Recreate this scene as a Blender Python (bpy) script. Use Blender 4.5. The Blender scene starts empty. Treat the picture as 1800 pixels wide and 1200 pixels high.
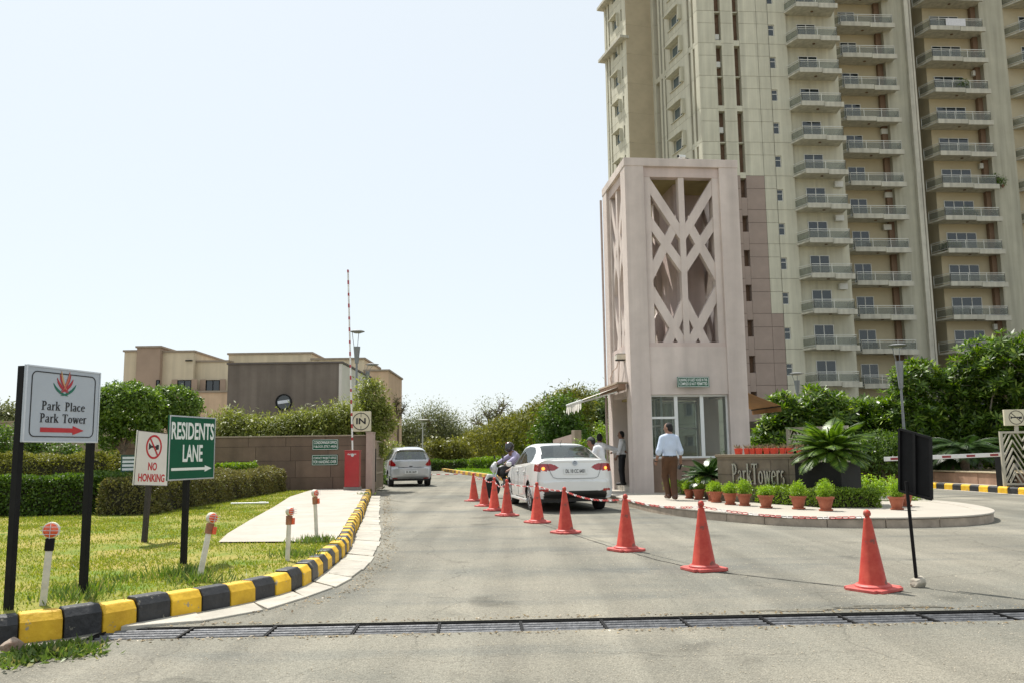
import bpy, bmesh, math, random
import numpy as np
from mathutils import Matrix, Vector
random.seed(7); RNG = np.random.default_rng(11)
scene = bpy.context.scene
COL = scene.collection
rad = math.radians

# ------------------------------------------------------------------ camera
FPX, CAMH, PITCH, ROLL = 1500.0, 1.3, math.atan(195/1500.0), rad(0.75)
cam_data = bpy.data.cameras.new('Camera'); cam = bpy.data.objects.new('Camera', cam_data); COL.objects.link(cam)
CROT = Matrix.Rotation(math.pi/2+PITCH, 3, 'X') @ Matrix.Rotation(-ROLL, 3, 'Z')
cam.matrix_world = Matrix.Translation((0, 0, CAMH)) @ CROT.to_4x4()
cam_data.sensor_fit = 'HORIZONTAL'; cam_data.sensor_width = 36.0
cam_data.lens = FPX/1800.0*36.0
cam_data.clip_start = 0.05; cam_data.clip_end = 6000
scene.camera = cam

# ------------------------------------------------------------------ world, sun, exposure
SUN_EL, SUN_AZ = rad(61), math.atan2(-0.57, 0.82)      # azimuth from +Y towards +X
world = bpy.data.worlds.new('World'); scene.world = world; world.use_nodes = True
wn = world.node_tree.nodes; wl = world.node_tree.links
sky = wn.new('ShaderNodeTexSky'); sky.sky_type = 'NISHITA'; sky.sun_disc = False
sky.sun_elevation = SUN_EL; sky.sun_rotation = SUN_AZ
sky.altitude = 200; sky.air_density = 1.0; sky.dust_density = 1.5; sky.ozone_density = 1.0
wn['Background'].inputs['Strength'].default_value = 0.15
mxs = wn.new('ShaderNodeMix'); mxs.data_type = 'RGBA'; mxs.inputs['Factor'].default_value = .84      # thick summer haze whitens the sky evenly
mxs.inputs['B'].default_value = (4.1, 4.38, 4.47, 1); wl.new(sky.outputs['Color'], mxs.inputs['A']); wl.new(mxs.outputs['Result'], wn['Background'].inputs['Color'])
sl = bpy.data.lights.new('Sun', 'SUN'); sl.energy = 4.6; sl.angle = rad(0.6); sl.color = (1.0, 0.955, 0.88)
sun = bpy.data.objects.new('Sun', sl); COL.objects.link(sun)
sdir = Vector((math.sin(SUN_AZ)*math.cos(SUN_EL), math.cos(SUN_AZ)*math.cos(SUN_EL), math.sin(SUN_EL)))
sun.rotation_euler = sdir.to_track_quat('Z', 'Y').to_euler(); sun.location = (0, 0, 120)
vs = scene.view_settings
vs.view_transform = 'Standard'; vs.look = 'None'; vs.gamma = 1.0; vs.exposure = 0.5; vs.use_curve_mapping = False

# ------------------------------------------------------------------ pixel helpers (a pixel gives a direction only)
def ray(x, y): return CROT @ Vector(((x-900)/FPX, (600-y)/FPX, -1))
def G(x, y, z=0.0):
    d = ray(x, y); t = (z-CAMH)/d.z; return Vector((d.x*t, d.y*t, z))
def V(x, y, Y):
    d = ray(x, y); t = Y/d.y; return Vector((d.x*t, Y, CAMH+d.z*t))

# ------------------------------------------------------------------ mesh helpers
def link_mesh(name, me, mat=None, parent=None):
    o = bpy.data.objects.new(name, me); COL.objects.link(o)
    if mat is not None:
        me.materials.clear(); me.materials.append(mat)
    if parent is not None: o.parent = parent
    return o

class MB:
    def __init__(s): s.v = []; s.f = []
    def add(s, vs, fs):
        b = len(s.v); s.v += [tuple(p) for p in vs]; s.f += [tuple(i+b for i in f) for f in fs]; return s
    def box(s, x0, x1, y0, y1, z0, z1):
        return s.add([(x0,y0,z0),(x1,y0,z0),(x1,y1,z0),(x0,y1,z0),(x0,y0,z1),(x1,y0,z1),(x1,y1,z1),(x0,y1,z1)],
                     [(0,3,2,1),(4,5,6,7),(0,1,5,4),(1,2,6,5),(2,3,7,6),(3,0,4,7)])
    def bar(s, p0, p1, w, h, up=(0,0,1)):
        p0, p1 = Vector(p0), Vector(p1); d = (p1-p0).normalized(); u = Vector(up)
        if abs(d.dot(u)) > .98: u = Vector((0,1,0))
        a = d.cross(u).normalized()*w/2; b = a.cross(d).normalized()*h/2
        return s.add([p0-a-b,p0+a-b,p0+a+b,p0-a+b,p1-a-b,p1+a-b,p1+a+b,p1-a+b],
                     [(0,1,2,3),(7,6,5,4),(0,4,5,1),(1,5,6,2),(2,6,7,3),(3,7,4,0)])
    def cyl(s, p0, p1, r0, r1=None, n=12, cap=True):
        r1 = r0 if r1 is None else r1
        p0, p1 = Vector(p0), Vector(p1); d = (p1-p0).normalized()
        u = Vector((1,0,0)) if abs(d.x) < .9 else Vector((0,1,0))
        a = d.cross(u).normalized(); b = d.cross(a)
        vs = []; 
        for p, r in ((p0, r0), (p1, r1)):
            for i in range(n):
                t = 2*math.pi*i/n; vs.append(p+(a*math.cos(t)+b*math.sin(t))*r)
        fs = [(i, (i+1) % n, n+(i+1) % n, n+i) for i in range(n)]
        if cap: fs += [tuple(range(n-1,-1,-1)), tuple(range(n, 2*n))]
        return s.add(vs, fs)
    def tube(s, pts, r, n=8):
        pts = [Vector(p) for p in pts]; vs = []; m = len(pts)
        rs = r if isinstance(r, (list, tuple)) else [r]*m
        prev = None
        for i, p in enumerate(pts):
            d = (pts[min(i+1, m-1)]-pts[max(i-1, 0)]).normalized()
            if prev is None:
                u = Vector((0,0,1)) if abs(d.z) < .9 else Vector((1,0,0)); a = d.cross(u).normalized()
            else: a = (prev-d*prev.dot(d)).normalized()
            prev = a; b = d.cross(a)
            for k in range(n):
                t = 2*math.pi*k/n; vs.append(p+(a*math.cos(t)+b*math.sin(t))*rs[i])
        fs = [(i*n+k, i*n+(k+1) % n, (i+1)*n+(k+1) % n, (i+1)*n+k) for i in range(m-1) for k in range(n)]
        fs += [tuple(range(n-1,-1,-1)), tuple(range((m-1)*n, m*n))]
        return s.add(vs, fs)
    def lathe(s, prof, n=24, c=(0,0,0), axis='z', sq=0):
        vs = []
        for r, z in prof:
            for i in range(n):
                t = 2*math.pi*i/n; x, y = r*math.cos(t), r*math.sin(t)
                p = {'z': (x, y, z), 'x': (z, x, y), 'y': (x, z, y)}[axis]
                vs.append((p[0]+c[0], p[1]+c[1], p[2]+c[2]))
        m = len(prof)
        fs = [(j*n+i, j*n+(i+1) % n, (j+1)*n+(i+1) % n, (j+1)*n+i) for j in range(m-1) for i in range(n)]
        if prof[0][0] > 1e-6: fs.append(tuple(range(n-1,-1,-1)))
        if prof[-1][0] > 1e-6: fs.append(tuple(range((m-1)*n, m*n)))
        return s.add(vs, fs)
    def prism(s, poly, z0, z1):
        n = len(poly)
        return s.add([(p[0], p[1], z0) for p in poly]+[(p[0], p[1], z1) for p in poly],
                     [tuple(range(n-1,-1,-1)), tuple(range(n, 2*n))]+[(i, (i+1) % n, n+(i+1) % n, n+i) for i in range(n)])
    def face(s, *ps): return s.add(ps, [tuple(range(len(ps)))])
    def xf(s, M, start=0):
        s.v[start:] = [tuple(M @ Vector(p)) for p in s.v[start:]]; return s
    def mesh(s, name='m', smooth=False, ang=40):
        me = bpy.data.meshes.new(name); me.from_pydata(s.v, [], s.f); me.validate()
        bm = bmesh.new(); bm.from_mesh(me); bmesh.ops.recalc_face_normals(bm, faces=bm.faces); bm.to_mesh(me); bm.free()
        if smooth:
            me.polygons.foreach_set('use_smooth', [True]*len(me.polygons)); me.set_sharp_from_angle(angle=rad(ang))
        me.update(); return me
    def build(s, name, mat, parent=None, smooth=False, bevel=0, ang=40, seg=2):
        o = link_mesh(name, s.mesh(name, smooth, ang), mat, parent)
        if bevel:
            m = o.modifiers.new('bevel', 'BEVEL'); m.width = bevel; m.segments = seg; m.limit_method = 'ANGLE'; m.angle_limit = rad(40)
        return o

def np_mesh(name, verts, faces, smooth=False):
    """fast mesh from numpy arrays: verts (n,3), faces (m,k)"""
    me = bpy.data.meshes.new(name); k = faces.shape[1]
    me.vertices.add(len(verts)); me.vertices.foreach_set('co', verts.astype(np.float32).ravel())
    me.loops.add(faces.size); me.loops.foreach_set('vertex_index', faces.astype(np.int32).ravel())
    me.polygons.add(len(faces)); me.polygons.foreach_set('loop_start', np.arange(0, faces.size, k, dtype=np.int32))
    if smooth: me.polygons.foreach_set('use_smooth', np.ones(len(faces), bool))
    me.update(calc_edges=True); return me

def thing(name, label, cat, loc=(0,0,0), rz=0, group=None):
    o = bpy.data.objects.new(name, None); COL.objects.link(o); o.empty_display_size = .1
    o.location = loc; o.rotation_euler = (0, 0, rz); return tag(o, label, cat, group)
def tag(o, label, cat, group=None):
    o['label'] = label; o['category'] = cat
    if group: o['group'] = group
    return o
def struct(o): o['kind'] = 'structure'; return o
def stuff(o): o['kind'] = 'stuff'; return o
def dup(o, parent=None, loc=None, rot=None):
    c = o.copy(); COL.objects.link(c); c.parent = parent
    if loc is not None: c.location = loc
    if rot is not None: c.rotation_euler = rot
    return c
def copy_tree(o, parent=None):
    c = dup(o, parent)
    for ch in list(o.children): copy_tree(ch, c)
    return c

# ------------------------------------------------------------------ materials
MATS = {}
def nt(name):
    m = bpy.data.materials.new(name); m.use_nodes = True
    t = m.node_tree; return m, t.nodes, t.links, t.nodes['Principled BSDF']
def rgba(c, k=1.0): return (min(c[0]*k, 1), min(c[1]*k, 1), min(c[2]*k, 1), 1)
def M(name, col, rough=.7, var=.12, scale=6, bump=0.0, bscale=60, metal=0, spec=.5, coat=0, col2=None, rnd=0.0, emit=0, stretch=None, streak=0, chip=None):
    if name in MATS: return MATS[name]
    m, n, l, b = nt(name)
    tc = n.new('ShaderNodeTexCoord'); src = tc.outputs['Object']
    if stretch:
        mp = n.new('ShaderNodeMapping'); mp.inputs['Scale'].default_value = stretch; l.new(src, mp.inputs['Vector']); src = mp.outputs['Vector']
    nz = n.new('ShaderNodeTexNoise'); nz.inputs['Scale'].default_value = scale; nz.inputs['Detail'].default_value = 7; nz.inputs['Roughness'].default_value = .62
    l.new(src, nz.inputs['Vector'])
    cr = n.new('ShaderNodeValToRGB'); cr.color_ramp.elements[0].position = .32; cr.color_ramp.elements[1].position = .68
    cr.color_ramp.elements[0].color = rgba(col, 1-var); cr.color_ramp.elements[1].color = rgba(col2, 1) if col2 else rgba(col, 1+var)
    l.new(nz.outputs['Fac'], cr.inputs['Fac']); out = cr.outputs['Color']
    if streak:                                               # rain streaks and grime running down walls
        m3 = n.new('ShaderNodeMapping'); m3.inputs['Scale'].default_value = (1.6,1.6,.09); l.new(tc.outputs['Object'], m3.inputs['Vector'])
        n3 = n.new('ShaderNodeTexNoise'); n3.inputs['Scale'].default_value = 1.5; n3.inputs['Detail'].default_value = 7; l.new(m3.outputs['Vector'], n3.inputs['Vector'])
        r3 = n.new('ShaderNodeMapRange'); r3.inputs['From Min'].default_value = .3; r3.inputs['From Max'].default_value = .65; r3.inputs['To Min'].default_value = 1-streak; r3.inputs['To Max'].default_value = 1.04
        l.new(n3.outputs['Fac'], r3.inputs['Value']); h3 = n.new('ShaderNodeHueSaturation'); l.new(r3.outputs['Result'], h3.inputs['Value']); l.new(out, h3.inputs['Color']); out = h3.outputs['Color']
    if chip:                                                 # worn spots: (colour, threshold, scale)
        n4 = n.new('ShaderNodeTexNoise'); n4.inputs['Scale'].default_value = chip[2]; n4.inputs['Detail'].default_value = 8; n4.inputs['Roughness'].default_value = .7; l.new(tc.outputs['Object'], n4.inputs['Vector'])
        r4 = n.new('ShaderNodeMapRange'); r4.inputs['From Min'].default_value = chip[1]; r4.inputs['From Max'].default_value = chip[1]+.03; l.new(n4.outputs['Fac'], r4.inputs['Value'])
        x4 = n.new('ShaderNodeMix'); x4.data_type = 'RGBA'; l.new(r4.outputs['Result'], x4.inputs['Factor']); l.new(out, x4.inputs['A']); x4.inputs['B'].default_value = rgba(chip[0]); out = x4.outputs['Result']
    if rnd:
        oi = n.new('ShaderNodeObjectInfo'); mr = n.new('ShaderNodeMapRange'); mr.inputs['To Min'].default_value = 1-rnd; mr.inputs['To Max'].default_value = 1+rnd
        l.new(oi.outputs['Random'], mr.inputs['Value']); hs = n.new('ShaderNodeHueSaturation'); l.new(mr.outputs['Result'], hs.inputs['Value']); l.new(out, hs.inputs['Color']); out = hs.outputs['Color']
    l.new(out, b.inputs['Base Color'])
    b.inputs['Roughness'].default_value = rough; b.inputs['Metallic'].default_value = metal
    b.inputs['Specular IOR Level'].default_value = spec; b.inputs['Coat Weight'].default_value = coat; b.inputs['Coat Roughness'].default_value = .06
    if emit: l.new(out, b.inputs['Emission Color']); b.inputs['Emission Strength'].default_value = emit
    if bump:
        n2 = n.new('ShaderNodeTexNoise'); n2.inputs['Scale'].default_value = bscale; n2.inputs['Detail'].default_value = 5; l.new(src, n2.inputs['Vector'])
        bp = n.new('ShaderNodeBump'); bp.inputs['Strength'].default_value = bump; bp.inputs['Distance'].default_value = .02
        l.new(n2.outputs['Fac'], bp.inputs['Height']); l.new(bp.outputs['Normal'], b.inputs['Normal'])
    MATS[name] = m; return m
def leafmat(name, c1, c2, trans=.35, c3=None, rough=.45, spec=.4):
    m, n, l, b = nt(name)
    ge = n.new('ShaderNodeNewGeometry'); cr = n.new('ShaderNodeValToRGB')
    cr.color_ramp.elements[0].color = rgba(c1); cr.color_ramp.elements[1].color = rgba(c2)
    if c3:
        e = cr.color_ramp.elements.new(.86); e.color = rgba(c2); cr.color_ramp.elements[-1].color = rgba(c3)
    l.new(ge.outputs['Random Per Island'], cr.inputs['Fac'])
    l.new(cr.outputs['Color'], b.inputs['Base Color']); b.inputs['Roughness'].default_value = rough; b.inputs['Specular IOR Level'].default_value = spec
    tr = n.new('ShaderNodeBsdfTranslucent'); hs = n.new('ShaderNodeHueSaturation'); hs.inputs['Saturation'].default_value = 1.15; hs.inputs['Value'].default_value = 1.5
    l.new(cr.outputs['Color'], hs.inputs['Color']); l.new(hs.outputs['Color'], tr.inputs['Color'])
    mx = n.new('ShaderNodeMixShader'); mx.inputs['Fac'].default_value = trans
    l.new(b.outputs['BSDF'], mx.inputs[1]); l.new(tr.outputs['BSDF'], mx.inputs[2]); l.new(mx.outputs['Shader'], n['Material Output'].inputs['Surface'])
    MATS[name] = m; return m
def glassmat(name, tint=(.75,.85,.82), alpha=.45, rough=.03, dark=(.02,.025,.03)):
    """thin pane: partly see-through, partly mirror-like"""
    m, n, l, b = nt(name)
    b.inputs['Base Color'].default_value = rgba(dark); b.inputs['Roughness'].default_value = rough; b.inputs['Specular IOR Level'].default_value = .9
    tb = n.new('ShaderNodeBsdfTransparent'); tb.inputs['Color'].default_value = rgba(tint)
    mx = n.new('ShaderNodeMixShader'); mx.inputs['Fac'].default_value = alpha
    l.new(b.outputs['BSDF'], mx.inputs[1]); l.new(tb.outputs['BSDF'], mx.inputs[2]); l.new(mx.outputs['Shader'], n['Material Output'].inputs['Surface'])
    MATS[name] = m; return m

# ------------------------------------------------------------------ lettering (made first, while the scene is still empty)
def text_mesh(s, size, bold=0.0, sx=1.0, spacing=1.0, ext=.002):
    cu = bpy.data.curves.new('t', 'FONT'); cu.body = s; cu.size = size; cu.align_x = 'CENTER'; cu.align_y = 'CENTER'
    cu.offset = bold*size; cu.extrude = ext; cu.space_character = spacing; cu.resolution_u = 3
    o = bpy.data.objects.new('t', cu); COL.objects.link(o)
    me = bpy.data.meshes.new_from_object(o.evaluated_get(bpy.context.evaluated_depsgraph_get()))
    bpy.data.objects.remove(o); bpy.data.curves.remove(cu)
    me.transform(Matrix(((sx,0,0,0),(0,0,-1,0),(0,1,0,0),(0,0,0,1))))   # x right, z up, facing -y
    me.materials.clear(); return me
TX = {}
for key, args in {
    'residents': ('RESIDENTS', .155, .02, .86, 1.0), 'lane': ('LANE', .155, .02, .86), 'no': ('NO', .105, .025, .9), 'honking': ('HONKING', .105, .025, .9),
    'cond1': ('CONDOMINIUM OFFICE', .13, .015, .86), 'cond2': ('F-BLOCK (STILT AREA)', .13, .015, .86),
    'cont1': ('CONTACT PROJECT OFFICE', .13, .015, .75), 'cont2': ('FOR HANDING OVER', .13, .015, .86),
    'run1': ('RUNNING OF GUEST HOUSE IN THIS', .13, .015, .66), 'run2': ('COMPLEX IS NOT PERMITTED', .13, .015, .72),
    'in': ('IN', .27, .03, 1.25), 'plate': ('DL 10 CC 6451', .105, .02, .66), 'plate2': ('DL 8C 3629', .1, .02, .8), 'barrier': ('Aprimatic', .07, .01, 1.0),
    'jetta': ('JETTA', .04, .01, 1.3), 'tdi': ('TDI', .04, .02, 1.2)}.items():
    TX[key] = text_mesh(*args)
def put_text(key, mat, parent, loc, name='lettering'):
    o = link_mesh(name, TX[key].copy(), mat, parent); o.location = loc; return o

# a small serif stroke alphabet for the two estate signs
def serif(text, h, depth=.004, thick=1.0):
    mb = MB(); x = 0.0; layer = [0]
    def poly(ps):
        layer[0] += 1; e = layer[0] % 7*.00025
        n = len(ps); d0 = -depth-e
        mb.add([(p[0]*h, d0, p[1]*h) for p in ps]+[(p[0]*h, 0, p[1]*h) for p in ps],
               [tuple(range(n)), tuple(range(2*n-1, n-1, -1))]+[(i, n+i, n+(i+1) % n, (i+1) % n) for i in range(n)])
    def q(x0, x1, y0, y1): poly([(x0,y0),(x1,y0),(x1,y1),(x0,y1)])
    def stem(cx, y0, y1, w=.13): w *= thick; q(cx-w/2, cx+w/2, y0, y1)
    def ser(cx, y, w=.28, t=.05): q(cx-w/2, cx+w/2, y, y+t)
    def diag(x0, y0, x1, y1, w): w *= thick; poly([(x0-w/2,y0),(x0+w/2,y0),(x1+w/2,y1),(x1-w/2,y1)] if y0 < y1 else [(x1-w/2,y1),(x1+w/2,y1),(x0+w/2,y0),(x0-w/2,y0)])
    def arc(cx, cy, rx, ry, a0, a1, w=.12, tn=.05, n=10):
        w *= thick
        for i in range(n):
            A, B = rad(a0+(a1-a0)*i/n), rad(a0+(a1-a0)*(i+1)/n)
            def P(a, s): 
                t = tn+(w-tn)*abs(math.cos(a)); return (cx+math.cos(a)*(rx+s*t/2), cy+math.sin(a)*(ry+s*t/2))
            poly([P(A,-1), P(A,1), P(B,1), P(B,-1)])
    for ch in text:
        if ch == ' ': x += .34; continue
        X = x
        if ch == 'P': stem(X+.16,0,1); ser(X+.16,0,.34); ser(X+.1,.95,.2); arc(X+.24,.73,.26,.245,-95,95,.14); x += .66
        elif ch == 'a': stem(X+.38,.03,.5,.12); ser(X+.43,0,.16,.06); arc(X+.25,.48,.135,.17,0,165,.1); arc(X+.22,.18,.16,.16,0,360,.11); x += .56
        elif ch == 'r': stem(X+.15,0,.66); ser(X+.15,0,.3); ser(X+.1,.61,.14); arc(X+.33,.44,.15,.2,50,170,.11,.07); x += .48
        elif ch == 'k': stem(X+.14,0,1); ser(X+.14,0,.28); ser(X+.09,.95,.14); diag(X+.2,.26,X+.46,.62,.06); diag(X+.5,.03,X+.28,.38,.14); ser(X+.5,0,.24); ser(X+.45,.61,.22); x += .64
        elif ch == 'l': stem(X+.15,0,1); ser(X+.15,0,.3); ser(X+.1,.95,.14); x += .34
        elif ch == 'c': arc(X+.28,.33,.2,.3,48,318,.13); x += .54
        elif ch == 'e': arc(X+.28,.33,.2,.3,15,320,.13); q(X+.1,X+.46,.36,.41); x += .55
        elif ch == 'T': stem(X+.36,0,1,.14); ser(X+.36,0,.32); q(X+.03,X+.69,.93,1.0); q(X+.03,X+.08,.78,.94); q(X+.64,X+.69,.78,.94); x += .74
        elif ch == 'o': arc(X+.29,.33,.2,.29,0,360,.13); x += .6
        elif ch == 'w':
            diag(X+.26,0,X+.12,.63,.13); diag(X+.28,0,X+.42,.63,.06); diag(X+.58,0,X+.42,.63,.13); diag(X+.6,0,X+.74,.63,.06)
            ser(X+.12,.61,.22); ser(X+.74,.61,.2); x += .86
        elif ch == 's': arc(X+.22,.49,.125,.14,40,250,.1,.07); arc(X+.22,.18,.135,.15,-140,80,.1,.07); x += .44
    for i, p in enumerate(mb.v): mb.v[i] = (p[0]-x*h/2, p[1], p[2]-h*.5)
    return mb
# ================================================================== GROUND, ROAD, KERBS
def ground_mat(name, cols, scales, bump, bscale, rough=.95, speck=None, stretch=None, road_wear=False):
    m, n, l, b = nt(name)
    tc = n.new('ShaderNodeTexCoord'); cur = None
    for i, (sc, lo, hi) in enumerate(scales):
        nz = n.new('ShaderNodeTexNoise'); nz.inputs['Scale'].default_value = sc; nz.inputs['Detail'].default_value = 8; nz.inputs['Roughness'].default_value = .6
        if stretch and i == 1:
            mp = n.new('ShaderNodeMapping'); mp.inputs['Scale'].default_value = stretch; l.new(tc.outputs['Object'], mp.inputs['Vector']); l.new(mp.outputs['Vector'], nz.inputs['Vector'])
        else: l.new(tc.outputs['Object'], nz.inputs['Vector'])
        mr = n.new('ShaderNodeMapRange'); mr.inputs['From Min'].default_value = lo; mr.inputs['From Max'].default_value = hi; l.new(nz.outputs['Fac'], mr.inputs['Value'])
        mx = n.new('ShaderNodeMix'); mx.data_type = 'RGBA'; l.new(mr.outputs['Result'], mx.inputs['Factor'])
        if cur is None: mx.inputs['A'].default_value = rgba(cols[0])
        else: l.new(cur, mx.inputs['A'])
        mx.inputs['B'].default_value = rgba(cols[i+1]); cur = mx.outputs['Result']
    if speck:
        vo = n.new('ShaderNodeTexNoise'); vo.inputs['Scale'].default_value = speck[0]; vo.inputs['Detail'].default_value = 3; l.new(tc.outputs['Object'], vo.inputs['Vector'])
        mr = n.new('ShaderNodeMapRange'); mr.inputs['From Min'].default_value = .3; mr.inputs['From Max'].default_value = .7; mr.inputs['To Min'].default_value = 1-speck[1]; mr.inputs['To Max'].default_value = 1+speck[1]
        l.new(vo.outputs['Fac'], mr.inputs['Value']); hs = n.new('ShaderNodeHueSaturation'); l.new(mr.outputs['Result'], hs.inputs['Value']); l.new(cur, hs.inputs['Color']); cur = hs.outputs['Color']
    if road_wear:
        for kind in ('agg', 'streak', 'crack', 'spot'):
            if kind == 'agg': tx = n.new('ShaderNodeTexNoise'); tx.inputs['Scale'].default_value = 28; tx.inputs['Detail'].default_value = 4; l.new(tc.outputs['Object'], tx.inputs['Vector']); o_ = tx.outputs['Fac']; rg = (.35,.62,.86,1.1)
            elif kind == 'streak':
                mp = n.new('ShaderNodeMapping'); mp.inputs['Scale'].default_value = (1.1,.06,1); mp.inputs['Rotation'].default_value = (0,0,.12); l.new(tc.outputs['Object'], mp.inputs['Vector']); tx = n.new('ShaderNodeTexNoise'); tx.inputs['Scale'].default_value = 1.6; tx.inputs['Detail'].default_value = 5; l.new(mp.outputs['Vector'], tx.inputs['Vector']); o_ = tx.outputs['Fac']; rg = (.33,.66,.76,1.1)
            elif kind == 'crack':
                dn = n.new('ShaderNodeTexNoise'); dn.inputs['Scale'].default_value = 1.5; dn.inputs['Detail'].default_value = 6; l.new(tc.outputs['Object'], dn.inputs['Vector']); ad = n.new('ShaderNodeVectorMath'); ad.operation = 'MULTIPLY_ADD'; ad.inputs[1].default_value = (.9,.9,0); l.new(dn.outputs['Color'], ad.inputs[0]); l.new(tc.outputs['Object'], ad.inputs[2])
                tx = n.new('ShaderNodeTexVoronoi'); tx.feature = 'DISTANCE_TO_EDGE'; tx.inputs['Scale'].default_value = .28; l.new(ad.outputs['Vector'], tx.inputs['Vector']); o_ = tx.outputs['Distance']; rg = (.0,.0035,.72,1.0)
            else: tx = n.new('ShaderNodeTexNoise'); tx.inputs['Scale'].default_value = 1.1; tx.inputs['Detail'].default_value = 3; l.new(tc.outputs['Object'], tx.inputs['Vector']); o_ = tx.outputs['Fac']; rg = (.27,.38,.66,1.0)
            mr = n.new('ShaderNodeMapRange'); mr.inputs['From Min'].default_value = rg[0]; mr.inputs['From Max'].default_value = rg[1]; mr.inputs['To Min'].default_value = rg[2]; mr.inputs['To Max'].default_value = rg[3]
            l.new(o_, mr.inputs['Value']); hs = n.new('ShaderNodeHueSaturation'); l.new(mr.outputs['Result'], hs.inputs['Value']); l.new(cur, hs.inputs['Color']); cur = hs.outputs['Color']
    l.new(cur, b.inputs['Base Color']); b.inputs['Roughness'].default_value = rough; b.inputs['Specular IOR Level'].default_value = .25
    n2 = n.new('ShaderNodeTexNoise'); n2.inputs['Scale'].default_value = bscale; n2.inputs['Detail'].default_value = 6; l.new(tc.outputs['Object'], n2.inputs['Vector'])
    bp = n.new('ShaderNodeBump'); bp.inputs['Strength'].default_value = bump; bp.inputs['Distance'].default_value = .02
    l.new(n2.outputs['Fac'], bp.inputs['Height']); l.new(bp.outputs['Normal'], b.inputs['Normal'])
    MATS[name] = m; return m
m_asph = ground_mat('asphalt', [(.185,.18,.15), (.27,.25,.2), (.15,.152,.135), (.235,.22,.18)], [(.22,.4,.62), (.5,.5,.68), (2.2,.5,.75)], .7, 70, speck=(90,.34), stretch=(.35,1.6,1), road_wear=True)
m_asph2 = ground_mat('asphalt_patched', [(.07,.068,.058), (.15,.14,.11)], [(9,.35,.65)], .9, 60, speck=(90,.4))
m_soil = ground_mat('dry_soil', [(.2,.16,.1), (.27,.22,.14)], [(1.2,.35,.65)], .6, 30)
m_lawn = ground_mat('lawn_soil', [(.18,.2,.03), (.29,.245,.065), (.11,.18,.022)], [(.7,.42,.58), (1.7,.5,.66)], .8, 45, speck=(60,.35))
m_conc = ground_mat('apron_concrete', [(.37,.335,.285), (.44,.4,.35)], [(1.6,.35,.65)], .15, 50, rough=.85, speck=(14,.05))
m_gut = M('gutter_concrete', (.39,.365,.31), .85, .14, 5, .25, 60, rnd=.1, chip=((.25,.22,.17),.62,6))
m_yel = M('kerb_yellow_paint', (.7,.4,.012), .6, .16, 7, .3, 22, col2=(.78,.48,.02), rnd=.1, chip=((.3,.26,.19),.61,9))
m_blk = M('kerb_black_paint', (.014,.015,.017), .5, .3, 7, .35, 22, col2=(.028,.028,.03), rnd=.15, chip=((.2,.18,.14),.64,9))
m_plat = M('platform_tile', (.41,.375,.32), .6, .06, 1.2, .08, 30)
m_platk = M('platform_kerb_stone', (.34,.28,.22), .7, .25, 4, .3, 18)
m_steel = M('drain_steel', (.13,.132,.138), .6, .5, 14, .25, 60, metal=.25, rnd=.2, spec=.3)
m_dark = M('black_metal_paint', (.007,.007,.0075), .65, .3, 9, .05, 40, spec=.2)

# wide ground sheet (bare earth) below everything, out to the horizon
struct(MB().face((-3000,-600,-.3),(3000,-600,-.3),(3000,4500,-.3),(-3000,4500,-.3)).build('ground', m_soil))

# drain channel across the road: far and near edge as straight lines y = a + b x
gl0, gl1 = G(175,1103.5), G(1800,1069); nl0, nl1 = G(140,1130), G(1800,1095)
ang_d = math.atan2((gl1-gl0).y, (gl1-gl0).x)
def line(p, ang, x): return p.y+(x-p.x)*math.tan(ang)
DW = .44                                                    # channel width
near0 = Vector((gl0.x, gl0.y-DW/math.cos(ang_d), 0))
XE = -3.13                                                  # left end of the channel
X0, X1 = -70., 70.
road = struct(MB().face((X0,-25,0),(X1,-25,0),(X1,line(near0,ang_d,X1),0),(XE,line(near0,ang_d,XE),0),(X0,line(near0,ang_d,XE),0)).build('road', m_asph))
struct(MB().face((X0,line(near0,ang_d,XE),0),(XE,line(near0,ang_d,XE),0),(XE,line(gl0,ang_d,XE),0),(X1,line(gl0,ang_d,X1),0),(X1,140,0),(X0,140,0)).build('road', m_asph))
ch = MB()
for p in (near0, gl0):
    a, b = Vector((XE,line(p,ang_d,XE),0)), Vector((14,line(p,ang_d,14),0)); s = -.012 if p is near0 else .012
    ch.face(a+Vector((0,s,-.003)), b+Vector((0,s,-.003)), b+Vector((0,s,-.28)), a+Vector((0,s,-.28)))
struct(ch.build('drain_channel', M('channel_concrete', (.09,.085,.075), .9, .3, 5)))

# grate panels: each can be lifted out
PL = .632; bx = math.cos(ang_d)
def grate_proto():
    t = thing('drain_grate', 'rusty steel bar grate panel in the drain across the road', 'drain grate', group='grate panels of the road drain')
    W = DW-.03
    bar = None
    for i in range(5):
        y = -W/2+.03+i*(W-.06)/4
        mb = MB().cyl((.012,y,-.022),(PL-.014,y,-.022),.019,n=10)
        o = mb.build('bar', m_steel, t, smooth=True)
    for x in (.0, PL-.012):
        MB().box(x,x+.010,-W/2,W/2,-.055,.006).build('end_bar', m_dark, t)
    MB().box(0,PL-.002,W/2+.001,W/2+.012,-.05,.002).build('side_angle', m_dark, t)
    MB().box(0,PL-.002,-W/2-.012,-W/2-.001,-.05,.002).build('side_angle', m_dark, t)
    return t
ORD = ['first','second','third','fourth','fifth','sixth','seventh','eighth','ninth','tenth','eleventh','twelfth','thirteenth','fourteenth','fifteenth','sixteenth','seventeenth','eighteenth','nineteenth','twentieth']
gp = grate_proto(); c0 = (near0+gl0)/2
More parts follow.
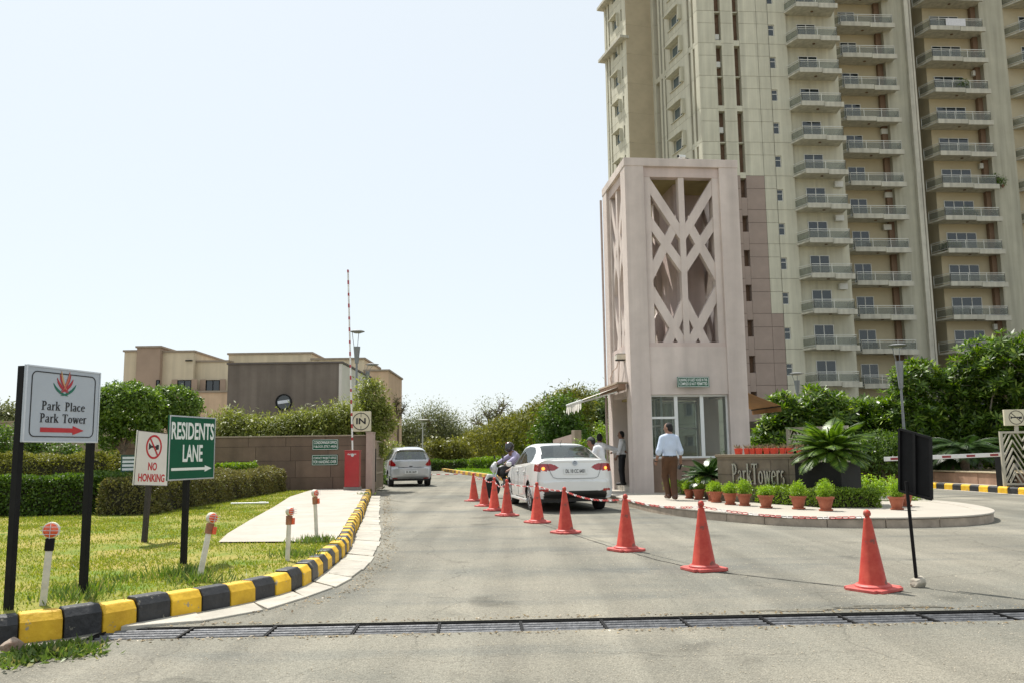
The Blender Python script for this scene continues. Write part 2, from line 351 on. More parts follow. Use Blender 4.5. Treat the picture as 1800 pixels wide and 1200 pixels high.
for i in range(20):
    o = gp if i == 0 else copy_tree(gp)
    o['label'] = 'rusty steel bar grate panel in the road drain, %s from the striped kerb' % ORD[i]
    d = i*PL+.02
    o.location = (XE+d*math.cos(ang_d), line(c0,ang_d,XE)+d*math.sin(ang_d), -.006-.0011*i+random.uniform(-.003,.002)); o.rotation_euler = (random.uniform(-.008,.008), 0, ang_d)

# ---- kerb curve on the left (outer foot of the stones), measured on the road
KP = [(-5.4,4.9),(-4.6,5.55),(-3.62,6.21),(-3.24,6.49),(-3.02,6.82),(-2.55,7.51),(-2.37,7.8),(-2.23,8.09),(-2.14,8.42),(-2.09,8.85),(-2.10,9.63),(-2.13,10.34),(-2.18,11.12),(-2.27,12.0),(-2.52,13.72),(-2.8,15.6),(-3.19,18.43),(-3.7,21.81),(-4.55,27.6)]
def resample(pts, step):
    pts = [Vector((p[0], p[1], 0)) for p in pts]; sm = []
    for i in range(len(pts)-1):                              # Catmull-Rom
        p0, p1, p2, p3 = pts[max(i-1,0)], pts[i], pts[i+1], pts[min(i+2,len(pts)-1)]
        for k in range(12):
            t = k/12; sm.append(.5*((2*p1)+(p2-p0)*t+(2*p0-5*p1+4*p2-p3)*t*t+(3*p1-p0-3*p2+p3)*t**3))
    sm.append(pts[-1]); out = [sm[0]]; acc = 0
    for a, b in zip(sm, sm[1:]):
        L = (b-a).length
        while acc+L >= step:
            f = (step-acc)/L; a = a+(b-a)*f; out.append(a.copy()); L = (b-a).length; acc = 0
        acc += L
    return out
def normals(pts):
    ns = []
    for i in range(len(pts)):
        d = (pts[min(i+1,len(pts)-1)]-pts[max(i-1,0)]).normalized(); ns.append(Vector((-d.y, d.x, 0)))    # left of travel = lawn side
    return ns
KH = .2
kerb = struct(MB().face((-5.38,5.2,-.2),(-5.2,5.2,-.2),(-5.2,5.1,-.2)).build('kerb', m_gut))
ks = resample(KP, .29); kn = normals(ks)
for i in range(len(ks)-1):
    a, b = ks[i], ks[i+1]; d = (b-a).normalized(); a, b = a+d*.004, b-d*.004; na, nb = kn[i], kn[i+1]
    if i >= 3 and i != 4: pass
    h = KH+random.uniform(-.012,.01); mb = MB(); tw = .17+random.uniform(-.01,.01); o = random.uniform(-.012,.012)
    prof = [(o,-.1),(o+.006,h-.06),(o+.05,h),(o+tw,h),(o+tw,-.1)]
    vs = [a+na*u+Vector((0,0,w)) for u, w in prof]+[b+nb*u+Vector((0,0,w)) for u, w in prof]
    mb.add(vs, [(0,1,2,3,4),(9,8,7,6,5)]+[(k,5+k,5+(k+1)%5,(k+1)%5) for k in range(5)])
    mb.build('kerb_stone', m_yel if i % 2 == 0 else m_blk, kerb, bevel=.012)
# ---- pale gutter pavers at the kerb foot
gut = struct(MB().face((-3.0,6.9,-.1),(-2.9,6.9,-.1),(-2.9,7.0,-.1)).build('gutter', m_gut))
GO = [(-3.04,6.76),(-2.55,6.92),(-2.25,7.31),(-2.07,7.53),(-1.94,7.97),(-1.82,8.4),(-1.75,8.95),(-1.72,9.77),(-1.80,11.08),(-1.95,12.42),(-2.17,14.14),(-2.85,18.37),(-4.2,27.2)]
KI = [(-3.02,6.86),(-2.55,7.51),(-2.37,7.8),(-2.23,8.09),(-2.14,8.42),(-2.09,8.85),(-2.10,9.63),(-2.13,10.34),(-2.18,11.12),(-2.27,12.0),(-2.52,13.72),(-3.19,18.43),(-4.5,27.3)]
go, gi = resample(GO,.05), resample(KI,.05); NP = 34
for i in range(NP):
    def at(L, f): return L[min(int(f*(len(L)-1)), len(L)-1)]
    f0, f1 = i/NP+.0005, (i+1)/NP-.0005; z = .018+random.uniform(-.004,.004)
    jag = random.uniform(-.015,.02)
    pa, pb, pc, pd = at(gi,f0), at(go,f0), at(go,f1), at(gi,f1); e = Vector((jag,0,0))
    MB().prism([pa, pb+e, pc+e, pd][::-1], -.05, z).build('paver', m_gut, gut, bevel=.004, seg=1)

# ---- lawn and concrete apron behind the kerb
inner = [p+n*.15 for p, n in zip(resample(KP,.3), normals(resample(KP,.3)))]
def sheet(poly, z, name, mat, bumpy=0, thick=0):
    bm = bmesh.new(); vs = [bm.verts.new((p[0],p[1],z)) for p in poly]; f = bm.faces.new(vs)
    bmesh.ops.triangulate(bm, faces=[f])
    me = bpy.data.meshes.new(name); bmesh.ops.recalc_face_normals(bm, faces=bm.faces)
    if bm.faces[:][0].normal.z < 0: bmesh.ops.reverse_faces(bm, faces=bm.faces)
    bm.to_mesh(me); bm.free(); return struct(link_mesh(name, me, mat))
LZ = .185
sheet(inner+[Vector((-4.6,29.5)),Vector((-40,29.5)),Vector((-40,4.9))], LZ, 'lawn', m_lawn)
apx = [(600,951),(565,951),(384,952),(400,937),(440,913),(480,891),(510,872),(552,859)]
apron = [G(x,y,.2) for x, y in apx[1:]]
ks2 = [p for p in inner if 11.0 < p.y < 27.4][::-1]
sheet(apron+[Vector((-4.7,28.2))]+ks2, .205, 'path', m_conc)

# ---- island platform with its stone kerb
PF = [(2.45,30.0),(2.5,25.5),(2.6,22.9),(2.78,20.4),(3.02,18.4),(3.5,16.9),(4.3,15.35),(5.1,14.6),(6.19,14.3),(7.25,14.42),(8.0,14.85),(8.5,15.5),(8.85,16.4),(9.05,17.6),(9.0,19.0),(8.8,22.0),(8.6,26.0),(8.4,32.0)]
pf = resample(PF, .18); PZ = .16
MBp = MB().prism([(p.x,p.y) for p in pf][::-1] if False else [(p.x,p.y) for p in pf], .0, PZ)
pl = struct(MBp.build('platform', m_plat))
NPF = normals(pf); kf = resample(PF, .95); knn = normals(kf)
for i in range(len(kf)-1):
    ia = min(range(len(pf)), key=lambda k: (pf[k]-kf[i]).length); ib = min(range(len(pf)), key=lambda k: (pf[k]-kf[i+1]).length)
    seg = pf[ia:ib+1]
    if len(seg) < 2: continue
    sn = NPF[ia:ib+1]; out = [p-n*.045 for p, n in zip(seg, sn)]; inn = [p+n*.02 for p, n in zip(seg, sn)]
    d = (seg[-1]-seg[0]).normalized(); out[0] = out[0]+d*.005; inn[0] = inn[0]+d*.005; out[-1] = out[-1]-d*.005; inn[-1] = inn[-1]-d*.005
    MB().prism([(p.x,p.y) for p in out]+[(p.x,p.y) for p in inn[::-1]], -.02, PZ-.022+random.uniform(-.004,.004)).build('kerb_stone', m_platk, pl, bevel=.008, seg=1)
    MB().prism([(p.x-n.x*.02,p.y-n.y*.02) for p, n in zip(out, sn)]+[(p.x+n.x*.25,p.y+n.y*.25) for p, n in zip(inn[::-1], sn[::-1])], PZ-.018, PZ+.012).build('edge_slab', m_plat, pl, bevel=.006, seg=1)

# ---- crack along the cone row, worn patch by the drain
cp = resample([(-.2,18.2),(.35,16.4),(.85,14.2),(1.4,11.7),(2.0,9.75),(2.9,8.6),(3.6,7.9)], .12)
cm = MB(); ncp = normals(cp)
for i in range(len(cp)-1):
    a, b = cp[i], cp[i+1]; n = ncp[i]; w = random.uniform(.006,.013); j = n*random.uniform(-.012,.012); cp[i+1] = b+j
    cm.face(a-n*w+Vector((0,0,.004)), cp[i+1]-n*w+Vector((0,0,.004)), cp[i+1]+n*w+Vector((0,0,.004)), a+n*w+Vector((0,0,.004)))
struct(cm.build('road_joint', M('crack_fill', (.06,.055,.045), .95), road))
def blob(cx, cy, rx, ry, z, name, mat, seed):
    r = random.Random(seed); pts = []
    for k in range(40):
        t = 2*math.pi*k/40; s = 1+.25*math.sin(3*t+seed)+.18*math.sin(7*t+seed*2)+r.uniform(-.12,.12); pts.append((cx+rx*s*math.cos(t), cy+ry*s*math.sin(t), z))
    return struct(MB().face(*pts).build(name, mat))
q = G(1560,1066); blob(q.x, q.y, .42, .07, .004, 'worn_patch', m_asph2, 3)
q = G(1400,1072); blob(q.x, q.y, .3, .05, .004, 'worn_patch', M('worn_asphalt_light', (.14,.13,.1), .95, .5, 25), 5)
# ================================================================== VEGETATION GENERATORS
def unit(v): return v/np.maximum(np.linalg.norm(v, axis=1, keepdims=True), 1e-9)
def leaves(pos, axis, nrm, L, W, jit=.3, fold=0.0):
    """diamond leaves: pos base, axis direction, nrm approx normal; each leaf is its own island"""
    n = len(pos); axis = unit(axis); s = unit(np.cross(axis, nrm)); up = np.cross(s, axis)
    L = (L*(1+RNG.uniform(-jit, jit, n)))[:, None]; W = (W*(1+RNG.uniform(-jit, jit, n)))[:, None]
    v = np.stack([pos, pos+axis*L*.45+s*W*.5+up*fold*W, pos+axis*L-up*fold*W*.8, pos+axis*L*.45-s*W*.5+up*fold*W], 1).reshape(-1, 3)
    return v, np.arange(4*n).reshape(n, 4)
def join(parts):
    vs, fs, b = [], [], 0
    for v, f in parts: vs.append(v); fs.append(f+b); b += len(v)
    return np.concatenate(vs), np.concatenate(fs)
def rdir(n): return unit(RNG.normal(size=(n, 3)))
def crown_points(blobs, n, shell=.22, rough=.18):
    """points in the outer shell of lumpy ellipsoids; blobs: (cx,cy,cz,rx,ry,rz)"""
    B = np.array(blobs, float); A = B[:, 3]*B[:, 4]+B[:, 4]*B[:, 5]; idx = RNG.choice(len(B), n, p=A/A.sum()); b = B[idx]
    d = rdir(n); ph = d*5.1+b[:, :3]*1.7
    lump = 1+rough*(np.sin(ph[:, 0]+1.3*ph[:, 1])+np.sin(1.7*ph[:, 2]-ph[:, 0])+np.sin(2.3*ph[:, 1]+.7*ph[:, 2]))/2
    r = lump*(1-np.abs(RNG.normal(0, shell, n)))
    return b[:, :3]+d*b[:, 3:]*r[:, None], d
def crown(blobs, n_clump, per, L, W, spread, shell=.22, rough=.18, droop=0.0, flat=.5, jit=.5):
    c, d = crown_points(blobs, n_clump, shell, rough); k = per
    base = np.repeat(c, k, 0)+RNG.normal(0, spread, (n_clump*k, 3)); o = np.repeat(d, k, 0)
    ax = unit(o*.5+rdir(n_clump*k)*1.0+np.array([0, 0, -droop])); nr = unit(o*.4+rdir(n_clump*k)*flat+np.array([0, 0, .5]))
    return leaves(base, ax, nr, L, W, jit, .15)
def rosettes(blobs, n_clump, per, L, W, shell=.16, rough=.15, lift=.45):
    c, d = crown_points(blobs, n_clump, shell, rough); k = per; d = unit(d*.6+np.array([0, 0, .8])+RNG.normal(0,.25,(n_clump,3)))
    o = np.repeat(d, k, 0); base = np.repeat(c, k, 0)
    t = np.tile(np.arange(k)*2.4, n_clump)+np.repeat(RNG.uniform(0, 6.28, n_clump), k)
    a = unit(np.cross(o, np.array([.3, .9, .2])+0*o)); b = np.cross(o, a)
    rd = a*np.cos(t)[:, None]+b*np.sin(t)[:, None]; up = np.tile(np.linspace(-.1, lift*2, k), n_clump)[:, None]
    ax = unit(rd+o*up); return leaves(base+ax*.03, ax, o, L, W, .25, .12)
def box_leaves(x0, x1, y0, y1, z0, z1, n, L, W, wob=.05, round_=.0, depth=.1):
    """clipped hedge: leaves in the skin of a box"""
    ax_, ay, az = (y1-y0)*(z1-z0), (x1-x0)*(z1-z0), (x1-x0)*(y1-y0); p = np.array([ax_, ax_, ay, ay, az*1.15]); f = RNG.choice(5, n, p=p/p.sum())
    u = RNG.uniform(0, 1, (n, 3)); dep = np.abs(RNG.normal(0, depth, n)); q = np.empty((n, 3)); nr = np.zeros((n, 3))
    q[:, 0] = x0+u[:, 0]*(x1-x0); q[:, 1] = y0+u[:, 1]*(y1-y0); q[:, 2] = z0+u[:, 2]*(z1-z0)
    for k, (a, val, sg) in enumerate([(0, x0, -1), (0, x1, 1), (1, y0, -1), (1, y1, 1), (2, z1, 1)]):
        mk = f == k; q[mk, a] = val-sg*dep[mk]; nr[mk, a] = sg
    w = wob*(np.sin(q[:, 0]*3.1+q[:, 2]*4)+np.sin(q[:, 1]*3.7-q[:, 0]*1.3)+.8*np.sin(q[:, 0]*7.3+q[:, 1]*6.1+q[:, 2]*9)); q += nr*w[:, None]
    if round_:
        ctr = np.array([(x0+x1)/2, (y0+y1)/2]); h = np.clip((q[:, 2]-(z1-round_))/round_, 0, 1)**2*.5*round_
        for a, (lo, hi) in enumerate(((x0, x1), (y0, y1))):
            q[:, a] = np.clip(q[:, a], lo+h, hi-h)
    ax = unit(nr*.6+rdir(n)+np.array([0, 0, .2])); return leaves(q, ax, unit(nr*.5+rdir(n)*.8+np.array([0,0,.3])), L, W, .35, .15)
def limbs(base, blobs, r0, n=7, bend=.15, trunk_top=None, sub=3):
    mb = MB(); base = Vector(base); B = blobs; top = Vector(trunk_top) if trunk_top else Vector((sum(b[0] for b in B)/len(B), sum(b[1] for b in B)/len(B), min(b[2]-b[5]*.5 for b in B)))
    mid = (base+top)/2+Vector((random.uniform(-1,1), random.uniform(-1,1), 0))*bend*(top-base).length*.4
    mb.tube([base+Vector((0,0,-.1)), base+Vector((0,0,.05)), mid, top], [r0*1.35, r0*1.1, r0*.85, r0*.7], 8)
    for i in range(n):
        b = B[i % len(B)]; tgt = Vector((b[0]+random.uniform(-.6,.6)*b[3], b[1]+random.uniform(-.6,.6)*b[4], b[2]+random.uniform(-.2,.75)*b[5]))
        m2 = top.lerp(tgt, .5)+Vector((random.uniform(-1,1), random.uniform(-1,1), random.uniform(-.3,.6)))*(tgt-top).length*.15
        st = top.lerp(mid, random.uniform(0,.3))
        mb.tube([st, m2, tgt], [r0*.5, r0*.3, r0*.1], 6)
        for k in range(sub):
            s = m2.lerp(tgt, random.uniform(0,.7)); e = s+Vector((random.uniform(-1,1), random.uniform(-1,1), random.uniform(-.1,1)))*(tgt-top).length*.35
            mb.tube([s, s.lerp(e,.5)+Vector((0,0,.04)), e], [r0*.2, r0*.13, r0*.04], 5)
    return mb
m_bark = M('bark', (.16,.12,.085), .9, .35, 10, .6, 40)
m_bark2 = M('grey_bark', (.27,.24,.2), .9, .3, 10, .5, 40)
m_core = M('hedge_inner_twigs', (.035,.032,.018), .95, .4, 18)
lf_dark = leafmat('hedge_leaf_dark', (.035,.07,.012), (.11,.185,.028), .32, (.2,.28,.05))
lf_brown = leafmat('hedge_leaf_dry', (.1,.095,.03), (.2,.18,.06), .3, (.19,.23,.055))
lf_olive = leafmat('hedge_leaf_olive', (.1,.11,.02), (.23,.23,.05), .3, (.32,.34,.07))
lf_bright = leafmat('leaf_bright', (.1,.17,.02), (.22,.32,.04), .35, (.3,.4,.07))
lf_lime = leafmat('leaf_lime', (.16,.26,.02), (.3,.44,.05), .4, (.38,.5,.1))
lf_top = leafmat('topiary_leaf', (.05,.095,.018), (.16,.25,.04), .3, (.3,.4,.1))
lf_bam = leafmat('climber_leaf', (.1,.125,.025), (.25,.28,.06), .35, (.36,.37,.11))
lf_fran = leafmat('frangipani_leaf', (.022,.055,.008), (.135,.225,.026), .3, (.34,.43,.08), .42, .45)
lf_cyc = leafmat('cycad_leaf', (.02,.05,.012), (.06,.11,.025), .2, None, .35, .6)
lf_acac = leafmat('acacia_leaf_hazed', (.085,.105,.038), (.165,.18,.062), .3, (.21,.22,.085))  # distance haze put into the leaf colour as a paler tone
lf_row = leafmat('ashoka_leaf', (.06,.075,.015), (.19,.19,.032), .3, (.33,.31,.06), .6, .2)
lf_far = leafmat('far_leaf', (.07,.105,.03), (.15,.2,.055), .3)
lf_grass = leafmat('grass_blade', (.12,.18,.02), (.27,.29,.045), .35, (.4,.35,.1))
lf_weed = leafmat('weed_leaf', (.06,.11,.02), (.16,.22,.05), .35, (.3,.27,.1))

def hedge(name, label, p0, p1, w, h, z0, leaf, n, L=.055, W=.035, wob=.04, round_=.0, group=None, cat='hedge'):
    """hedge along the ground line p0 to p1 (front foot), growing w to its left"""
    p0, p1 = Vector((p0[0],p0[1],0)), Vector((p1[0],p1[1],0)); d = p1-p0
    t = thing(name, label, cat, (p0.x,p0.y,z0), math.atan2(d.y,d.x), group)
    v, f = box_leaves(0, d.length, 0, w, .02, h, n, L, W, wob, round_)
    link_mesh('foliage', np_mesh('foliage', v, f), leaf, t)
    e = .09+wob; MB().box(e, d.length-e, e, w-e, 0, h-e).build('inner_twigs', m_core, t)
    return t
def tree(name, label, base, blobs, leaf, n_clump, per, L, W, spread, r0=.08, group=None, bark=None, n=8, kind='crown', shell=.22, rough=.18, droop=0.0, cat='tree', sub=3, trunk_top=None):
    """blobs are relative to the base"""
    t = thing(name, label, cat, base, 0, group)
    limbs((0,0,0), blobs, r0, n, sub=sub, trunk_top=trunk_top).build('trunk', bark or m_bark, t, smooth=True)
    v, f = crown(blobs, n_clump, per, L, W, spread, shell, rough, droop) if kind == 'crown' else rosettes(blobs, n_clump, per, L, W, shell, rough)
    link_mesh('crown', np_mesh('crown', v, f), leaf, t); return t
def cycad(name, label, loc, z0, trunk_h, nf, Lf, group=None, up=.9, lw=.02, trunk_r=.13, leaf=None):
    """cycad: rings of arching feather fronds on a stout trunk"""
    t = thing(name, label, 'cycad', (loc[0],loc[1],z0), random.uniform(0,6), group)
    MB().lathe([(trunk_r*.9,0),(trunk_r*1.1,trunk_h*.3),(trunk_r,trunk_h*.7),(trunk_r*1.05,trunk_h),(.02,trunk_h+.1)], 12).build('trunk', m_bark, t, smooth=True)
    for i in range(nf):
        az = i*2.4; el = rad(80-78*(i/nf)**.8)*up+random.uniform(-.08,.08); ln = Lf*random.uniform(.85,1.1); m = 15
        pts = []; p = np.array([0, 0, trunk_h]); e = el
        for k in range(m):
            pts.append(p.copy()); p = p+np.array([math.cos(e)*math.cos(az), math.cos(e)*math.sin(az), math.sin(e)])*ln/m; e -= 1.15/m
        pts = np.array(pts); T = np.gradient(pts, axis=0); T = unit(T); side = np.array([-math.sin(az), math.cos(az), 0.]); P = []; A = []; N = []
        for k in range(1, m*3):
            f = k/(m*3)*(m-1); i0 = int(f); q = pts[i0]+(pts[min(i0+1,m-1)]-pts[i0])*(f-i0); tt = T[i0]; nn = np.cross(side, tt)
            for s in (-1, 1): P.append(q); A.append(side*s*.9+tt*.55-nn*(-.28)); N.append(nn)
        fr = 1-np.abs(np.repeat(np.arange(1, m*3)/(m*3), 2)*2-.9)**2*.75
        v, fc = leaves(np.array(P), np.array(A), np.array(N), ln*.24, lw, .05, .05)
        v = v.reshape(-1, 4, 3); v = v[:, :1]+(v-v[:, :1])*np.clip(fr, .25, 1)[:, None, None]; v = v.reshape(-1, 3)
        rm = MB().tube([tuple(x) for x in pts[::2]], [.012]*len(pts[::2]), 4); rv = np.array(rm.v); rf = np.array([g for g in rm.f if len(g) == 4])
        v, fc = join([(v, fc), (rv, rf)]); link_mesh('frond', np_mesh('frond', v, fc), leaf or lf_cyc, t)
    return t
# ================================================================== LEFT GARDEN
# lawn grass: blades (uncountable)
def grass(poly_test, n, box, z, name, hmin=.03, hmax=.07, mat=None, w=.008):
    x = RNG.uniform(box[0], box[1], n*3); y = box[2]+(box[3]-box[2])*RNG.uniform(0,1,n*3)**1.35
    ok = poly_test(x, y); x, y = x[ok][:n], y[ok][:n]; n = len(x)
    dens = .5+.5*np.sin(x*2.3+np.sin(y*1.9))*np.sin(y*1.7-x); keep = RNG.uniform(0,1,n) < .12+.95*dens**1.3; x, y = x[keep], y[keep]; n = len(x)
    h = RNG.uniform(hmin, hmax, n); a = RNG.uniform(0, 6.28, n); b = np.stack([x, y, np.full(n, z)], 1); t = np.stack([np.cos(a), np.sin(a), 0*a], 1); le = RNG.normal(0, .5, (n, 2))*h[:, None]
    wv = (w*(1+y/14))[:, None]
    top = b+np.stack([le[:, 0], le[:, 1], h], 1)
    v = np.stack([b-t*wv/2, b+t*wv/2, top], 1).reshape(-1, 3)
    return stuff(tag(link_mesh(name, np_mesh(name, v, np.arange(3*n).reshape(n, 3)), mat or lf_grass), *GL[name]))
GL = {'lawn_grass': ('short dry yellow green grass of the lawn behind the striped kerb', 'grass'), 'weed_tuft': ('weeds and dry leaves growing at the kerb foot beside the drain', 'weeds')}
ip = [(p.x, p.y) for p in inner]; iy = np.array([p[1] for p in ip]); ix = np.array([p[0] for p in ip])
ap2 = [(p.x, p.y) for p in apron]
def inpoly(x, y, P):
    c = np.zeros(x.shape, bool); j = len(P)-1
    for i in range(len(P)):
        if P[i][1] != P[j][1]: c ^= ((P[i][1] > y) != (P[j][1] > y)) & (x < (P[j][0]-P[i][0])*(y-P[i][1])/(P[j][1]-P[i][1])+P[i][0])
        j = i
    return c
APOLY = ap2+[(-4.7,28.2)]+[(p.x, p.y) for p in ks2]
def on_lawn(x, y):
    return (x < np.interp(y, iy, ix)-.02) & ~inpoly(x, y, APOLY) & (x > -.62*y-.8)
grass(on_lawn, 150000, (-14,-2,5.2,28), LZ, 'lawn_grass', .014, .036)
# tufts hanging over the kerb, weeds at its foot
tv = []
for (x, y, k, hh) in [(322,1010,260,.12),(348,1020,200,.1),(520,975,160,.1),(560,950,200,.1),(545,952,120,.1),(130,1050,150,.1),(155,1035,130,.1),(215,1018,90,.08),(640,868,60,.1)]:
    p = G(x, y, .2); b = np.stack([p.x+RNG.normal(0,.13,k), p.y+RNG.normal(0,.11,k), np.full(k,.18)], 1); ax = unit(rdir(k)*.7+np.array([0,0,1.])); tv.append(leaves(b, ax, rdir(k), hh, .014, .4, .1))
for (x, y, k) in [(60,1150,420),(95,1152,420),(130,1140,260),(30,1165,260),(150,1150,120)]:
    p = G(x, y, 0); b = np.stack([p.x+RNG.normal(0,.09,k), p.y+RNG.normal(0,.08,k), np.abs(RNG.normal(0,.012,k))], 1); ax = unit(rdir(k)+np.array([0,0,.45])); tv.append(leaves(b, ax, rdir(k), .05, .022, .5, .2))
v, f = join(tv); stuff(tag(link_mesh('weed_tuft', np_mesh('weed_tuft', v, f), lf_weed), *GL['weed_tuft']))
# loose grit and fallen leaves on the road
k = 9000; gx = RNG.uniform(-4.2,5.5,k); gy = 3.6+RNG.uniform(0,1,k)**1.6*9; okk = (gx > np.interp(gy, iy, ix)+.25) & (np.abs(gy-(c0.y+(gx-c0.x)*math.tan(ang_d))) > DW/2+.02); gx, gy = gx[okk], gy[okk]; k = len(gx)
s = RNG.uniform(.003,.0075,k)[:, None]; c = np.stack([gx, gy, np.full(k,.002)], 1)
tet = np.array([[1,0,0],[-.5,.87,0],[-.5,-.87,0],[0,0,.9]]); tet = tet[None]*s[:, :, None]*(1+RNG.uniform(-.4,.4,(k,4,3)))
v = (c[:, None]+tet).reshape(-1,3); fi = np.array([[0,1,3],[1,2,3],[2,0,3]])
f = (np.arange(k)[:, None, None]*4+fi[None]).reshape(-1,3)
stuff(tag(link_mesh('grit', np_mesh('grit', v, f), M('grit_stone', (.3,.27,.21), .95, .5, 40)), 'loose grit scattered on the dusty asphalt', 'grit'))

# painted rock on the kerb foot
def rock(name, label, loc, r, mat, seed=1, sq=(1,.8,.6), cat='rock'):
    bm = bmesh.new(); bmesh.ops.create_icosphere(bm, subdivisions=3, radius=1); rr = random.Random(seed); pl = [(Vector((rr.uniform(-1,1),rr.uniform(-1,1),rr.uniform(-1,1))).normalized(), rr.uniform(.55,.85)) for _ in range(12)]
    for v in bm.verts:
        for n_, d in pl:
            e = v.co.dot(n_)-d
            if e > 0: v.co -= n_*e
        v.co = Vector((v.co.x*sq[0]*r, v.co.y*sq[1]*r, v.co.z*sq[2]*r))
    me = bpy.data.meshes.new(name); bm.to_mesh(me); bm.free(); o = link_mesh(name, me, mat); o.location = loc; return tag(o, label, cat)
kk = 1300; f_ = RNG.uniform(0,1,kk); ki = (f_*(len(ks)-1)).astype(int); gx = np.array([ks[i].x for i in ki])+np.abs(RNG.normal(0,.12,kk))+.42*(np.array([ks[i].y for i in ki]) > 7.2); gy = np.array([ks[i].y for i in ki])+RNG.normal(0,.1,kk)
gx2 = RNG.uniform(-3,6,700); s2 = RNG.choice([-1,1],700); gy2 = c0.y+(gx2-c0.x)*math.tan(ang_d)+s2*(DW/2+.03+np.abs(RNG.normal(0,.05,700))); gx = np.concatenate([gx,gx2]); gy = np.concatenate([gy,gy2]); okk = np.abs(gy-(c0.y+(gx-c0.x)*math.tan(ang_d))) > DW/2+.02; gx, gy = gx[okk], gy[okk]; kk = len(gx)
b_ = np.stack([gx,gy,np.full(kk,.006)],1); v, f = leaves(b_, rdir(kk)*np.array([1,1,.15]), np.array([[0,0,1.]])+rdir(kk)*.3, .03, .016, .6, .2)
stuff(tag(link_mesh('leaf_litter', np_mesh('leaf_litter',v,f), leafmat('litter_dry',(.12,.08,.04),(.32,.24,.12),.1,(.4,.33,.2))), 'dry leaf litter and dust gathered along the kerb and the drain', 'litter'))
rp = G(14,1150); rock('rock', 'white and brown stone lying at the kerb foot by the weeds', (rp.x, rp.y+.05, .05), .1, M('whitewashed_stone', (.6,.52,.42), .85, .4, 9, .5, 30, col2=(.2,.11,.07)), 4)
for (x, y, r, sd, lb) in [(240,897,.09,8,'rounded pale stone in front of the dark green hedge'), (300,893,.14,9,'larger pale stone in front of the dry brown hedge')]:
    q = G(x, y, .2); rock('rock', lb, (q.x, q.y, .22), r, M('pale_stone', (.38,.33,.24), .9, .25, 8, .4, 30), sd)
q = G(438,886,.2); t = tag(MB().cyl((-.42,0,.03),(.42,.1,.03),.02,n=12).cyl((.2,.07,.03),(.36,.095,.03),.028,n=12).build('pipe', M('white_plastic', (.72,.72,.7), .4, .04, 5), smooth=True), 'short white plastic pipe lying on the green lawn', 'pipe'); t.location = (q.x, q.y, .2)

# hedges
a, b = G(-120,912,.2), G(262,900,.2)
hedge('hedge', 'clipped dark green hedge along the back of the lawn', (a.x-3,a.y), (b.x,b.y), 1.0, .78, LZ-.02, lf_dark, 46000, .06, .042, .03)
a, b = G(268,903,.2), G(505,861,.2)
hedge('hedge', 'dry brown clipped hedge running back towards the brown wall', (a.x,a.y), (b.x,b.y), 1.1, .72, LZ-.02, lf_brown, 42000, .06, .03, .05, .25)
a = V(-150,800,20.5); b = V(192,800,20.5)
hedge('hedge', 'tall olive hedge with a rounded end behind the dark green hedge', (a.x-3,20.5), (b.x,20.5), 1.4, 1.22, LZ-.02, lf_olive, 46000, .06, .035, .05, .5)
a, b = V(378,815,25.5), V(437,815,25.5)
hedge('hedge', 'short bright green hedge block against the brown wall', (a.x,25.5), (b.x,25.5), .9, .92, LZ-.02, lf_bright, 9000, .06, .04, .03, .1)
a, b = V(196,830,18.8), V(246,830,18.8)
hedge('hedge', 'small clipped hedge between the topiary stem and the notice', (a.x,18.8), (b.x+.6,18.8), .7, .86, LZ-.02, lf_dark, 7000, .055, .04, .04, .2)
# cloud-pruned topiary trees
def cloud(px, py, Y, rxp, ryp): 
    c = V(px, py, Y); return (c.x, c.z, rxp/FPX*Y, ryp/FPX*Y)
def topiary(label, px, Y, pads, n):
    b = V(px, 860, Y); blobs = []
    for (x, y, rx, ry) in pads:
        cx, cz, r1, r2 = cloud(x, y, Y, rx, ry); blobs.append((cx-b.x, random.uniform(-.15,.15), cz-LZ, r1, r1*.85, r2))
    return tree('topiary_tree', label, (b.x, Y, LZ-.02), blobs, lf_top, n, 14, .06, .045, .045, .05, 'cloud pruned trees on the lawn', shell=.07, rough=.05, n=len(blobs)*2, sub=2, trunk_top=(0,0,1.3))
topiary('broad cloud-pruned topiary with stacked dark pads beside the estate sign', 215, 18.6, [(226,708,56,34),(236,748,36,16),(190,762,18,22),(198,718,32,28)], 1300)
topiary('rounded cloud-pruned topiary with a sunlit dome behind the green sign', 300, 20.0, [(304,712,48,32),(280,722,40,26),(262,768,22,15)], 1100)
a = V(25,780,24.5); tree('shrub', 'dark leafy shrub rising behind the olive hedge', (a.x,24.5,LZ), [(0,0,1.6,.8,.6,.42),(1.1,.1,1.3,.7,.5,.35),(-1.1,0,1.6,.8,.6,.4)], lf_dark, 900, 12, .07, .05, .07, .05, cat='shrub', shell=.12)
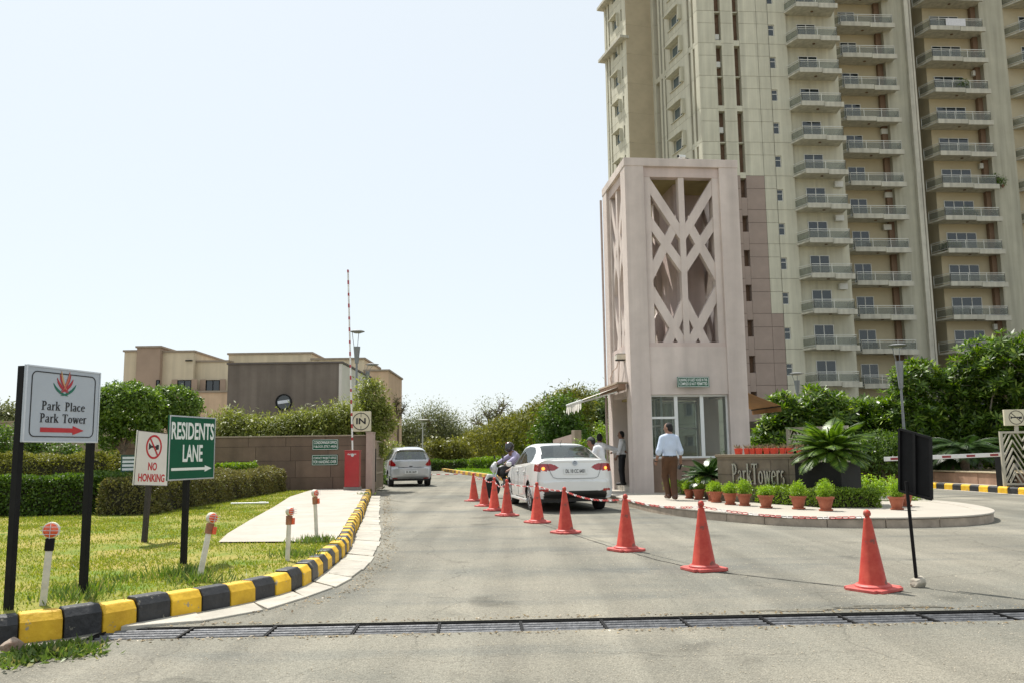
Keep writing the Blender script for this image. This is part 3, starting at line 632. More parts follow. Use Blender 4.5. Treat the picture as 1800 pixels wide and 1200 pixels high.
# ================================================================== SIGNS ON THE LAWN
m_sgrey = M('sign_silver_sheet', (.42,.455,.5), .4, .05, 3, spec=.3)
m_alu = M('aluminium_trim', (.55,.57,.6), .35, .06, 8, metal=.7)
m_black = M('black_print', (.012,.012,.014), .5, .1)
m_red = M('red_print', (.45,.015,.02), .45, .08)
m_green = M('sign_green_sheet', (.002,.085,.042), .5, .08, 3, spec=.2)
m_white = M('white_print', (.75,.77,.75), .5, .05)
m_pinkw = M('sign_white_sheet', (.66,.62,.6), .45, .05, 3)
def ring(mb, cx, cz, r0, r1, y0, y1, n=32, a0=0, a1=360):
    for i in range(n):
        A, B = rad(a0+(a1-a0)*i/n), rad(a0+(a1-a0)*(i+1)/n)
        P = [(cx+math.cos(t)*r, cz+math.sin(t)*r) for t, r in ((A,r0),(A,r1),(B,r1),(B,r0))]
        mb.add([(x,y0,z) for x, z in P]+[(x,y1,z) for x, z in P], [(0,1,2,3),(7,6,5,4),(0,4,5,1),(1,5,6,2),(2,6,7,3),(3,7,4,0)])
    return mb
def flat(poly, y0, y1):
    """outline in x,z given thickness y0 (front) to y1"""
    mb = MB(); n = len(poly)
    return mb.add([(x,y0,z) for x, z in poly]+[(x,y1,z) for x, z in poly], [tuple(range(n)), tuple(range(2*n-1,n-1,-1))]+[(i,n+i,n+(i+1)%n,(i+1)%n) for i in range(n)])
def arrow(x0, x1, z, hw, y, head=.12, hh=2.1): return flat([(x0,z-hw),(x1-head,z-hw),(x1-head,z-hw*hh),(x1,z),(x1-head,z+hw*hh),(x1-head,z+hw),(x0,z+hw)], y, y+.003)
def rrect(w, h, r, n=6):
    out = []
    for cx, cz, a in ((w/2-r,h/2-r,0),(-w/2+r,h/2-r,90),(-w/2+r,-h/2+r,180),(w/2-r,-h/2+r,270)):
        for k in range(n+1): t = rad(a+90*k/n); out.append((cx+r*math.cos(t), cz+r*math.sin(t)))
    return out
def outline(mb, w, h, r, t, y0, y1, cz=0):
    a, b = rrect(w, h, r), rrect(w-2*t, h-2*t, max(r-t,.002)); n = len(a)
    for i in range(n):
        j = (i+1) % n; P = [a[i],a[j],b[j],b[i]]
        mb.add([(x,y0,z+cz) for x, z in P]+[(x,y1,z+cz) for x, z in P], [(0,1,2,3),(7,6,5,4),(0,4,5,1),(1,5,6,2),(2,6,7,3),(3,7,4,0)])
    return mb
def crescent(ang, L, w, bend, base, y):
    """petal stroke: starts at base, leaves at ang, curls upward"""
    a, b = [], []; x, z = base; t = rad(ang); n = 9
    for k in range(n+1):
        f = k/n; wd = w*math.sin(math.pi*min(max(f,.02),.98))**.8; a.append((x-math.sin(t)*wd, z+math.cos(t)*wd)); b.append((x+math.sin(t)*wd, z-math.cos(t)*wd))
        x += math.cos(t)*L/n; z += math.sin(t)*L/n; t += rad(bend)/n
    return flat(b+a[::-1], y, y+.002)

# estate sign on two posts
A = V(29,900,6.55); B = V(163,900,7.3); A.z = B.z = 0; d = B-A; BW = d.length; Cn = (A+B)/2
t = thing('estate_sign', 'silver sign reading Park Place Park Tower on two black posts', 'sign', (Cn.x,Cn.y,LZ), math.atan2(d.y,d.x))
zt = (V(35,641,6.55).z+V(173,653,7.3).z)/2-LZ; zb = (V(32,777,6.55).z+V(170,777,7.3).z)/2-LZ; bh = zt-zb; zc = (zt+zb)/2
for s in (-1,1): MB().box(s*(BW/2-.02)-.024, s*(BW/2-.02)+.024, .012, .07, -.25, zt-.01).build('post', m_dark, t, bevel=.004)
board = MB().box(-BW/2, BW/2, -.012, .01, zb, zt).build('board', m_sgrey, t, bevel=.003)
outline(MB(), BW, bh, .004, .012, -.017, -.0125, zc).build('edge_trim', m_alu, board)
outline(MB(), BW*.86, bh*.86, .05, .008, -.0155, -.0124, zc).build('border_line', m_black, board)
lz = zc+bh*.15
LK = .8
petals = [(168,.20,.016,-62,(.03,lz-.012),(.0,.12,.07)), (12,.20,.016,62,(-.03,lz-.012),(.0,.12,.07)), (150,.19,.017,-48,(.03,lz+.012),(.38,.02,.03)), (30,.19,.017,48,(-.03,lz+.012),(.38,.02,.03)),
          (134,.2,.015,-38,(.03,lz+.022),(.38,.03,.04)), (46,.2,.015,38,(-.03,lz+.022),(.38,.03,.04)), (116,.2,.011,-22,(.012,lz+.035),(.52,.3,.13)), (64,.2,.011,22,(-.012,lz+.035),(.5,.14,.09))]
for i, (an, L, w, bd, bs, c) in enumerate(petals):
    crescent(an, L*LK, w*.6, bd, bs, -.0150-.0003*i).build('petal', M('logo_%.2f_%.2f' % c[:2], c, .5, .05), board).scale = (1.35,1,1)
for txt, dz, dx in (('Park', -.015, -.128), ('Place', -.015, .122), ('Park', -.178, -.14), ('Tower', -.178, .122)):
    o = serif(txt, bh*.118, .002, 1.2).build('lettering', m_black, board); o.location = (dx, -.0126, zc+bh*dz); o.scale = (1.15,1,1)
arrow(-BW*.29, BW*.29, zc-bh*.335, .018, -.0156, .12, 2.0).build('arrow', m_red, board)

# no honking sign (leaning)
p = Vector((-4.89,11.59,0)); L0, R0 = V(238,0,11.2), V(302,0,11.95)
d = Vector((R0.x-L0.x, .75, 0)); bw = d.length*.9
t = thing('no_honking_sign', 'leaning white sign reading NO HONKING under a struck-out red horn', 'sign', (p.x,p.y,LZ), math.atan2(d.y,d.x)); t.rotation_euler = (0, rad(3.2), math.atan2(d.y,d.x))
zt, zb = V(270,758,11.59).z-LZ, V(270,853,11.59).z-LZ; bh = zt-zb; zc = (zt+zb)/2; ox = -.02
MB().box(-.03,.03,.012,.07,-.25,zt-.06).build('post', M('rusty_black_post', (.025,.018,.014), .6, .4, 10), t, bevel=.004)
board = MB().box(ox-bw/2, ox+bw/2, -.01, .01, zb, zt).build('board', m_pinkw, t, bevel=.003)
outline(MB(), bw, bh, .003, .008, -.0135, -.0102, zc).build('edge_trim', m_black, board); board.children[0].location.x = ox
mb = ring(MB(), ox, zc+bh*.22, .135, .162, -.0140, -.0102); rr = .15; a45 = rad(128)
mb.bar((ox+rr*math.cos(a45),-.0143,zc+bh*.22+rr*math.sin(a45)), (ox-rr*math.cos(a45),-.0143,zc+bh*.22-rr*math.sin(a45)), .024, .002, (0,1,0)).build('prohibition_ring', m_red, board)
flat([(ox-.105,zc+bh*.22-.045),(ox-.05,zc+bh*.22-.012),(ox+.04,zc+bh*.22-.012),(ox+.04,zc+bh*.22-.04),(ox+.1,zc+bh*.22-.03),(ox+.1,zc+bh*.22+.035),(ox+.05,zc+bh*.22+.03),(ox+.04,zc+bh*.22+.012),(ox-.05,zc+bh*.22+.014),(ox-.105,zc+bh*.22+.05)], -.0128, -.0102).build('horn_symbol', m_black, board)
put_text('no', m_red, board, (ox,-.0104,zc-bh*.15)).scale = (1.25,1,1.35); put_text('honking', m_red, board, (ox,-.0104,zc-bh*.36)).scale = (1.22,1,1.35)

# residents lane sign
p = Vector((-3.45,9.19,0)); L0, R0 = V(303,0,8.85), V(380,0,9.65); d = Vector((R0.x-L0.x,.8,0)); bw = d.length
t = thing('residents_lane_sign', 'green sign reading RESIDENTS LANE with a white arrow on a black post', 'sign', (p.x,p.y,LZ), math.atan2(d.y,d.x))
zt, zb = V(342,731,9.2).z-LZ, V(342,842,9.2).z-LZ; bh = zt-zb; zc = (zt+zb)/2; mid = V(342,0,9.25); ox = ((mid.x-p.x)*d.x+(9.25-9.19)*d.y)/bw
MB().box(-.028,.028,.012,.065,-.25,zt-.06).build('post', m_dark, t, bevel=.004)
board = MB().box(ox-bw/2, ox+bw/2, -.01, .01, zb, zt).build('board', m_green, t, bevel=.003)
o = outline(MB(), bw, bh, .003, .014, -.0135, -.0102, zc).build('edge_trim', m_alu, board); o.location.x = ox
put_text('residents', m_white, board, (ox,-.0104,zc+bh*.25)).scale = (1.18,1,1.6); put_text('lane', m_white, board, (ox,-.0104,zc-bh*.1)).scale = (1.12,1,1.6)
arrow(ox-.36, ox+.36, zc-bh*.33, .014, -.013, .13, 2.4).build('arrow', m_white, board)
# small notice in the hedge
q = V(228,806,18.4); t = thing('notice_board', 'small green and white notice half hidden by the topiary', 'sign', (q.x,18.4,LZ), rad(20))
MB().box(-.02,.02,.012,.045,-.2,1.0).build('post', m_dark, t); b = MB().box(-.17,.17,-.01,.01,.78,1.18).build('board', M('notice_green', (.03,.09,.06), .5), t)
for k in range(4): MB().box(-.14,.1+.01*k,-.013,-.0102,.85+.08*k,.9+.08*k).build('text_line', m_white, b)

# delineator posts with orange reflectors
m_or = M('orange_lens', (.75,.1,.02), .25, .25, 20, .3, 60, coat=.6); m_wp = M('post_white_paint', (.6,.57,.48), .6, .2, 9, .2, 30); m_rust = M('rusty_bracket', (.28,.12,.06), .7, .4, 14)
def delineator(label, base, h, lean, rz, r, kind):
    t = thing('delineator_post', label, 'reflector post', (base.x,base.y,LZ-.02), rz, 'reflector posts along the striped kerb'); t.rotation_euler = (lean[0],lean[1],rz)
    MB().box(-.025,.025,-.012,.012,-.12,h).build('post', m_wp, t, bevel=.004)
    MB().box(-.032,.032,-.02,.02,h-.02,h+.075).build('bracket', m_dark if kind == 0 else m_rust, t, bevel=.004)
    hd = MB().lathe([(.001,-.034),(r*.8,-.03),(r,-.018),(r,.016),(r*.9,.022)], 24, axis='y').build('reflector_housing', m_wp, t, smooth=True); hd.location = (0,0,h+.075+r)
    ln = MB().lathe([(r*.86,-.022),(r*.86,-.033),(r*.6,-.046),(.001,-.052)], 24, axis='y').build('lens', m_or, hd, smooth=True)
    g = MB()
    for s in (-1,0,1): g.bar((-r*1.15,-.054,s*r*.45),(r*1.15,-.054,s*r*.45),.004,.004)
    g.bar((0,-.056,-r),(0,-.056,r),.004,.004); g.build('wire_guard', m_alu, hd)
    if kind: MB().box(.02,.06,-.03,.02,h-.02,h+.05).build('side_lamp', m_or, t, bevel=.005)
b = G(75,1062,.19); delineator('upright white reflector post with round orange lens under the estate sign', b, (V(79,958,b.y).z-LZ), (0,rad(3),0), rad(20), .062, 0)
b = G(349,1019,.19); delineator('white reflector post leaning over behind the striped kerb', b, .46, (0,rad(11),0), rad(50), .05, 1)
b = G(505,984,.19); delineator('rusty topped reflector post standing by the corner of the concrete apron', b, .42, (0,rad(2),0), rad(60), .045, 1)
b = G(557,949,.19); delineator('reflector post tilted back at the edge of the concrete apron', b, .52, (0,rad(-5),0), rad(60), .048, 1)

# ================================================================== CONES AND CHAIN
m_cone = M('cone_plastic', (.55,.045,.03), .5, .18, 9, .12, 12, col2=(.6,.09,.055), rnd=.2, spec=.3, chip=((.24,.075,.055),.56,5))
m_conew = M('cone_base_plastic', (.5,.07,.06), .55, .2, 6, .15, 30, col2=(.58,.13,.11), rnd=.12)
def cone_proto():
    t = thing('traffic_cone', 'red plastic traffic cone in the chained row on the road', 'traffic cone', group='traffic cones linked by a chain')
    bm = bmesh.new(); bmesh.ops.create_cube(bm, size=1)
    for v in bm.verts: v.co = Vector((v.co.x*.42, v.co.y*.42, (v.co.z+.5)*.035))
    bmesh.ops.bevel(bm, geom=[e for e in bm.edges if abs(e.verts[0].co.z-e.verts[1].co.z) > .01], offset=.05, segments=4, affect='EDGES')
    me = bpy.data.meshes.new('b'); bm.to_mesh(me); bm.free(); o = link_mesh('base', me, m_conew, t); m = o.modifiers.new('b','BEVEL'); m.width = .008; m.segments = 2
    MB().lathe([(.165,.034),(.165,.05),(.15,.062),(.138,.064)], 32).build('collar', m_conew, t, smooth=True)
    MB().lathe([(.138,.058),(.126,.075),(.036,.655),(.034,.668)], 32).build('cone_body', m_cone, t, smooth=True)
    MB().lathe([(.033,.666),(.022,.675),(.022,.69),(.034,.70),(.036,.72),(.028,.742),(.012,.752),(.001,.754)], 20).build('knob', m_cone, t, smooth=True)
    return t
cones = [(-1.1,23.75),(-.73,21.41),(-.45,19.69),(-.15,18.06),(.43,16.22),(.83,14.11),(1.47,11.53),(2.07,9.59),(3.31,8.12)]
CLB = ['red traffic cone at the far end of the chain, before the motorcycle wheel','red traffic cone second from the motorcycle end of the chain','red traffic cone third from the motorcycle end of the chain','red traffic cone beside the front door of the white sedan','red traffic cone beside the rear wheel of the white sedan','red traffic cone behind the rear bumper of the white sedan','red traffic cone off the platform corner, third from the black sign','red traffic cone facing the terracotta pots, second from the black sign','red traffic cone standing next to the black sign by the drain']
cpr = cone_proto(); tops = []
for i, (x, y) in enumerate(cones):
    o = cpr if i == 0 else copy_tree(cpr); o['label'] = CLB[i]; o.location = (x,y,0); ln = random.uniform(-.02,.02); o.rotation_euler = (random.uniform(-.015,.015), -.03 if i == 8 else ln, random.uniform(.2,.9)); s = random.uniform(.97,1.03); o.scale = (s,s,s)
    tops.append(Vector((x,y,.685*s)))
m_chr, m_chw = M('chain_red', (.5,.04,.035), .45, .15), M('chain_white', (.72,.68,.66), .45, .1)
ln_t = thing('plastic_chain', 'red and white plastic chain strung between the cone tops', 'chain')
def link_mesh_data(r=.0042, L=.05, W=.026):
    pts = []
    for k in range(12):
        a = 2*math.pi*k/12; pts.append((math.cos(a)*W/2-(0), 0, 0) if False else (math.copysign(max(L/2-W/2,0),math.cos(a))+math.cos(a)*W/2, math.sin(a)*W/2, 0))
    mb = MB(); n = 5; N = len(pts); P = [Vector(p) for p in pts]
    for i in range(N):
        dd = (P[(i+1)%N]-P[i-1]).normalized(); a = dd.cross(Vector((0,0,1))); 
        for k in range(n): t = 2*math.pi*k/n; mb.v.append(tuple(P[i]+(a*math.cos(t)+Vector((0,0,1))*math.sin(t))*r))
    for i in range(N):
        for k in range(n): mb.f.append((i*n+k, i*n+(k+1)%n, ((i+1)%N)*n+(k+1)%n, ((i+1)%N)*n+k))
    return mb.mesh('link', True)
lm = {0: link_mesh_data(), 1: link_mesh_data()}; lm[0].materials.append(m_chr); lm[1].materials.append(m_chw)
total = sum((b-a).length for a, b in zip(tops, tops[1:])); step = .066; cnt = 0
for a, b in zip(tops, tops[1:]):
    D = (b-a).length; sag = (.05,.06,.12,.04,.025,.07,.045,.05)[tops.index(a)]
    n = int(D/step)
    for k in range(n):
        f = (k+.5)/n; pos = a.lerp(b, f)-Vector((0,0,4*sag*f*(1-f))); dr = (b-a)/D; sl_ = -4*sag*(1-2*f)/D
        o = bpy.data.objects.new('chain_link', lm[1 if (cnt//2) % 3 == 2 else 0]); COL.objects.link(o); o.parent = ln_t; o.location = pos
        dv = Vector((dr.x, dr.y, dr.z+sl_)).normalized(); q = dv.to_track_quat('X','Z'); o.rotation_euler = (q.to_matrix() @ Matrix.Rotation(rad(45 if cnt % 2 else -45),3,'X')).to_euler(); o.scale = (D/n/step*1.3, .95, .95); cnt += 1

# black sign seen from behind on a stone-weighted pole
b = G(1612,1031); t = thing('temporary_sign', 'black sign seen from behind on a thin pole in a stone footing', 'sign', (b.x,b.y,0), 0)
MB().cyl((0,0,.02),(-.03,0,.98),.016,n=10).build('post', m_dark, t, smooth=True)
l_, r_ = V(1583,753,b.y+.14), V(1637,769,b.y-.14); lb, rb = V(1583,862,b.y+.14), V(1639,877,b.y-.14); o_ = Vector((b.x,b.y,0))
tl, tr, br, bl = l_-o_, r_-o_, rb-o_, lb-o_; tl.x -= .002
nn = (tr-tl).cross(bl-tl).normalized(); nn = nn if nn.y > 0 else -nn
MB().add([tl,tr,br,bl,tl+nn*.012,tr+nn*.012,br+nn*.012,bl+nn*.012], [(0,1,2,3),(7,6,5,4),(0,4,5,1),(1,5,6,2),(2,6,7,3),(3,7,4,0)]).build('panel', m_dark, t)
fr = MB()
for a_, b_ in ((tl,tr),(tr,br),(br,bl),(bl,tl)): fr.bar(a_-nn*.012, b_-nn*.012, .022, .024, nn)
fr.bar((tl+tr)/2-nn*.014, (bl+br)/2-nn*.014, .028, .028, nn); fr.build('frame', m_dark, t)
rk = rock('footing_stone', 'x', (0,0,.045), .085, M('footing_concrete', (.36,.33,.27), .95, .3, 9, .6, 30), 12, (1,.8,.85)); del rk['label'], rk['category']; rk.parent = t
# ================================================================== LEFT BOUNDARY WALL, BARRIER, BUILDINGS
m_wall = M('wall_brown_slab', (.16,.11,.078), .8, .16, 1.5, .12, 30, rnd=.14, streak=.2)
m_wallcap = M('wall_coping', (.3,.24,.18), .8, .15, 4, .1)
m_pil = M('pillar_pink_render', (.43,.33,.28), .85, .1, 3, .15, 60)
WY = 28.4
wa, wb = V(372,800,WY), V(647,800,WY); wtop = V(580,764,WY).z
wt = thing('boundary_wall', 'brown stone slab wall with two green notices beside the red barrier', 'wall', (wb.x,WY,LZ), rad(1.0))
WL = 30.0; hgt = wtop-LZ
MB().box(-WL,0,.04,.25,-.2,hgt-.03).build('wall_core', M('wall_joint', (.06,.045,.035), .95), wt)
ncol, rows = 20, [(-.02,.40),(.40,.95),(.95,1.42),(1.42,hgt-.05)]
for r, (z0, z1) in enumerate(rows):
    x = 0.0; k = 0
    while x > -WL:
        w = 1.15+.25*((k*7+r*5) % 4)/3; x1 = max(x-w, -WL)
        MB().box(x1+.006, x-.006, .01+random.uniform(0,.006), .041, z0+.005, z1-.005).build('stone_slab', m_wall, wt); x = x1; k += 1
MB().box(-WL,.0,-.02,.28,hgt-.045,hgt).build('coping', m_wallcap, wt, bevel=.006)
# taller wall far left
q = V(25,742,27.5); t = tag(MB().box(-22,0,0,.25,0,q.z-LZ).box(-22,.03,-.03,.28,q.z-LZ,q.z-LZ+.06).build('garden_wall', M('garden_wall_render', (.3,.24,.18), .9, .15, 1.2, .2, 30)), 'taller tan garden wall showing behind the left hedges', 'wall'); t.location = (V(190,800,27.5).x,27.5,LZ)
# pillar at the wall end
px0, px1 = V(643,800,WY), V(655,800,WY); pt = V(650,760,WY).z
t = thing('gate_pillar', 'pink rendered pillar closing the brown wall under the IN sign', 'pillar', (px0.x+.02,WY-.1,0))
pw = px1.x-px0.x
MB().box(0,pw,0,.5,0,pt).build('shaft', m_pil, t, bevel=.01); MB().box(-.012,pw+.012,-.012,.512,pt,pt+.03).build('cap', m_pil, t)
# open metal gate leaf edge-on behind the pillar
gx = V(657,800,WY+.3); t = thing('gate_leaf', 'tan metal gate leaf folded back beside the pink pillar', 'gate', (gx.x+.02,WY+.55,0), rad(93))
m_gate = M('gate_tan_paint', (.33,.27,.2), .6, .12, 6)
for s in (0,2.3): MB().box(s,s+.07,-.03,.03,.06,1.78).build('stile', m_gate, t)
for z in (.1,.65,1.15,1.72): MB().box(.0701,2.2999,-.025,.025,z,z+.055).build('rail', m_gate, t)
for k in range(14): MB().box(.14+k*.155,.165+k*.155,-.012,.012,.16,1.71).build('picket', m_gate, t)
MB().cyl((-.03,0,.4),(-.03,0,1.5),.02,n=8).build('hinge_bar', m_dark, t)
# IN sign
zb, zt = V(635,759,WY).z, V(635,724,WY).z; xl, xr = V(618,740,WY).x, V(652,740,WY).x; sw, sh = xr-xl, zt-zb
t = thing('in_sign', 'cream square sign with a black circle reading IN above the wall end', 'sign', ((xl+xr)/2,WY-.05,zb+.03))
m_cream = M('sign_cream', (.62,.57,.42), .55, .05, 3)
MB().box(-sw/2,sw/2,0,.12,0,sh).build('board', m_cream, t, bevel=.006)
mb = ring(MB(), 0, sh/2, sw*.41, sw*.45, -.006, -.0005); mb.box(-.008,.008,-.0055,-.0005,sh*.1,sh*.28).box(-.008,.008,-.0055,-.0005,sh*.72,sh*.9).build('circle', m_black, t)
o = put_text('in', m_black, t, (0,-.0035,sh/2))
MB().box(-.3,-.26,.1,.14,-.1,sh-.1).build('bracket', m_dark, t)
# green notices on the wall
def notice(label, x0, x1, y0, y1, Y, lines, rz=0):
    a, b = V(x0,y1,Y), V(x1,y0,Y); w, h = b.x-a.x, b.z-a.z
    t = thing('notice_board', label, 'sign', ((a.x+b.x)/2,Y,a.z), rz)
    bd = MB().box(-w/2,w/2,-.012,.012,0,h).build('board', m_green, t); outline(MB(), w*.97, h*.94, .02, .012, -.016, -.0122, h/2).build('border_line', m_white, bd)
    for key, f in lines:
        o = put_text(key, m_white, bd, (0,-.0125,h*f)); d = o.data; xs = [v.co.x for v in d.vertices]; zs = [v.co.z for v in d.vertices]
        o.scale = (w*.88/(max(xs)-min(xs)) if lines[0][0] == key or max(xs)-min(xs) > w*.88 else w*.8/(max(xs)-min(xs)), 1, h*.29/(max(zs)-min(zs)))
    return t
notice('green notice reading CONDOMINIUM OFFICE F-BLOCK fixed on the brown wall', 549, 595, 771, 790, WY-.012, [('cond1',.68),('cond2',.31)])
notice('green notice reading CONTACT PROJECT OFFICE fixed on the brown wall', 548, 594, 798, 817, WY-.016, [('cont1',.68),('cont2',.31)])
# red barrier box with raised striped boom
BY = 27.3; a, b = V(607,852,BY), V(633,792,BY); w = b.x-a.x; hb = b.z-.2
t = thing('boom_barrier', 'red barrier cabinet with its striped boom raised upright', 'boom barrier', ((a.x+b.x)/2,BY,.2))
m_rbox = M('barrier_red_paint', (.36,.012,.018), .35, .08, 3, coat=.3); m_boomw = M('boom_white_paint', (.72,.7,.68), .45, .08, 6)
MB().box(-w/2-.02,w/2+.02,-.2,.2,0,.1).build('plinth', M('plinth_grey', (.22,.2,.18), .8), t)
cb = MB().box(-w/2,w/2,-.17,.17,.1,hb).build('cabinet', m_rbox, t, bevel=.012); put_text('barrier', m_white, cb, (0,-.1725,hb-.09))
MB().box(-w/2-.01,w/2+.01,-.18,.18,hb,hb+.03).build('lid', m_rbox, t, bevel=.006)
MB().cyl((.02,-.19,hb-.12),(.02,-.14,hb-.12),.05,n=16).build('pivot', m_alu, t, smooth=True)
bt = V(614,478,BY); bo = Vector(((a.x+b.x)/2,BY,.2)); p0, p1 = Vector((.03,-.215,hb+.031)), Vector((bt.x-bo.x,-.215,bt.z-.2))
boom = MB().bar(p0, p1, .04, .085, (0,1,0)).build('boom', m_boomw, t, bevel=.006)
nb = 15
for k in range(nb):
    f = (k+.8)/nb; c = p0.lerp(p1,f); e = p0.lerp(p1,f+.022 if k % 2 else f+.016); MB().bar(c,e,.046,.091,(0,1,0)).build('red_band', m_rbox, boom)

# brown building with the porthole
m_brn = M('building_brown_render', (.16,.128,.105), .9, .16, .5, .2, 20, col2=(.2,.165,.135), streak=.25); m_brw = M('building_side_white', (.62,.58,.52), .85, .06, 1)
m_wing = M('beige_render', (.62,.52,.37), .9, .07, .6, .15, 30, streak=.15); m_peach = M('peach_render', (.58,.41,.27), .9, .08, .8, .15, 30, streak=.12); m_taupe = M('taupe_render', (.36,.26,.19), .9, .08, .8, .15, 30)
m_dglass = glassmat('window_dark_glass', alpha=.12, rough=.05, dark=(.02,.025,.03))
Yb = 44.0; a, b = V(401,640,Yb), V(601,640,Yb); top = a.z
t = thing('brown_block', 'brown windowless block with one round porthole behind the wall', 'building', (a.x,Yb,0)); W = b.x-a.x
MB().box(0,W-.15,0,9,0,top).build('wall', m_brn, t); MB().box(W-.149,W,.0,9,0,top-.02).build('side_wall', m_brw, t); MB().box(-.06,W+.06,-.06,9.06,top,top+.09).build('parapet_coping', M('coping_dark', (.12,.1,.09), .8), t)
q = V(499,706,Yb); cx, cz = q.x-a.x, q.z; R_ = .42
p = MB().lathe([(R_,.0),(R_,-.07),(R_-.06,-.07),(R_-.06,-.01)], 32, (cx,0,cz), 'y').build('porthole', m_dark, t, smooth=True)
MB().lathe([(R_-.055,-.012),(.001,-.0121)], 32, (cx,0,cz), 'y').build('pane', m_dglass, p)
MB().bar((cx-.3,-.05,cz-.02),(cx+.3,-.05,cz+.06),.03,.16,(0,0,1)).build('glazing_bar', m_alu, p)

# beige apartment block behind it, stepped volumes
Yc = 66.0
def vol(parent, x0, x1, ytop, depth, mat, Y, name='wall', z0=0, copes=True):
    a, b = V(x0,ytop,Y), V(x1,ytop,Y); X = parent.location
    MB().box(a.x-X.x,b.x-X.x,Y-X.y,Y-X.y+depth,z0,a.z).build(name, mat, parent)
    if copes: MB().box(a.x-X.x-.1,b.x-X.x+.1,Y-X.y-.1,Y-X.y+depth+.1,a.z,a.z+.14).build('parapet_coping', m_wallcap, parent)
def window(parent, x0, x1, y0, y1, Y, frame_m, nv=2, shutter=True):
    a, b = V(x0,y1,Y), V(x1,y0,Y); X = parent.location; ox, oy = a.x-X.x, Y-X.y; w, h = b.x-a.x, b.z-a.z
    f = MB()
    for s in ((0,.06,0,h),(w-.06,w,0,h),(.0601,w-.0601,0,.06),(.0601,w-.0601,h-.06,h)): f.box(ox+s[0],ox+s[1],oy-.06,oy+.05,a.z+s[2],a.z+s[3])
    for k in range(1,nv): f.box(ox+w*k/nv-.03,ox+w*k/nv+.03,oy-.055,oy+.03,a.z+.0601,b.z-.0601)
    fo = f.build('window', frame_m, parent); MB().box(ox+.03,ox+w-.03,oy-.03,oy-.012,a.z+.03,b.z-.03).build('pane', m_dglass, fo)
    if shutter:
        for s in (-1,1):
            xx = ox-w*.42 if s < 0 else ox+w+.02; MB().box(xx,xx+w*.4,oy-.09,oy-.02,a.z-.02,b.z+.05).build('reveal_panel', m_taupe, fo)
q = V(218,800,Yc); t = thing('apartment_block', 'beige three storey apartment block with stepped parapets behind the brown block', 'building', (q.x,Yc,0))
vol(t, 241, 282, 611, 5, m_taupe, Yc-.8); vol(t, 219, 240.5, 618, 8, m_wing, Yc)
vol(t, 283, 341, 619, 9, m_wing, Yc-.3); vol(t, 342, 401, 636, 8, m_wing, Yc+.2); vol(t, 402, 548, 623, 7, m_wing, Yc+1.2); vol(t, 548, 640, 632, 8, m_wing, Yc+.6)
vol(t, 641, 683, 652, 8, m_peach, Yc+.1)
vol(t, 290, 400, 690, .35, m_peach, Yc-.75, 'band'); MB().box(0,0.01,0,.01,0,.01)
window(t, 312, 337, 667, 686, Yc-.38, m_dark); window(t, 362, 387, 667, 687, Yc+.12, m_dark); window(t, 274, 281, 667, 690, Yc-.83, m_dark, 1, False)
window(t, 612, 622, 646, 652, Yc+.55, m_dark, 1, False); window(t, 326, 338, 632, 634, Yc-.38, m_dark, 1, False)
window(t, 312, 337, 720, 742, Yc-.38, m_dark); window(t, 362, 387, 720, 742, Yc+.12, m_dark)

# climbers and bushes along the wall
tv = []
def bush(name, label, px, py, Y, blobs, leaf, n, per, L, W, sp, droop=.35, shell=.2, rough=.22, cat='shrub', group=None):
    b = V(px, py, Y); return tree(name, label, (b.x,Y,LZ), blobs, leaf, n, per, L, W, sp, .04, group, cat=cat, droop=droop, shell=shell, rough=rough, n=6, sub=1)
xs = [(395,742,34,26),(440,748,34,22),(480,747,30,22),(520,742,32,26),(560,738,30,28),(600,734,28,34)]
for i, (x, y, rx, ry) in enumerate(xs):
    Y = WY+1.0+.12*(i % 2); c = V(x, y, Y); r1, r2 = rx/FPX*Y*1.15, ry/FPX*Y
    b = (0,0,c.z-LZ-.3,r1,.55,r2*1.1)
    lab = ['leafy yellow green bamboo bush above the wall beside the green lane sign','feathery bamboo bush on the wall below the brown facade','low bamboo bush on the wall under the porthole','bamboo bush above the two green notices','spiky bamboo bush over the green notices near the lamp','tall bamboo bush beside the raised boom'][i]
    bush('bamboo_bush', lab, x, 800, Y, [b,(.25,.1,c.z-LZ-.12,r1*.6,.4,r2*.9)], lf_bam, 420, 12, .17, .035, .12, .55, group='bamboo bushes along the wall')
c = V(655,705,WY+2.4)
tree('leafy_tree', 'dense leafy tree behind the IN sign reaching over the gate', (c.x,WY+2.4,LZ), [(-.1,0,c.z-LZ,.62,.7,.85),(.15,.1,c.z-LZ-.75,.6,.6,.7),(-.5,-.2,c.z-LZ-1.0,.5,.5,.55),(.1,-.5,c.z-LZ-1.5,.45,.5,.7)], lf_bam, 800, 12, .14, .05, .09, .05, droop=.3, shell=.25)
c = V(690,770,WY+5); bush('shrub', 'small yellow green shrub at the foot of the peach wall', 690, 800, WY+9, [(0,0,1.1,.55,.5,.6),(.3,.2,.7,.5,.4,.5)], lf_bam, 260, 12, .1, .05, .08, .1)
c = V(668,820,WY+3); bush('shrub', 'dark green shrub beside the folded gate leaf', 660, 830, WY+3.2, [(0,0,.45,.22,.4,.45),(.0,.6,.3,.2,.3,.3)], lf_dark, 240, 12, .1, .05, .07, .1)

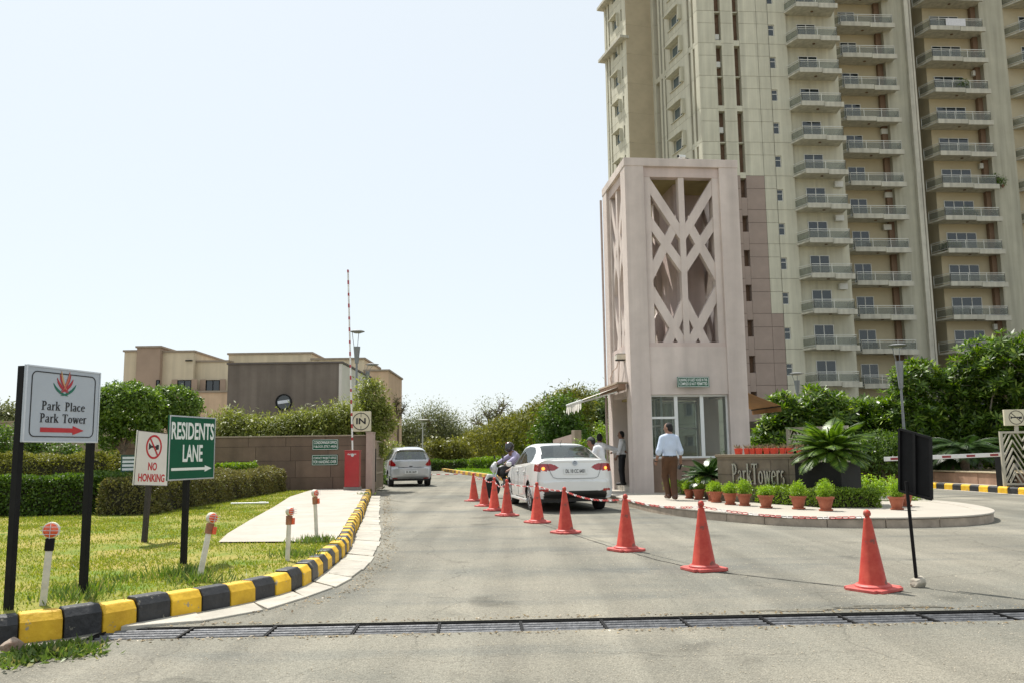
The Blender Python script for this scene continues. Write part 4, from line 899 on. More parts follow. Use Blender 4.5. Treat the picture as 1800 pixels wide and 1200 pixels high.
# street lamps: pole, flared shade, thin arm, flat disc
def lamp(label, px, Y, ytop, ycone0, ycone1, discr, side=1, z0=0, off=0, mat=None):
    b = V(px, ycone1, Y); t = thing('street_lamp', label, 'street lamp', (b.x,Y,z0), 0, 'disc lamps'); X = Vector((b.x,Y,z0))
    m = mat or M('lamp_grey_paint', (.23,.24,.25), .5, .08, 5, metal=.3)
    zc1, zc0 = V(px,ycone1,Y).z-z0, V(px,ycone0,Y).z-z0; zd = V(px,ytop,Y).z-z0
    MB().cyl((0,0,0),(0,0,zc1+.02),.06,.04,n=12).build('pole', m, t, smooth=True)
    MB().cyl((0,0,zc1),(0,0,zc0),.07,.13,n=20).build('flared_shade', m, t, smooth=True)
    dx = off
    MB().tube([(-.1*side,0,zc0-.05),(-.16*side+dx*.5,0,(zc0+zd)/2),(dx-.2*side,0,zd-.02)], .012, 6).build('arm', m, t)
    MB().tube([(.02*side,0,zc0-.05),(dx+.05,0,zd-.02)], .012, 6).build('arm', m, t)
    d = MB().lathe([(.02,.055),(discr*.6,.045),(discr,.005),(discr*.98,-.012),(discr*.5,-.055),(.02,-.065)], 32, (dx,0,zd)).build('lamp_disc', m, t, smooth=True, ang=30)
    MB().lathe([(discr*.45,-.066),(.001,-.07)], 24, (dx,0,zd)).build('lens', M('lamp_lens', (.6,.58,.5), .3), d)
lamp('grey disc lamp rising beside the raised boom', 627, 32, 583, 609, 638, .27, 1, 0, .02)
lamp('farther disc lamp peeping over the leafy tree behind the brown block', 646, 46, 640, 652, 668, .36, 1, 0, .25)
# ================================================================== GATE TOWER
TW, TD, TH = 3.36, 3.05, V(1200,276,23.72).z-.02
TO = (3.30, 23.72, 0); TA = rad(6)
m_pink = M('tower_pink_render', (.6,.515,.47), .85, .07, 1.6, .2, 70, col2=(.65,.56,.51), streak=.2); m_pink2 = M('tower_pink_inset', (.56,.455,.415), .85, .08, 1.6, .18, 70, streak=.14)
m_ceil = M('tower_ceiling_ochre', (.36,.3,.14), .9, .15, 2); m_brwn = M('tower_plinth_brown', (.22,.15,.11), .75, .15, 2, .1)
m_clear = glassmat('booth_glass', (.9,.95,.92), .72, .02, (.05,.055,.052)); m_wfr = M('white_window_frame', (.72,.73,.72), .4, .05, 4)
tw = thing('gate_tower', 'tall pink gate tower with lattice openings over a glazed guard booth', 'gate tower', TO, TA)
PWd = .56                                                  # corner pillar width
z_s0, z_o0, z_o1 = 2.86, 4.32, V(1200,309,23.8).z                         # solid panel bottom, lattice bottom, lattice top
for (x, y) in ((0,0),(TW-PWd,0),(0,TD-PWd),(TW-PWd,TD-PWd)): MB().box(x,x+PWd,y,y+PWd,0,TH).build('pillar', m_pink, tw, bevel=.012)
def lattice(name_parent, W, Hh, ox, oy, oz, rot):
    """lattice screen in the x,z plane: frame, mullion and diagonals as separate bars"""
    grp = []
    fw = .2; dpt = .26
    w0, w1, h0, h1 = fw, W-fw, 0., Hh; iw, ih = w1-w0, Hh; half = iw/2
    Mx = Matrix.Translation((ox,oy,oz)) @ Matrix.Rotation(rot,4,'Z')
    def put(mb, nm): o = mb.xf(Mx).build(nm, m_pink, tw); grp.append(o)
    for x in (0, W-fw): put(MB().box(x,x+fw,.05,.05+dpt,0,Hh), 'lattice_jamb')
    put(MB().box(W/2-.085,W/2+.085,.062,.05+dpt-.012,.001,Hh-.001), 'mullion')
    bars = [((0,.055),(1,.36)), ((0,.285),(1,.56)), ((.75,.30),(0,.575)), ((0,.71),(1,1.04)), ((1,.76),(.36,1.02))]
    for s in (0, 1):
        for i, ((a0,t0),(a1,t1)) in enumerate(bars):
            P0, P1 = (w0+a0*half, Hh*(1-t0)), (w0+a1*half, Hh*(1-t1)); dx, dz = P1[0]-P0[0], P1[1]-P0[1]; L = math.hypot(dx,dz); nx, nz = -dz/L*.125, dx/L*.125
            poly = [(P0[0]+nx-dx/L*.3,P0[1]+nz-dz/L*.3),(P1[0]+nx+dx/L*.3,P1[1]+nz+dz/L*.3),(P1[0]-nx+dx/L*.3,P1[1]-nz+dz/L*.3),(P0[0]-nx-dx/L*.3,P0[1]-nz-dz/L*.3)]
            lim = [(0,w0-.03,1),(0,w0+half,-1),(1,.001-.0,1),(1,Hh-.001,-1)]
            if i == 2: lim[1] = (0, P0[0]+.05, -1)
            for ax, val, sg in lim:                                    # clip to the half opening
                out = []
                for k in range(len(poly)):
                    a, b = poly[k], poly[(k+1) % len(poly)]; da, db = (a[ax]-val)*sg, (b[ax]-val)*sg
                    if da >= 0: out.append(a)
                    if da*db < 0: f = da/(da-db); out.append((a[0]+(b[0]-a[0])*f, a[1]+(b[1]-a[1])*f))
                poly = out
                if len(poly) < 3: break
            if len(poly) < 3: continue
            if s: poly = [(W-x, z) for x, z in poly][::-1]
            e = .004*(i+1)
            put(flat(poly, .07+e, .05+dpt-.02-e), 'lattice_bar')
IW, IDp = TW-2*PWd, TD-2*PWd
lattice(tw, IW, z_o1-z_o0, PWd, .03, z_o0, 0)
lattice(tw, IW, z_o1-z_o0, TW-PWd, TD-.03, z_o0, math.pi)
lattice(tw, IDp, z_o1-z_o0, .03, TD-PWd, z_o0, -math.pi/2)
lattice(tw, IDp, z_o1-z_o0, TW-.03, PWd, z_o0, math.pi/2)
# spandrels: above and below the lattice on the four sides
for (x0,x1,y0,y1) in ((PWd+.001,TW-PWd-.001,.07,.34),(PWd+.001,TW-PWd-.001,TD-.34,TD-.07),(.07,.34,PWd+.001,TD-PWd-.001),(TW-.34,TW-.07,PWd+.001,TD-PWd-.001)):
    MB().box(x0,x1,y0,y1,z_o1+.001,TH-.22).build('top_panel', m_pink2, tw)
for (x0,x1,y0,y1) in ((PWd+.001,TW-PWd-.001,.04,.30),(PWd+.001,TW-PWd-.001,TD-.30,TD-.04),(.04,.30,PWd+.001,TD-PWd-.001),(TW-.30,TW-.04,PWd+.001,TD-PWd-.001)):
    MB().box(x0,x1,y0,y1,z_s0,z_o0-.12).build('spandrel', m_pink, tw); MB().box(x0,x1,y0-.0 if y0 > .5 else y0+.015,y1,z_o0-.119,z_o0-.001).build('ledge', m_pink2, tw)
MB().box(-.015,TW+.015,-.015,.32,TH-.219,TH+.02).box(-.015,TW+.015,TD-.32,TD+.015,TH-.219,TH+.02).box(-.015,.32,.3201,TD-.3201,TH-.219,TH+.02).box(TW-.32,TW+.015,.3201,TD-.3201,TH-.219,TH+.02).build('crown_beam', m_pink, tw, bevel=.01)
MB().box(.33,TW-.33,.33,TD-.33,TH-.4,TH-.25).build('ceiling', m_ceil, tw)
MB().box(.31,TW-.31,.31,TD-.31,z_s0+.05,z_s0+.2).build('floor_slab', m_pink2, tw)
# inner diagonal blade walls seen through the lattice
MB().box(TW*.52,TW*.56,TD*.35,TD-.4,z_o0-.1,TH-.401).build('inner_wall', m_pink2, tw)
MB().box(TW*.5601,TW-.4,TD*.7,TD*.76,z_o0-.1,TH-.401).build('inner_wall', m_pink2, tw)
# ground floor: plinth, glazing to the front, recessed counter to the left
MB().box(PWd,TW-PWd,.12,.3,0,1.05).build('sill_wall', m_brwn, tw); MB().box(PWd-.02,TW-PWd+.02,.08,.34,1.05,1.09).build('sill', m_wallcap, tw)
def glazing(x0, x1, n, y, z0, z1, trans=None):
    w = (x1-x0)/n
    for k in range(n):
        f = MB()
        for s in ((0,.05,0,z1-z0),(w-.05,w,0,z1-z0),(.0501,w-.0501,0,.05),(.0501,w-.0501,z1-z0-.05,z1-z0)): f.box(x0+k*w+s[0],x0+k*w+s[1],y,y+.07,z0+s[2],z0+s[3])
        if trans and k in trans: f.box(x0+k*w+.0501,x0+(k+1)*w-.0501,y+.002,y+.068,z0+(z1-z0)*.62,z0+(z1-z0)*.62+.06)
        fo = f.build('window', m_wfr, tw); MB().box(x0+k*w+.03,x0+(k+1)*w-.03,y+.03,y+.042,z0+.03,z1-.03).build('pane', m_clear, fo)
glazing(PWd, TW-PWd, 3, .16, 1.092, z_s0-.002, trans=(0,))
# right and back walls of the booth
MB().box(TW-.28,TW-.1,PWd+.001,TD-PWd-.001,0,1.05).build('sill_wall', m_brwn, tw)
bw_ = MB().box(PWd+.001,TW-PWd-.001,TD-.25,TD-.1,0,1.05).build('sill_wall', m_brwn, tw)
for k in range(3):
    x0 = PWd+k*(IW/3); f = MB()
    for s in ((0,.05,0,1.76),(IW/3-.05,IW/3,0,1.76),(.0501,IW/3-.0501,0,.05),(.0501,IW/3-.0501,1.71,1.76),(.0501,IW/3-.0501,.9,.95)): f.box(x0+s[0],x0+s[1],TD-.2,TD-.14,1.06+s[2],1.06+s[3])
    fo = f.build('window', m_wfr, tw); MB().box(x0+.03,x0+IW/3-.03,TD-.18,TD-.165,1.1,2.8).build('pane', m_clear, fo)
# recessed counter wall on the lane side
RX = .95
MB().box(RX,RX+.1,PWd+.001,TD-PWd-.001,.3,1.1).build('counter_wall', m_brwn, tw); MB().box(RX-.3,RX+.12,PWd+.002,TD-PWd-.002,1.1,1.14).build('counter', M('granite_counter', (.06,.055,.05), .3, .3, 40), tw)
for k in range(3):
    y0 = PWd+k*(IDp/3); f = MB(); w = IDp/3
    for s in ((0,.045,0,1.7),(w-.045,w,0,1.7),(.0451,w-.0451,0,.05),(.0451,w-.0451,1.65,1.7),(.0451,w-.0451,.85,.9)): f.box(RX+.02,RX+.08,y0+s[0],y0+s[1],1.141+s[2],1.141+s[3])
    fo = f.build('window', m_wfr, tw); MB().box(RX+.045,RX+.055,y0+.02,y0+w-.02,1.16,2.82).build('pane', m_clear, fo)
MB().box(.06,RX+.2,PWd+.001,TD-PWd-.001,.0,.298).build('plinth_step', m_plat, tw)
MB().box(.31,RX+.2,PWd+.003,TD-PWd-.003,z_s0-.06,z_s0-.001).build('soffit', m_ceil, tw)
# things on the tower
notice('green notice on the pink tower about guest houses not permitted', 1190, 1247, 661, 680, 23.78, [('run1',.68),('run2',.31)], TA)
q = V(1090,622,24.6); t = thing('flood_light', 'small square flood light on the lane side of the tower', 'flood light', (TO[0]-.10-.07,24.55,q.z-.1), TA)
MB().box(-.12,.12,-.16,.16,-.09,.1).build('housing', m_dark, t, bevel=.012); MB().box(-.135,-.121,-.13,.13,-.06,.07).build('lens', M('flood_lens', (.55,.5,.4), .2), t); MB().box(-.13,.13,-.1601,-.166,-.07,.08).build('lens', M('flood_lens', (.55,.5,.4), .2), t); MB().tube([(.12,0,0),(.2,0,-.04)], .02, 6).build('bracket', m_dark, t)
q = V(1197,277,23.9); t = thing('security_camera', 'white security camera on top of the pink gate tower', 'security camera', (q.x,23.95,TH+.02), rad(15))
MB().cyl((0,0,0),(0,0,.06),.03,n=10).build('mount', m_wfr, t); MB().box(-.06,.14,-.05,.05,.05,.13).build('housing', m_wfr, t, bevel=.01); MB().cyl((-.061,0,.09),(-.1,0,.09),.035,n=14).build('lens', m_dark, t)
MB().tube([(.14,0,.06),(.4,.02,.015),(.8,.02,.012),(1.2,.02,.015)], .01, 5).build('cable', m_dark, t)
# cables and drain pipe on lane side
t = tag(MB().tube([(TO[0]-.42,26.35,.2),(TO[0]-.42,26.35,5.0),(TO[0]-.42,26.35,9.2)], .035, 8).build('drain_pipe', M('pipe_pink_paint', (.42,.34,.31), .6)), 'thin drain pipe running up the back corner of the gate tower', 'pipe')
t = tag(MB().tube([(3.13,24.8,4.0),(3.08,25.1,3.75),(3.02,25.5,3.7),(2.97,25.8,3.5),(3.0,25.7,3.2)], .014, 6).tube([(3.12,24.7,3.95),(3.1,24.9,3.4),(3.09,24.95,3.1)], .012, 6).build('cable', m_pil), 'loose cable hanging under the flood light on the tower', 'cable')
# retractable white awning on the lane side
aw = thing('awning', 'white retractable awning with scalloped edge reaching over the lane', 'awning', (2.86,25.2,0), TA)
m_awn = M('awning_canvas_white', (.66,.62,.55), .8, .08, 3); m_awb = M('awning_box_brown', (.22,.13,.08), .6, .2, 6)
MB().box(-.02,.2,-1.25,1.3,3.02,3.2).build('cassette', m_awb, aw, bevel=.02); MB().box(-.06,.26,-1.27,1.32,3.2,3.24).build('cover_strip', m_wallcap, aw)
cv = MB(); n = 12
for k in range(n):
    y0, y1 = -1.2+2.45*k/n, -1.2+2.45*(k+1)/n; s0, s1 = .015*math.sin(k*2.1), .015*math.sin((k+1)*2.1)
    cv.face((-.02,y0,3.1),(-.02,y1,3.1),(-.53,y1,2.92+s1),(-.53,y0,2.92+s0)).face((-.53,y0,2.92+s0),(-.53,y1,2.92+s1),(-1.05,y1,2.74),(-1.05,y0,2.74))
cv.build('canvas', m_awn, aw)
MB().cyl((-1.07,-1.22,2.73),(-1.07,1.27,2.73),.03,n=10).build('front_bar', m_wfr, aw)
for k in range(9):
    y0, y1 = -1.2+2.45*k/9, -1.2+2.45*(k+1)/9-.015; pts = [(-1.075,y0,2.7),(-1.075,y1,2.7)]+[(-1.08-.02*math.sin(k),y1-(y1-y0)*j/6,2.7-.17-.06*math.sin(math.pi*j/6)-(.06 if k % 3 == 1 else 0)) for j in range(7)]
    MB().face(*pts).build('valance_flap', m_awn, aw)
for y in (-1.0,1.05): MB().tube([(.0,y,2.98),(-.56,y+.35*(-1 if y > 0 else 1),2.83),(-1.05,y,2.7)], .022, 6).build('folding_arm', m_wfr, aw)
# brown awning on the right of the tower
q = V(1325,695,25.5); t = thing('awning', 'sloping brown canvas awning on the right of the gate tower', 'awning', (TO[0]+TW*math.cos(TA)-.05,25.2,0), TA)
m_awr = M('awning_canvas_brown', (.33,.17,.06), .85, .12, 3)
p = [(0.02,-.7,2.95),(0.02,1.5,2.95),(1.05,1.5,2.55),(1.05,-.7,2.55)]; MB().add(p+[(x,y,z-.012) for x, y, z in p], [(0,1,2,3),(7,6,5,4),(0,4,5,1),(1,5,6,2),(2,6,7,3),(3,7,4,0)]).build('canvas', m_awr, t)
MB().add([(1.052,-.7,2.545),(1.052,1.5,2.545),(1.07,1.5,2.38),(1.07,-.7,2.38)], [(0,1,2,3)]).build('valance', m_awr, t); MB().cyl((1.05,-.7,2.53),(1.05,1.5,2.53),.02,n=8).build('front_bar', m_dark, t)
# ================================================================== HIGH-RISE
HC = V(1228,100,78.5); HA = rad(4)
m_cr = M('tower_cream_render', (.55,.53,.42), .9, .08, .35, .12, 25, col2=(.59,.57,.455), streak=.2); m_cr2 = M('tower_cream_shaded', (.48,.42,.29), .9, .08, .4, .1)  # recess walls: shade put into the cream as a lower tone
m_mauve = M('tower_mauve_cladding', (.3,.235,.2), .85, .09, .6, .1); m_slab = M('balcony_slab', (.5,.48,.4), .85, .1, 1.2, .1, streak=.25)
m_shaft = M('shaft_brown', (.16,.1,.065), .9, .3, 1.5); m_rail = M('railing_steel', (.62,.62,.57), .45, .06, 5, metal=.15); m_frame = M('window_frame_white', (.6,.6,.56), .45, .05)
m_rglass = glassmat('railing_glass', (.84,.86,.82), .7, .08, (.22,.225,.2)); m_wglass = glassmat('highrise_window_glass', alpha=.15, rough=.04, dark=(.02,.03,.035)); m_curt = M('curtain_teal', (.09,.13,.135), .8, .3, .7)
m_pier = M('tower_shaded_render', (.41,.395,.31), .9, .09, .35, .12, 25, streak=.22); m_recp = M('recess_brown', (.2,.13,.085), .9, .15, 1); m_curts = [m_curt, M('curtain_beige', (.3,.26,.18), .85, .15, 2), M('curtain_grey', (.16,.165,.17), .85, .2, 2), M('curtain_maroon', (.1,.03,.03), .85, .2, 2)]  # pier tone: facade shade put into a darker render colour
m_groove = M('wall_core_tan', (.3,.27,.2), .95, .1)  # darker tan core seen in the gaps between wall panels
hr = thing('highrise', 'tall cream apartment tower with stacked glass balconies behind the gate', 'apartment tower', (HC.x,HC.y,0), HA)
cH, sH = math.cos(HA), math.sin(HA)
def U(px, v, py=300):
    """local u where the ray through (px,py) meets the facade plane at depth v"""
    d = ray(px, py); nx, ny = -sH, cH; t = (v-((0-HC.x)*nx+(0-HC.y)*ny))/(d.x*nx+d.y*ny); X, Y = d.x*t-HC.x, d.y*t-HC.y; return X*cH+Y*sH
FH, FZ, NF = 3.33, .55, 18
def fz(n): return FZ+FH*n
ZT = fz(NF)
s1a, s1b, s2a, s2b, uj, um, ue = [U(p,0) for p in (1268,1279,1301,1311,1343,1364,1396)]
# core volumes
e2, e3, e4, e5, e6 = U(1484,.4), U(1570,3.0), U(1622,3.0), U(1745,3.2), U(1788,3.2)
def core(u0, u1, v0, v1, z1=None, mat=None, name='wall'): return MB().box(u0,u1,v0,v1,0,z1 or ZT).build(name, mat or m_cr, hr)
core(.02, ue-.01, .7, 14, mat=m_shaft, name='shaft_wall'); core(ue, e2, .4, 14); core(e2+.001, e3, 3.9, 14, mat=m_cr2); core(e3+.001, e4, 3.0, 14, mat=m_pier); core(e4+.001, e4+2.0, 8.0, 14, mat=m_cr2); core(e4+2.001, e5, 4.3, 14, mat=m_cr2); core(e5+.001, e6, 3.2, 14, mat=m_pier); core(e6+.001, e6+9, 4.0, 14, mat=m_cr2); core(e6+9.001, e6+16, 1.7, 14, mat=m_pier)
MB().box(-.2,e6+16.2,.3,14.2,ZT,ZT+1.2).build('parapet', m_cr, hr)
# rain water pipe shaft on the pier
MB().box(e4-.9,e4-.45,2.6,2.998,0,ZT).build('pipe_shaft', m_slab, hr); MB().box(e4-.3,e4-.1,2.75,2.998,0,ZT).build('pipe_shaft', m_slab, hr)
# facade panels with open joints, floor by floor
def proto(mb, name, mat): me = mb.mesh(name); me.materials.append(mat); return me
def place(me, name, loc, parent=None): o = bpy.data.objects.new(name, me); COL.objects.link(o); o.parent = parent or hr; o.location = loc; return o
g = .03; cols = [(0,s1a),(s1b,s2a),(s2b,uj),(uj,um),(um,ue)]
for ci, (a, b) in enumerate(cols):
    for mname, mm in (('c', m_cr), ('m', m_mauve)):
        lo, hi = (MB().box(a+g*.5*(ci in (2,3,4)), b-g*.5*(ci in (1,2,3)), 0, .698, .0, FH*.62-g), MB().box(a+g*.5*(ci in (2,3,4)), b-g*.5*(ci in (1,2,3)), 0, .698, FH*.62, FH-g))
        if ci == 4:                                          # opening for the small window
            wu = U(1369,0); lo = MB().box(a,wu-.32,0,.698,0,FH-g).box(wu+.32,b,0,.698,0,FH-g).box(wu-.3199,wu+.3199,0,.698,0,.85).box(wu-.3199,wu+.3199,0,.698,2.0,FH-g); hi = None
        pm = [proto(x, 'wall_panel', mm) for x in (lo, hi) if x]
        for n in range(NF):
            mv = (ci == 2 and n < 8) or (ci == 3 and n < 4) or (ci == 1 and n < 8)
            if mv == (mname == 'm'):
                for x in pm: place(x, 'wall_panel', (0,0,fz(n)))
sf = proto(MB().box(s1a+.001,s1b-.001,.02,.69,-.25,.3), 'slot_band', m_cr); sf2 = proto(MB().box(s2a+.001,s2b-.001,.02,.69,-.25,.3), 'slot_band', m_cr)
sl1 = proto(MB().box(s1a+.001,s1b-.001,.25,.69,-.06,.06), 'slot_ledge', m_cr); sl2 = proto(MB().box(s2a+.001,s2b-.001,.25,.69,-.06,.06), 'slot_ledge', m_cr); sm2 = proto(MB().box(s2a+.001,s2b-.001,.02,.69,-.6,1.15), 'slot_infill', m_mauve)
acu = proto(MB().box(s1a+.05,s1b-.12,.3,.66,.3,.85), 'air_conditioner', m_frame)
for n in range(NF):
    z = fz(n); place(sf if n % 2 == 0 else sl1, 'slot_band', (0,0,z))
    if n < 8: place(sm2, 'slot_infill', (0,0,z))
    else: place(sf2 if n % 2 == 0 else sl2, 'slot_band', (0,0,z))
    if n % 3 != 1: place(acu, 'air_conditioner', (0,0,z+.2+.5*(n % 2)))
def win_meshes(w, h, nv, dep=.06, sash=None):
    f = MB(); t = .07
    for s in ((0,t,0,h),(w-t,w,0,h),(t+.0001,w-t-.0001,0,t),(t+.0001,w-t-.0001,h-t,h)): f.box(s[0],s[1],0,dep,s[2],s[3])
    for k in range(1,nv): f.box(w*k/nv-t*.6,w*k/nv+t*.6,.004,dep-.004,t+.0001,h-t-.0001)
    if sash: f.box(t+.0001,w-t-.0001,.004,dep-.004,h*sash-.03,h*sash+.03)
    pm = []
    for k in range(nv): pm.append(proto(MB().box(w*k/nv+.02,w*(k+1)/nv-.02,.024,.032,.03,h-.03), 'pane', m_wglass))
    cu = [proto(MB().box(.04,w-.04,.12,.13,.02,h-.02), 'curtain', x) for x in m_curts]
    return proto(f, 'window', m_frame), pm, cu
rngw = random.Random(3)
def put_win(ms, loc, rot=0, curtain=True, parent=None):
    o = place(ms[0], 'window', loc, parent); o.rotation_euler = (0,0,rot)
    for p in ms[1]: place(p, 'pane', (0,0,0), o)
    if curtain:
        c = place(ms[2][rngw.choice((0,0,0,1,1,2,3))], 'curtain', (0,0,0), o); f = rngw.choice((1,1,.55,.8)); c.scale = (f,1,1)
ws = win_meshes(.64,1.15,1,sash=.62)
for n in range(NF): put_win(ws, (wu-.32,.12,fz(n)+.85), curtain=False)
w1 = win_meshes(U(1448,.4)-U(1414,.4), 2.25, 2); w2 = win_meshes(U(1545,3.9)-U(1490,3.9)-1.5, 2.25, 2); w2b = win_meshes(.75, 2.2, 1); w3 = win_meshes(U(1706,4.3)-U(1654,4.3), 2.25, 3); w3b = win_meshes(.95, 2.2, 1)
def balcony_proto(u0, u1, vf, vb, ul=None, sl=0.9, step=.55):
    """slab with raised right half of the fascia, railing of steel bars with glass"""
    ul = u0-sl if ul is None else ul
    poly = [(ul,vb),(u0,vf),(u1,vf),(u1+.35,vb)]
    sb = MB().prism(poly, -.16, 0.0); um_ = u0+(u1-u0)*step
    fas = MB().box(u0+.02,um_,vf-.08,vf+.06,-.26,.2).box(um_+.001,u1+.06,vf-.16,vf+.06,-.38,.1)
    rl = MB(); zt = 1.05
    pts = [Vector((ul+.1,vb-.05,0)),Vector((u0+.08,vf+.1,0)),Vector((u1-.08,vf+.1,0)),Vector((u1+.2,vb-.05,0))]
    gl = []
    for a, b in zip(pts, pts[1:]):
        rl.bar(a+Vector((0,0,zt)), b+Vector((0,0,zt)), .07, .05); rl.bar(a+Vector((0,0,zt-.17)), b+Vector((0,0,zt-.17)), .035, .03); rl.bar(a+Vector((0,0,.18)), b+Vector((0,0,.18)), .035, .03)
        nseg = max(1, round((b-a).length/1.9))
        for k in range(nseg+1):
            p = a.lerp(b, k/nseg); rl.bar(p+Vector((0,0,.0)), p+Vector((0,0,zt)), .045, .045)
        for k in range(nseg):
            p, q = a.lerp(b, k/nseg), a.lerp(b, (k+1)/nseg); d = (q-p).normalized(); gl.append(proto(MB().bar(p+d*.05+Vector((0,0,.53)), q-d*.05+Vector((0,0,.53)), .012, .64), 'glass_panel', m_rglass))
    lamp_ = proto(MB().cyl(((u0+u1)/2,(vf+vb)/2,-.17),((u0+u1)/2,(vf+vb)/2,-.22),.14,n=12), 'ceiling_lamp', m_shaft)
    return proto(sb,'balcony',m_slab), proto(fas,'fascia',m_slab), proto(rl,'railing',m_rail), gl, lamp_
def put_balc(bp, z):
    o = place(bp[0], 'balcony', (0,0,z)); place(bp[1],'fascia',(0,0,0),o); place(bp[2],'railing',(0,0,0),o); place(bp[4],'ceiling_lamp',(0,0,0),o)
    for x in bp[3]: place(x,'glass_panel',(0,0,0),o)
    return o
b1 = balcony_proto(U(1416,-1.6), U(1489,-1.6), -1.6, .4, ul=U(1390,.1)); b2 = balcony_proto(U(1494,1.9), U(1590,1.9), 1.9, 3.9, ul=e2+.05); b3 = balcony_proto(U(1655,2.3), U(1752,2.3), 2.3, 4.3, ul=U(1624,4.3)); b4 = balcony_proto(e6+1.6, e6+7, 2.0, 4.0, ul=e6+.4)
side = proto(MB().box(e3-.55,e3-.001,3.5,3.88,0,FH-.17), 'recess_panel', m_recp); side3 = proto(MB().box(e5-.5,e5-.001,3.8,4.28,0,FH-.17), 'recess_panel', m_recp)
rng = random.Random(5); balconies = []; acs = proto(MB().box(0,.8,0,.3,0,.55).cyl((.3,-.005,.28),(.3,-.02,.28),.2,n=14), 'air_conditioner', m_frame)
for n in range(1, NF):
    z = fz(n)
    balconies.append((n, put_balc(b1,z), put_balc(b2,z), put_balc(b3,z))); put_balc(b4,z)
    put_win(w1, (U(1414,.4),.33,z+.05), curtain=rng.random() < .6); put_win(w2, (U(1490,3.9),3.83,z+.05), curtain=rng.random() < .7); put_win(w2b, (U(1490,3.9)+4.1,3.83,z+.05), curtain=False)
    put_win(w3, (U(1654,4.3),4.23,z+.05), curtain=rng.random() < .5); put_win(w3b, (e4+.5,7.93,z+.05), curtain=False); put_win(w3, (e6+2.2,3.93,z+.05))
    if rng.random() < .5: place(acs, 'air_conditioner', (U(1546,3.9)+rng.uniform(-.3,.3),3.45,z+2.35 if rng.random() < .5 else z+.05))
    if rng.random() < .45: place(acs, 'air_conditioner', (U(1460,.4)+rng.uniform(-.2,.6),.0,z+2.3))
    if rng.random() < .45: place(acs, 'air_conditioner', (U(1716,4.3)+rng.uniform(-.3,.3),3.85,z+2.3 if rng.random() < .6 else z+.05))
    place(side,'recess_panel',(0,0,z)); place(side3,'recess_panel',(0,0,z))
# ---- left side wings: frame with x running back along the side wall, y inwards
wd = Vector((-.276,.961,0)); ang_w = math.atan2(wd.y, wd.x)-HA
lw = bpy.data.objects.new('side_wing', None); COL.objects.link(lw)                 # frame only, removed again below
def sideloc(s, inn, z, base=Vector((0,0,0))):
    dx = Vector((math.cos(ang_w), math.sin(ang_w), 0)); nx = Vector((math.sin(ang_w), -math.cos(ang_w), 0)); return base+dx*s+nx*inn+Vector((0,0,z))
bpy.data.objects.remove(lw)
def sbox(mb, s0, s1, i0, i1, z0, z1, base=Vector((0,0,0))):
    P = [sideloc(s,i,z,base) for z in (z0,z1) for s, i in ((s0,i0),(s1,i0),(s1,i1),(s0,i1))]
    return mb.add(P, [(0,3,2,1),(4,5,6,7),(0,1,5,4),(1,2,6,5),(2,3,7,6),(3,0,4,7)])
SA = 10.1
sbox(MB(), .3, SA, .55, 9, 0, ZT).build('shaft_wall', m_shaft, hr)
segs = [(.02,.75),(1.15,1.6),(2.0,7.0),(7.3,7.75),(8.1,8.5),(9.5,SA)]                # solid piers between slots
wbase = Vector((0,0,0))
for (a, b) in segs:
    me = proto(sbox(MB(), a, b, 0, .549, 0, FH-g) if (a, b) != (2.0,7.0) else sbox(sbox(sbox(sbox(MB(), 2.0,3.4,0,.549,0,FH-g), 5.9,7.0,0,.549,0,FH-g), 3.4001,5.8999,0,.549,0,.75), 3.4001,5.8999,0,.549,2.15,FH-g), 'wall_panel', m_cr)
    for n in range(NF): place(me, 'wall_panel', (0,0,fz(n)))
band = []
for (a, b) in ((.75,1.15),(1.6,2.0),(7.0,7.3),(7.75,8.1),(8.5,9.5)): band.append(proto(sbox(MB(), a+.001, b-.001, .02, .54, -.2, .35), 'slot_band', m_cr))
tallglass = proto(sbox(MB(), 7.76, 8.09, .2, .22, .36, FH*3-.21), 'window', m_wglass)
for n in range(0, NF, 3):
    for x in band: place(x, 'slot_band', (0,0,fz(n)))
    place(tallglass, 'window', (0,0,fz(n)))
hood = proto(sbox(sbox(sbox(MB(), 3.15,6.15,-.55,-.001,2.2,2.32), 3.15,3.4,-.35,-.001,.75,2.199), 3.4001,6.15,-.12,-.001,.68,.749), 'window_hood', m_cr)
def side_win(s0, s1, z0, z1, inn, base=Vector((0,0,0)), nv=2):
    f = MB(); t = .07
    sbox(f,s0,s0+t,inn,inn+.06,z0,z1,base); sbox(f,s1-t,s1,inn,inn+.06,z0,z1,base); sbox(f,s0+t,s1-t,inn,inn+.06,z0,z0+t,base); sbox(f,s0+t,s1-t,inn,inn+.06,z1-t,z1,base)
    for k in range(1,nv): c = s0+(s1-s0)*k/nv; sbox(f,c-.05,c+.05,inn,inn+.058,z0+t,z1-t,base)
    return proto(f,'window',m_frame), proto(sbox(MB(),s0+.02,s1-.02,inn+.025,inn+.035,z0+.02,z1-.02,base),'pane',glassmat('side_window_glass',alpha=.1,rough=.05,dark=(.1,.14,.16)) if 'side_window_glass' not in MATS else MATS['side_window_glass'])
sw = side_win(3.4,5.9,.75,2.15,.25)
for n in range(NF):
    place(hood,'window_hood',(0,0,fz(n))); o = place(sw[0],'window',(0,0,fz(n))); place(sw[1],'pane',(0,0,0),o)
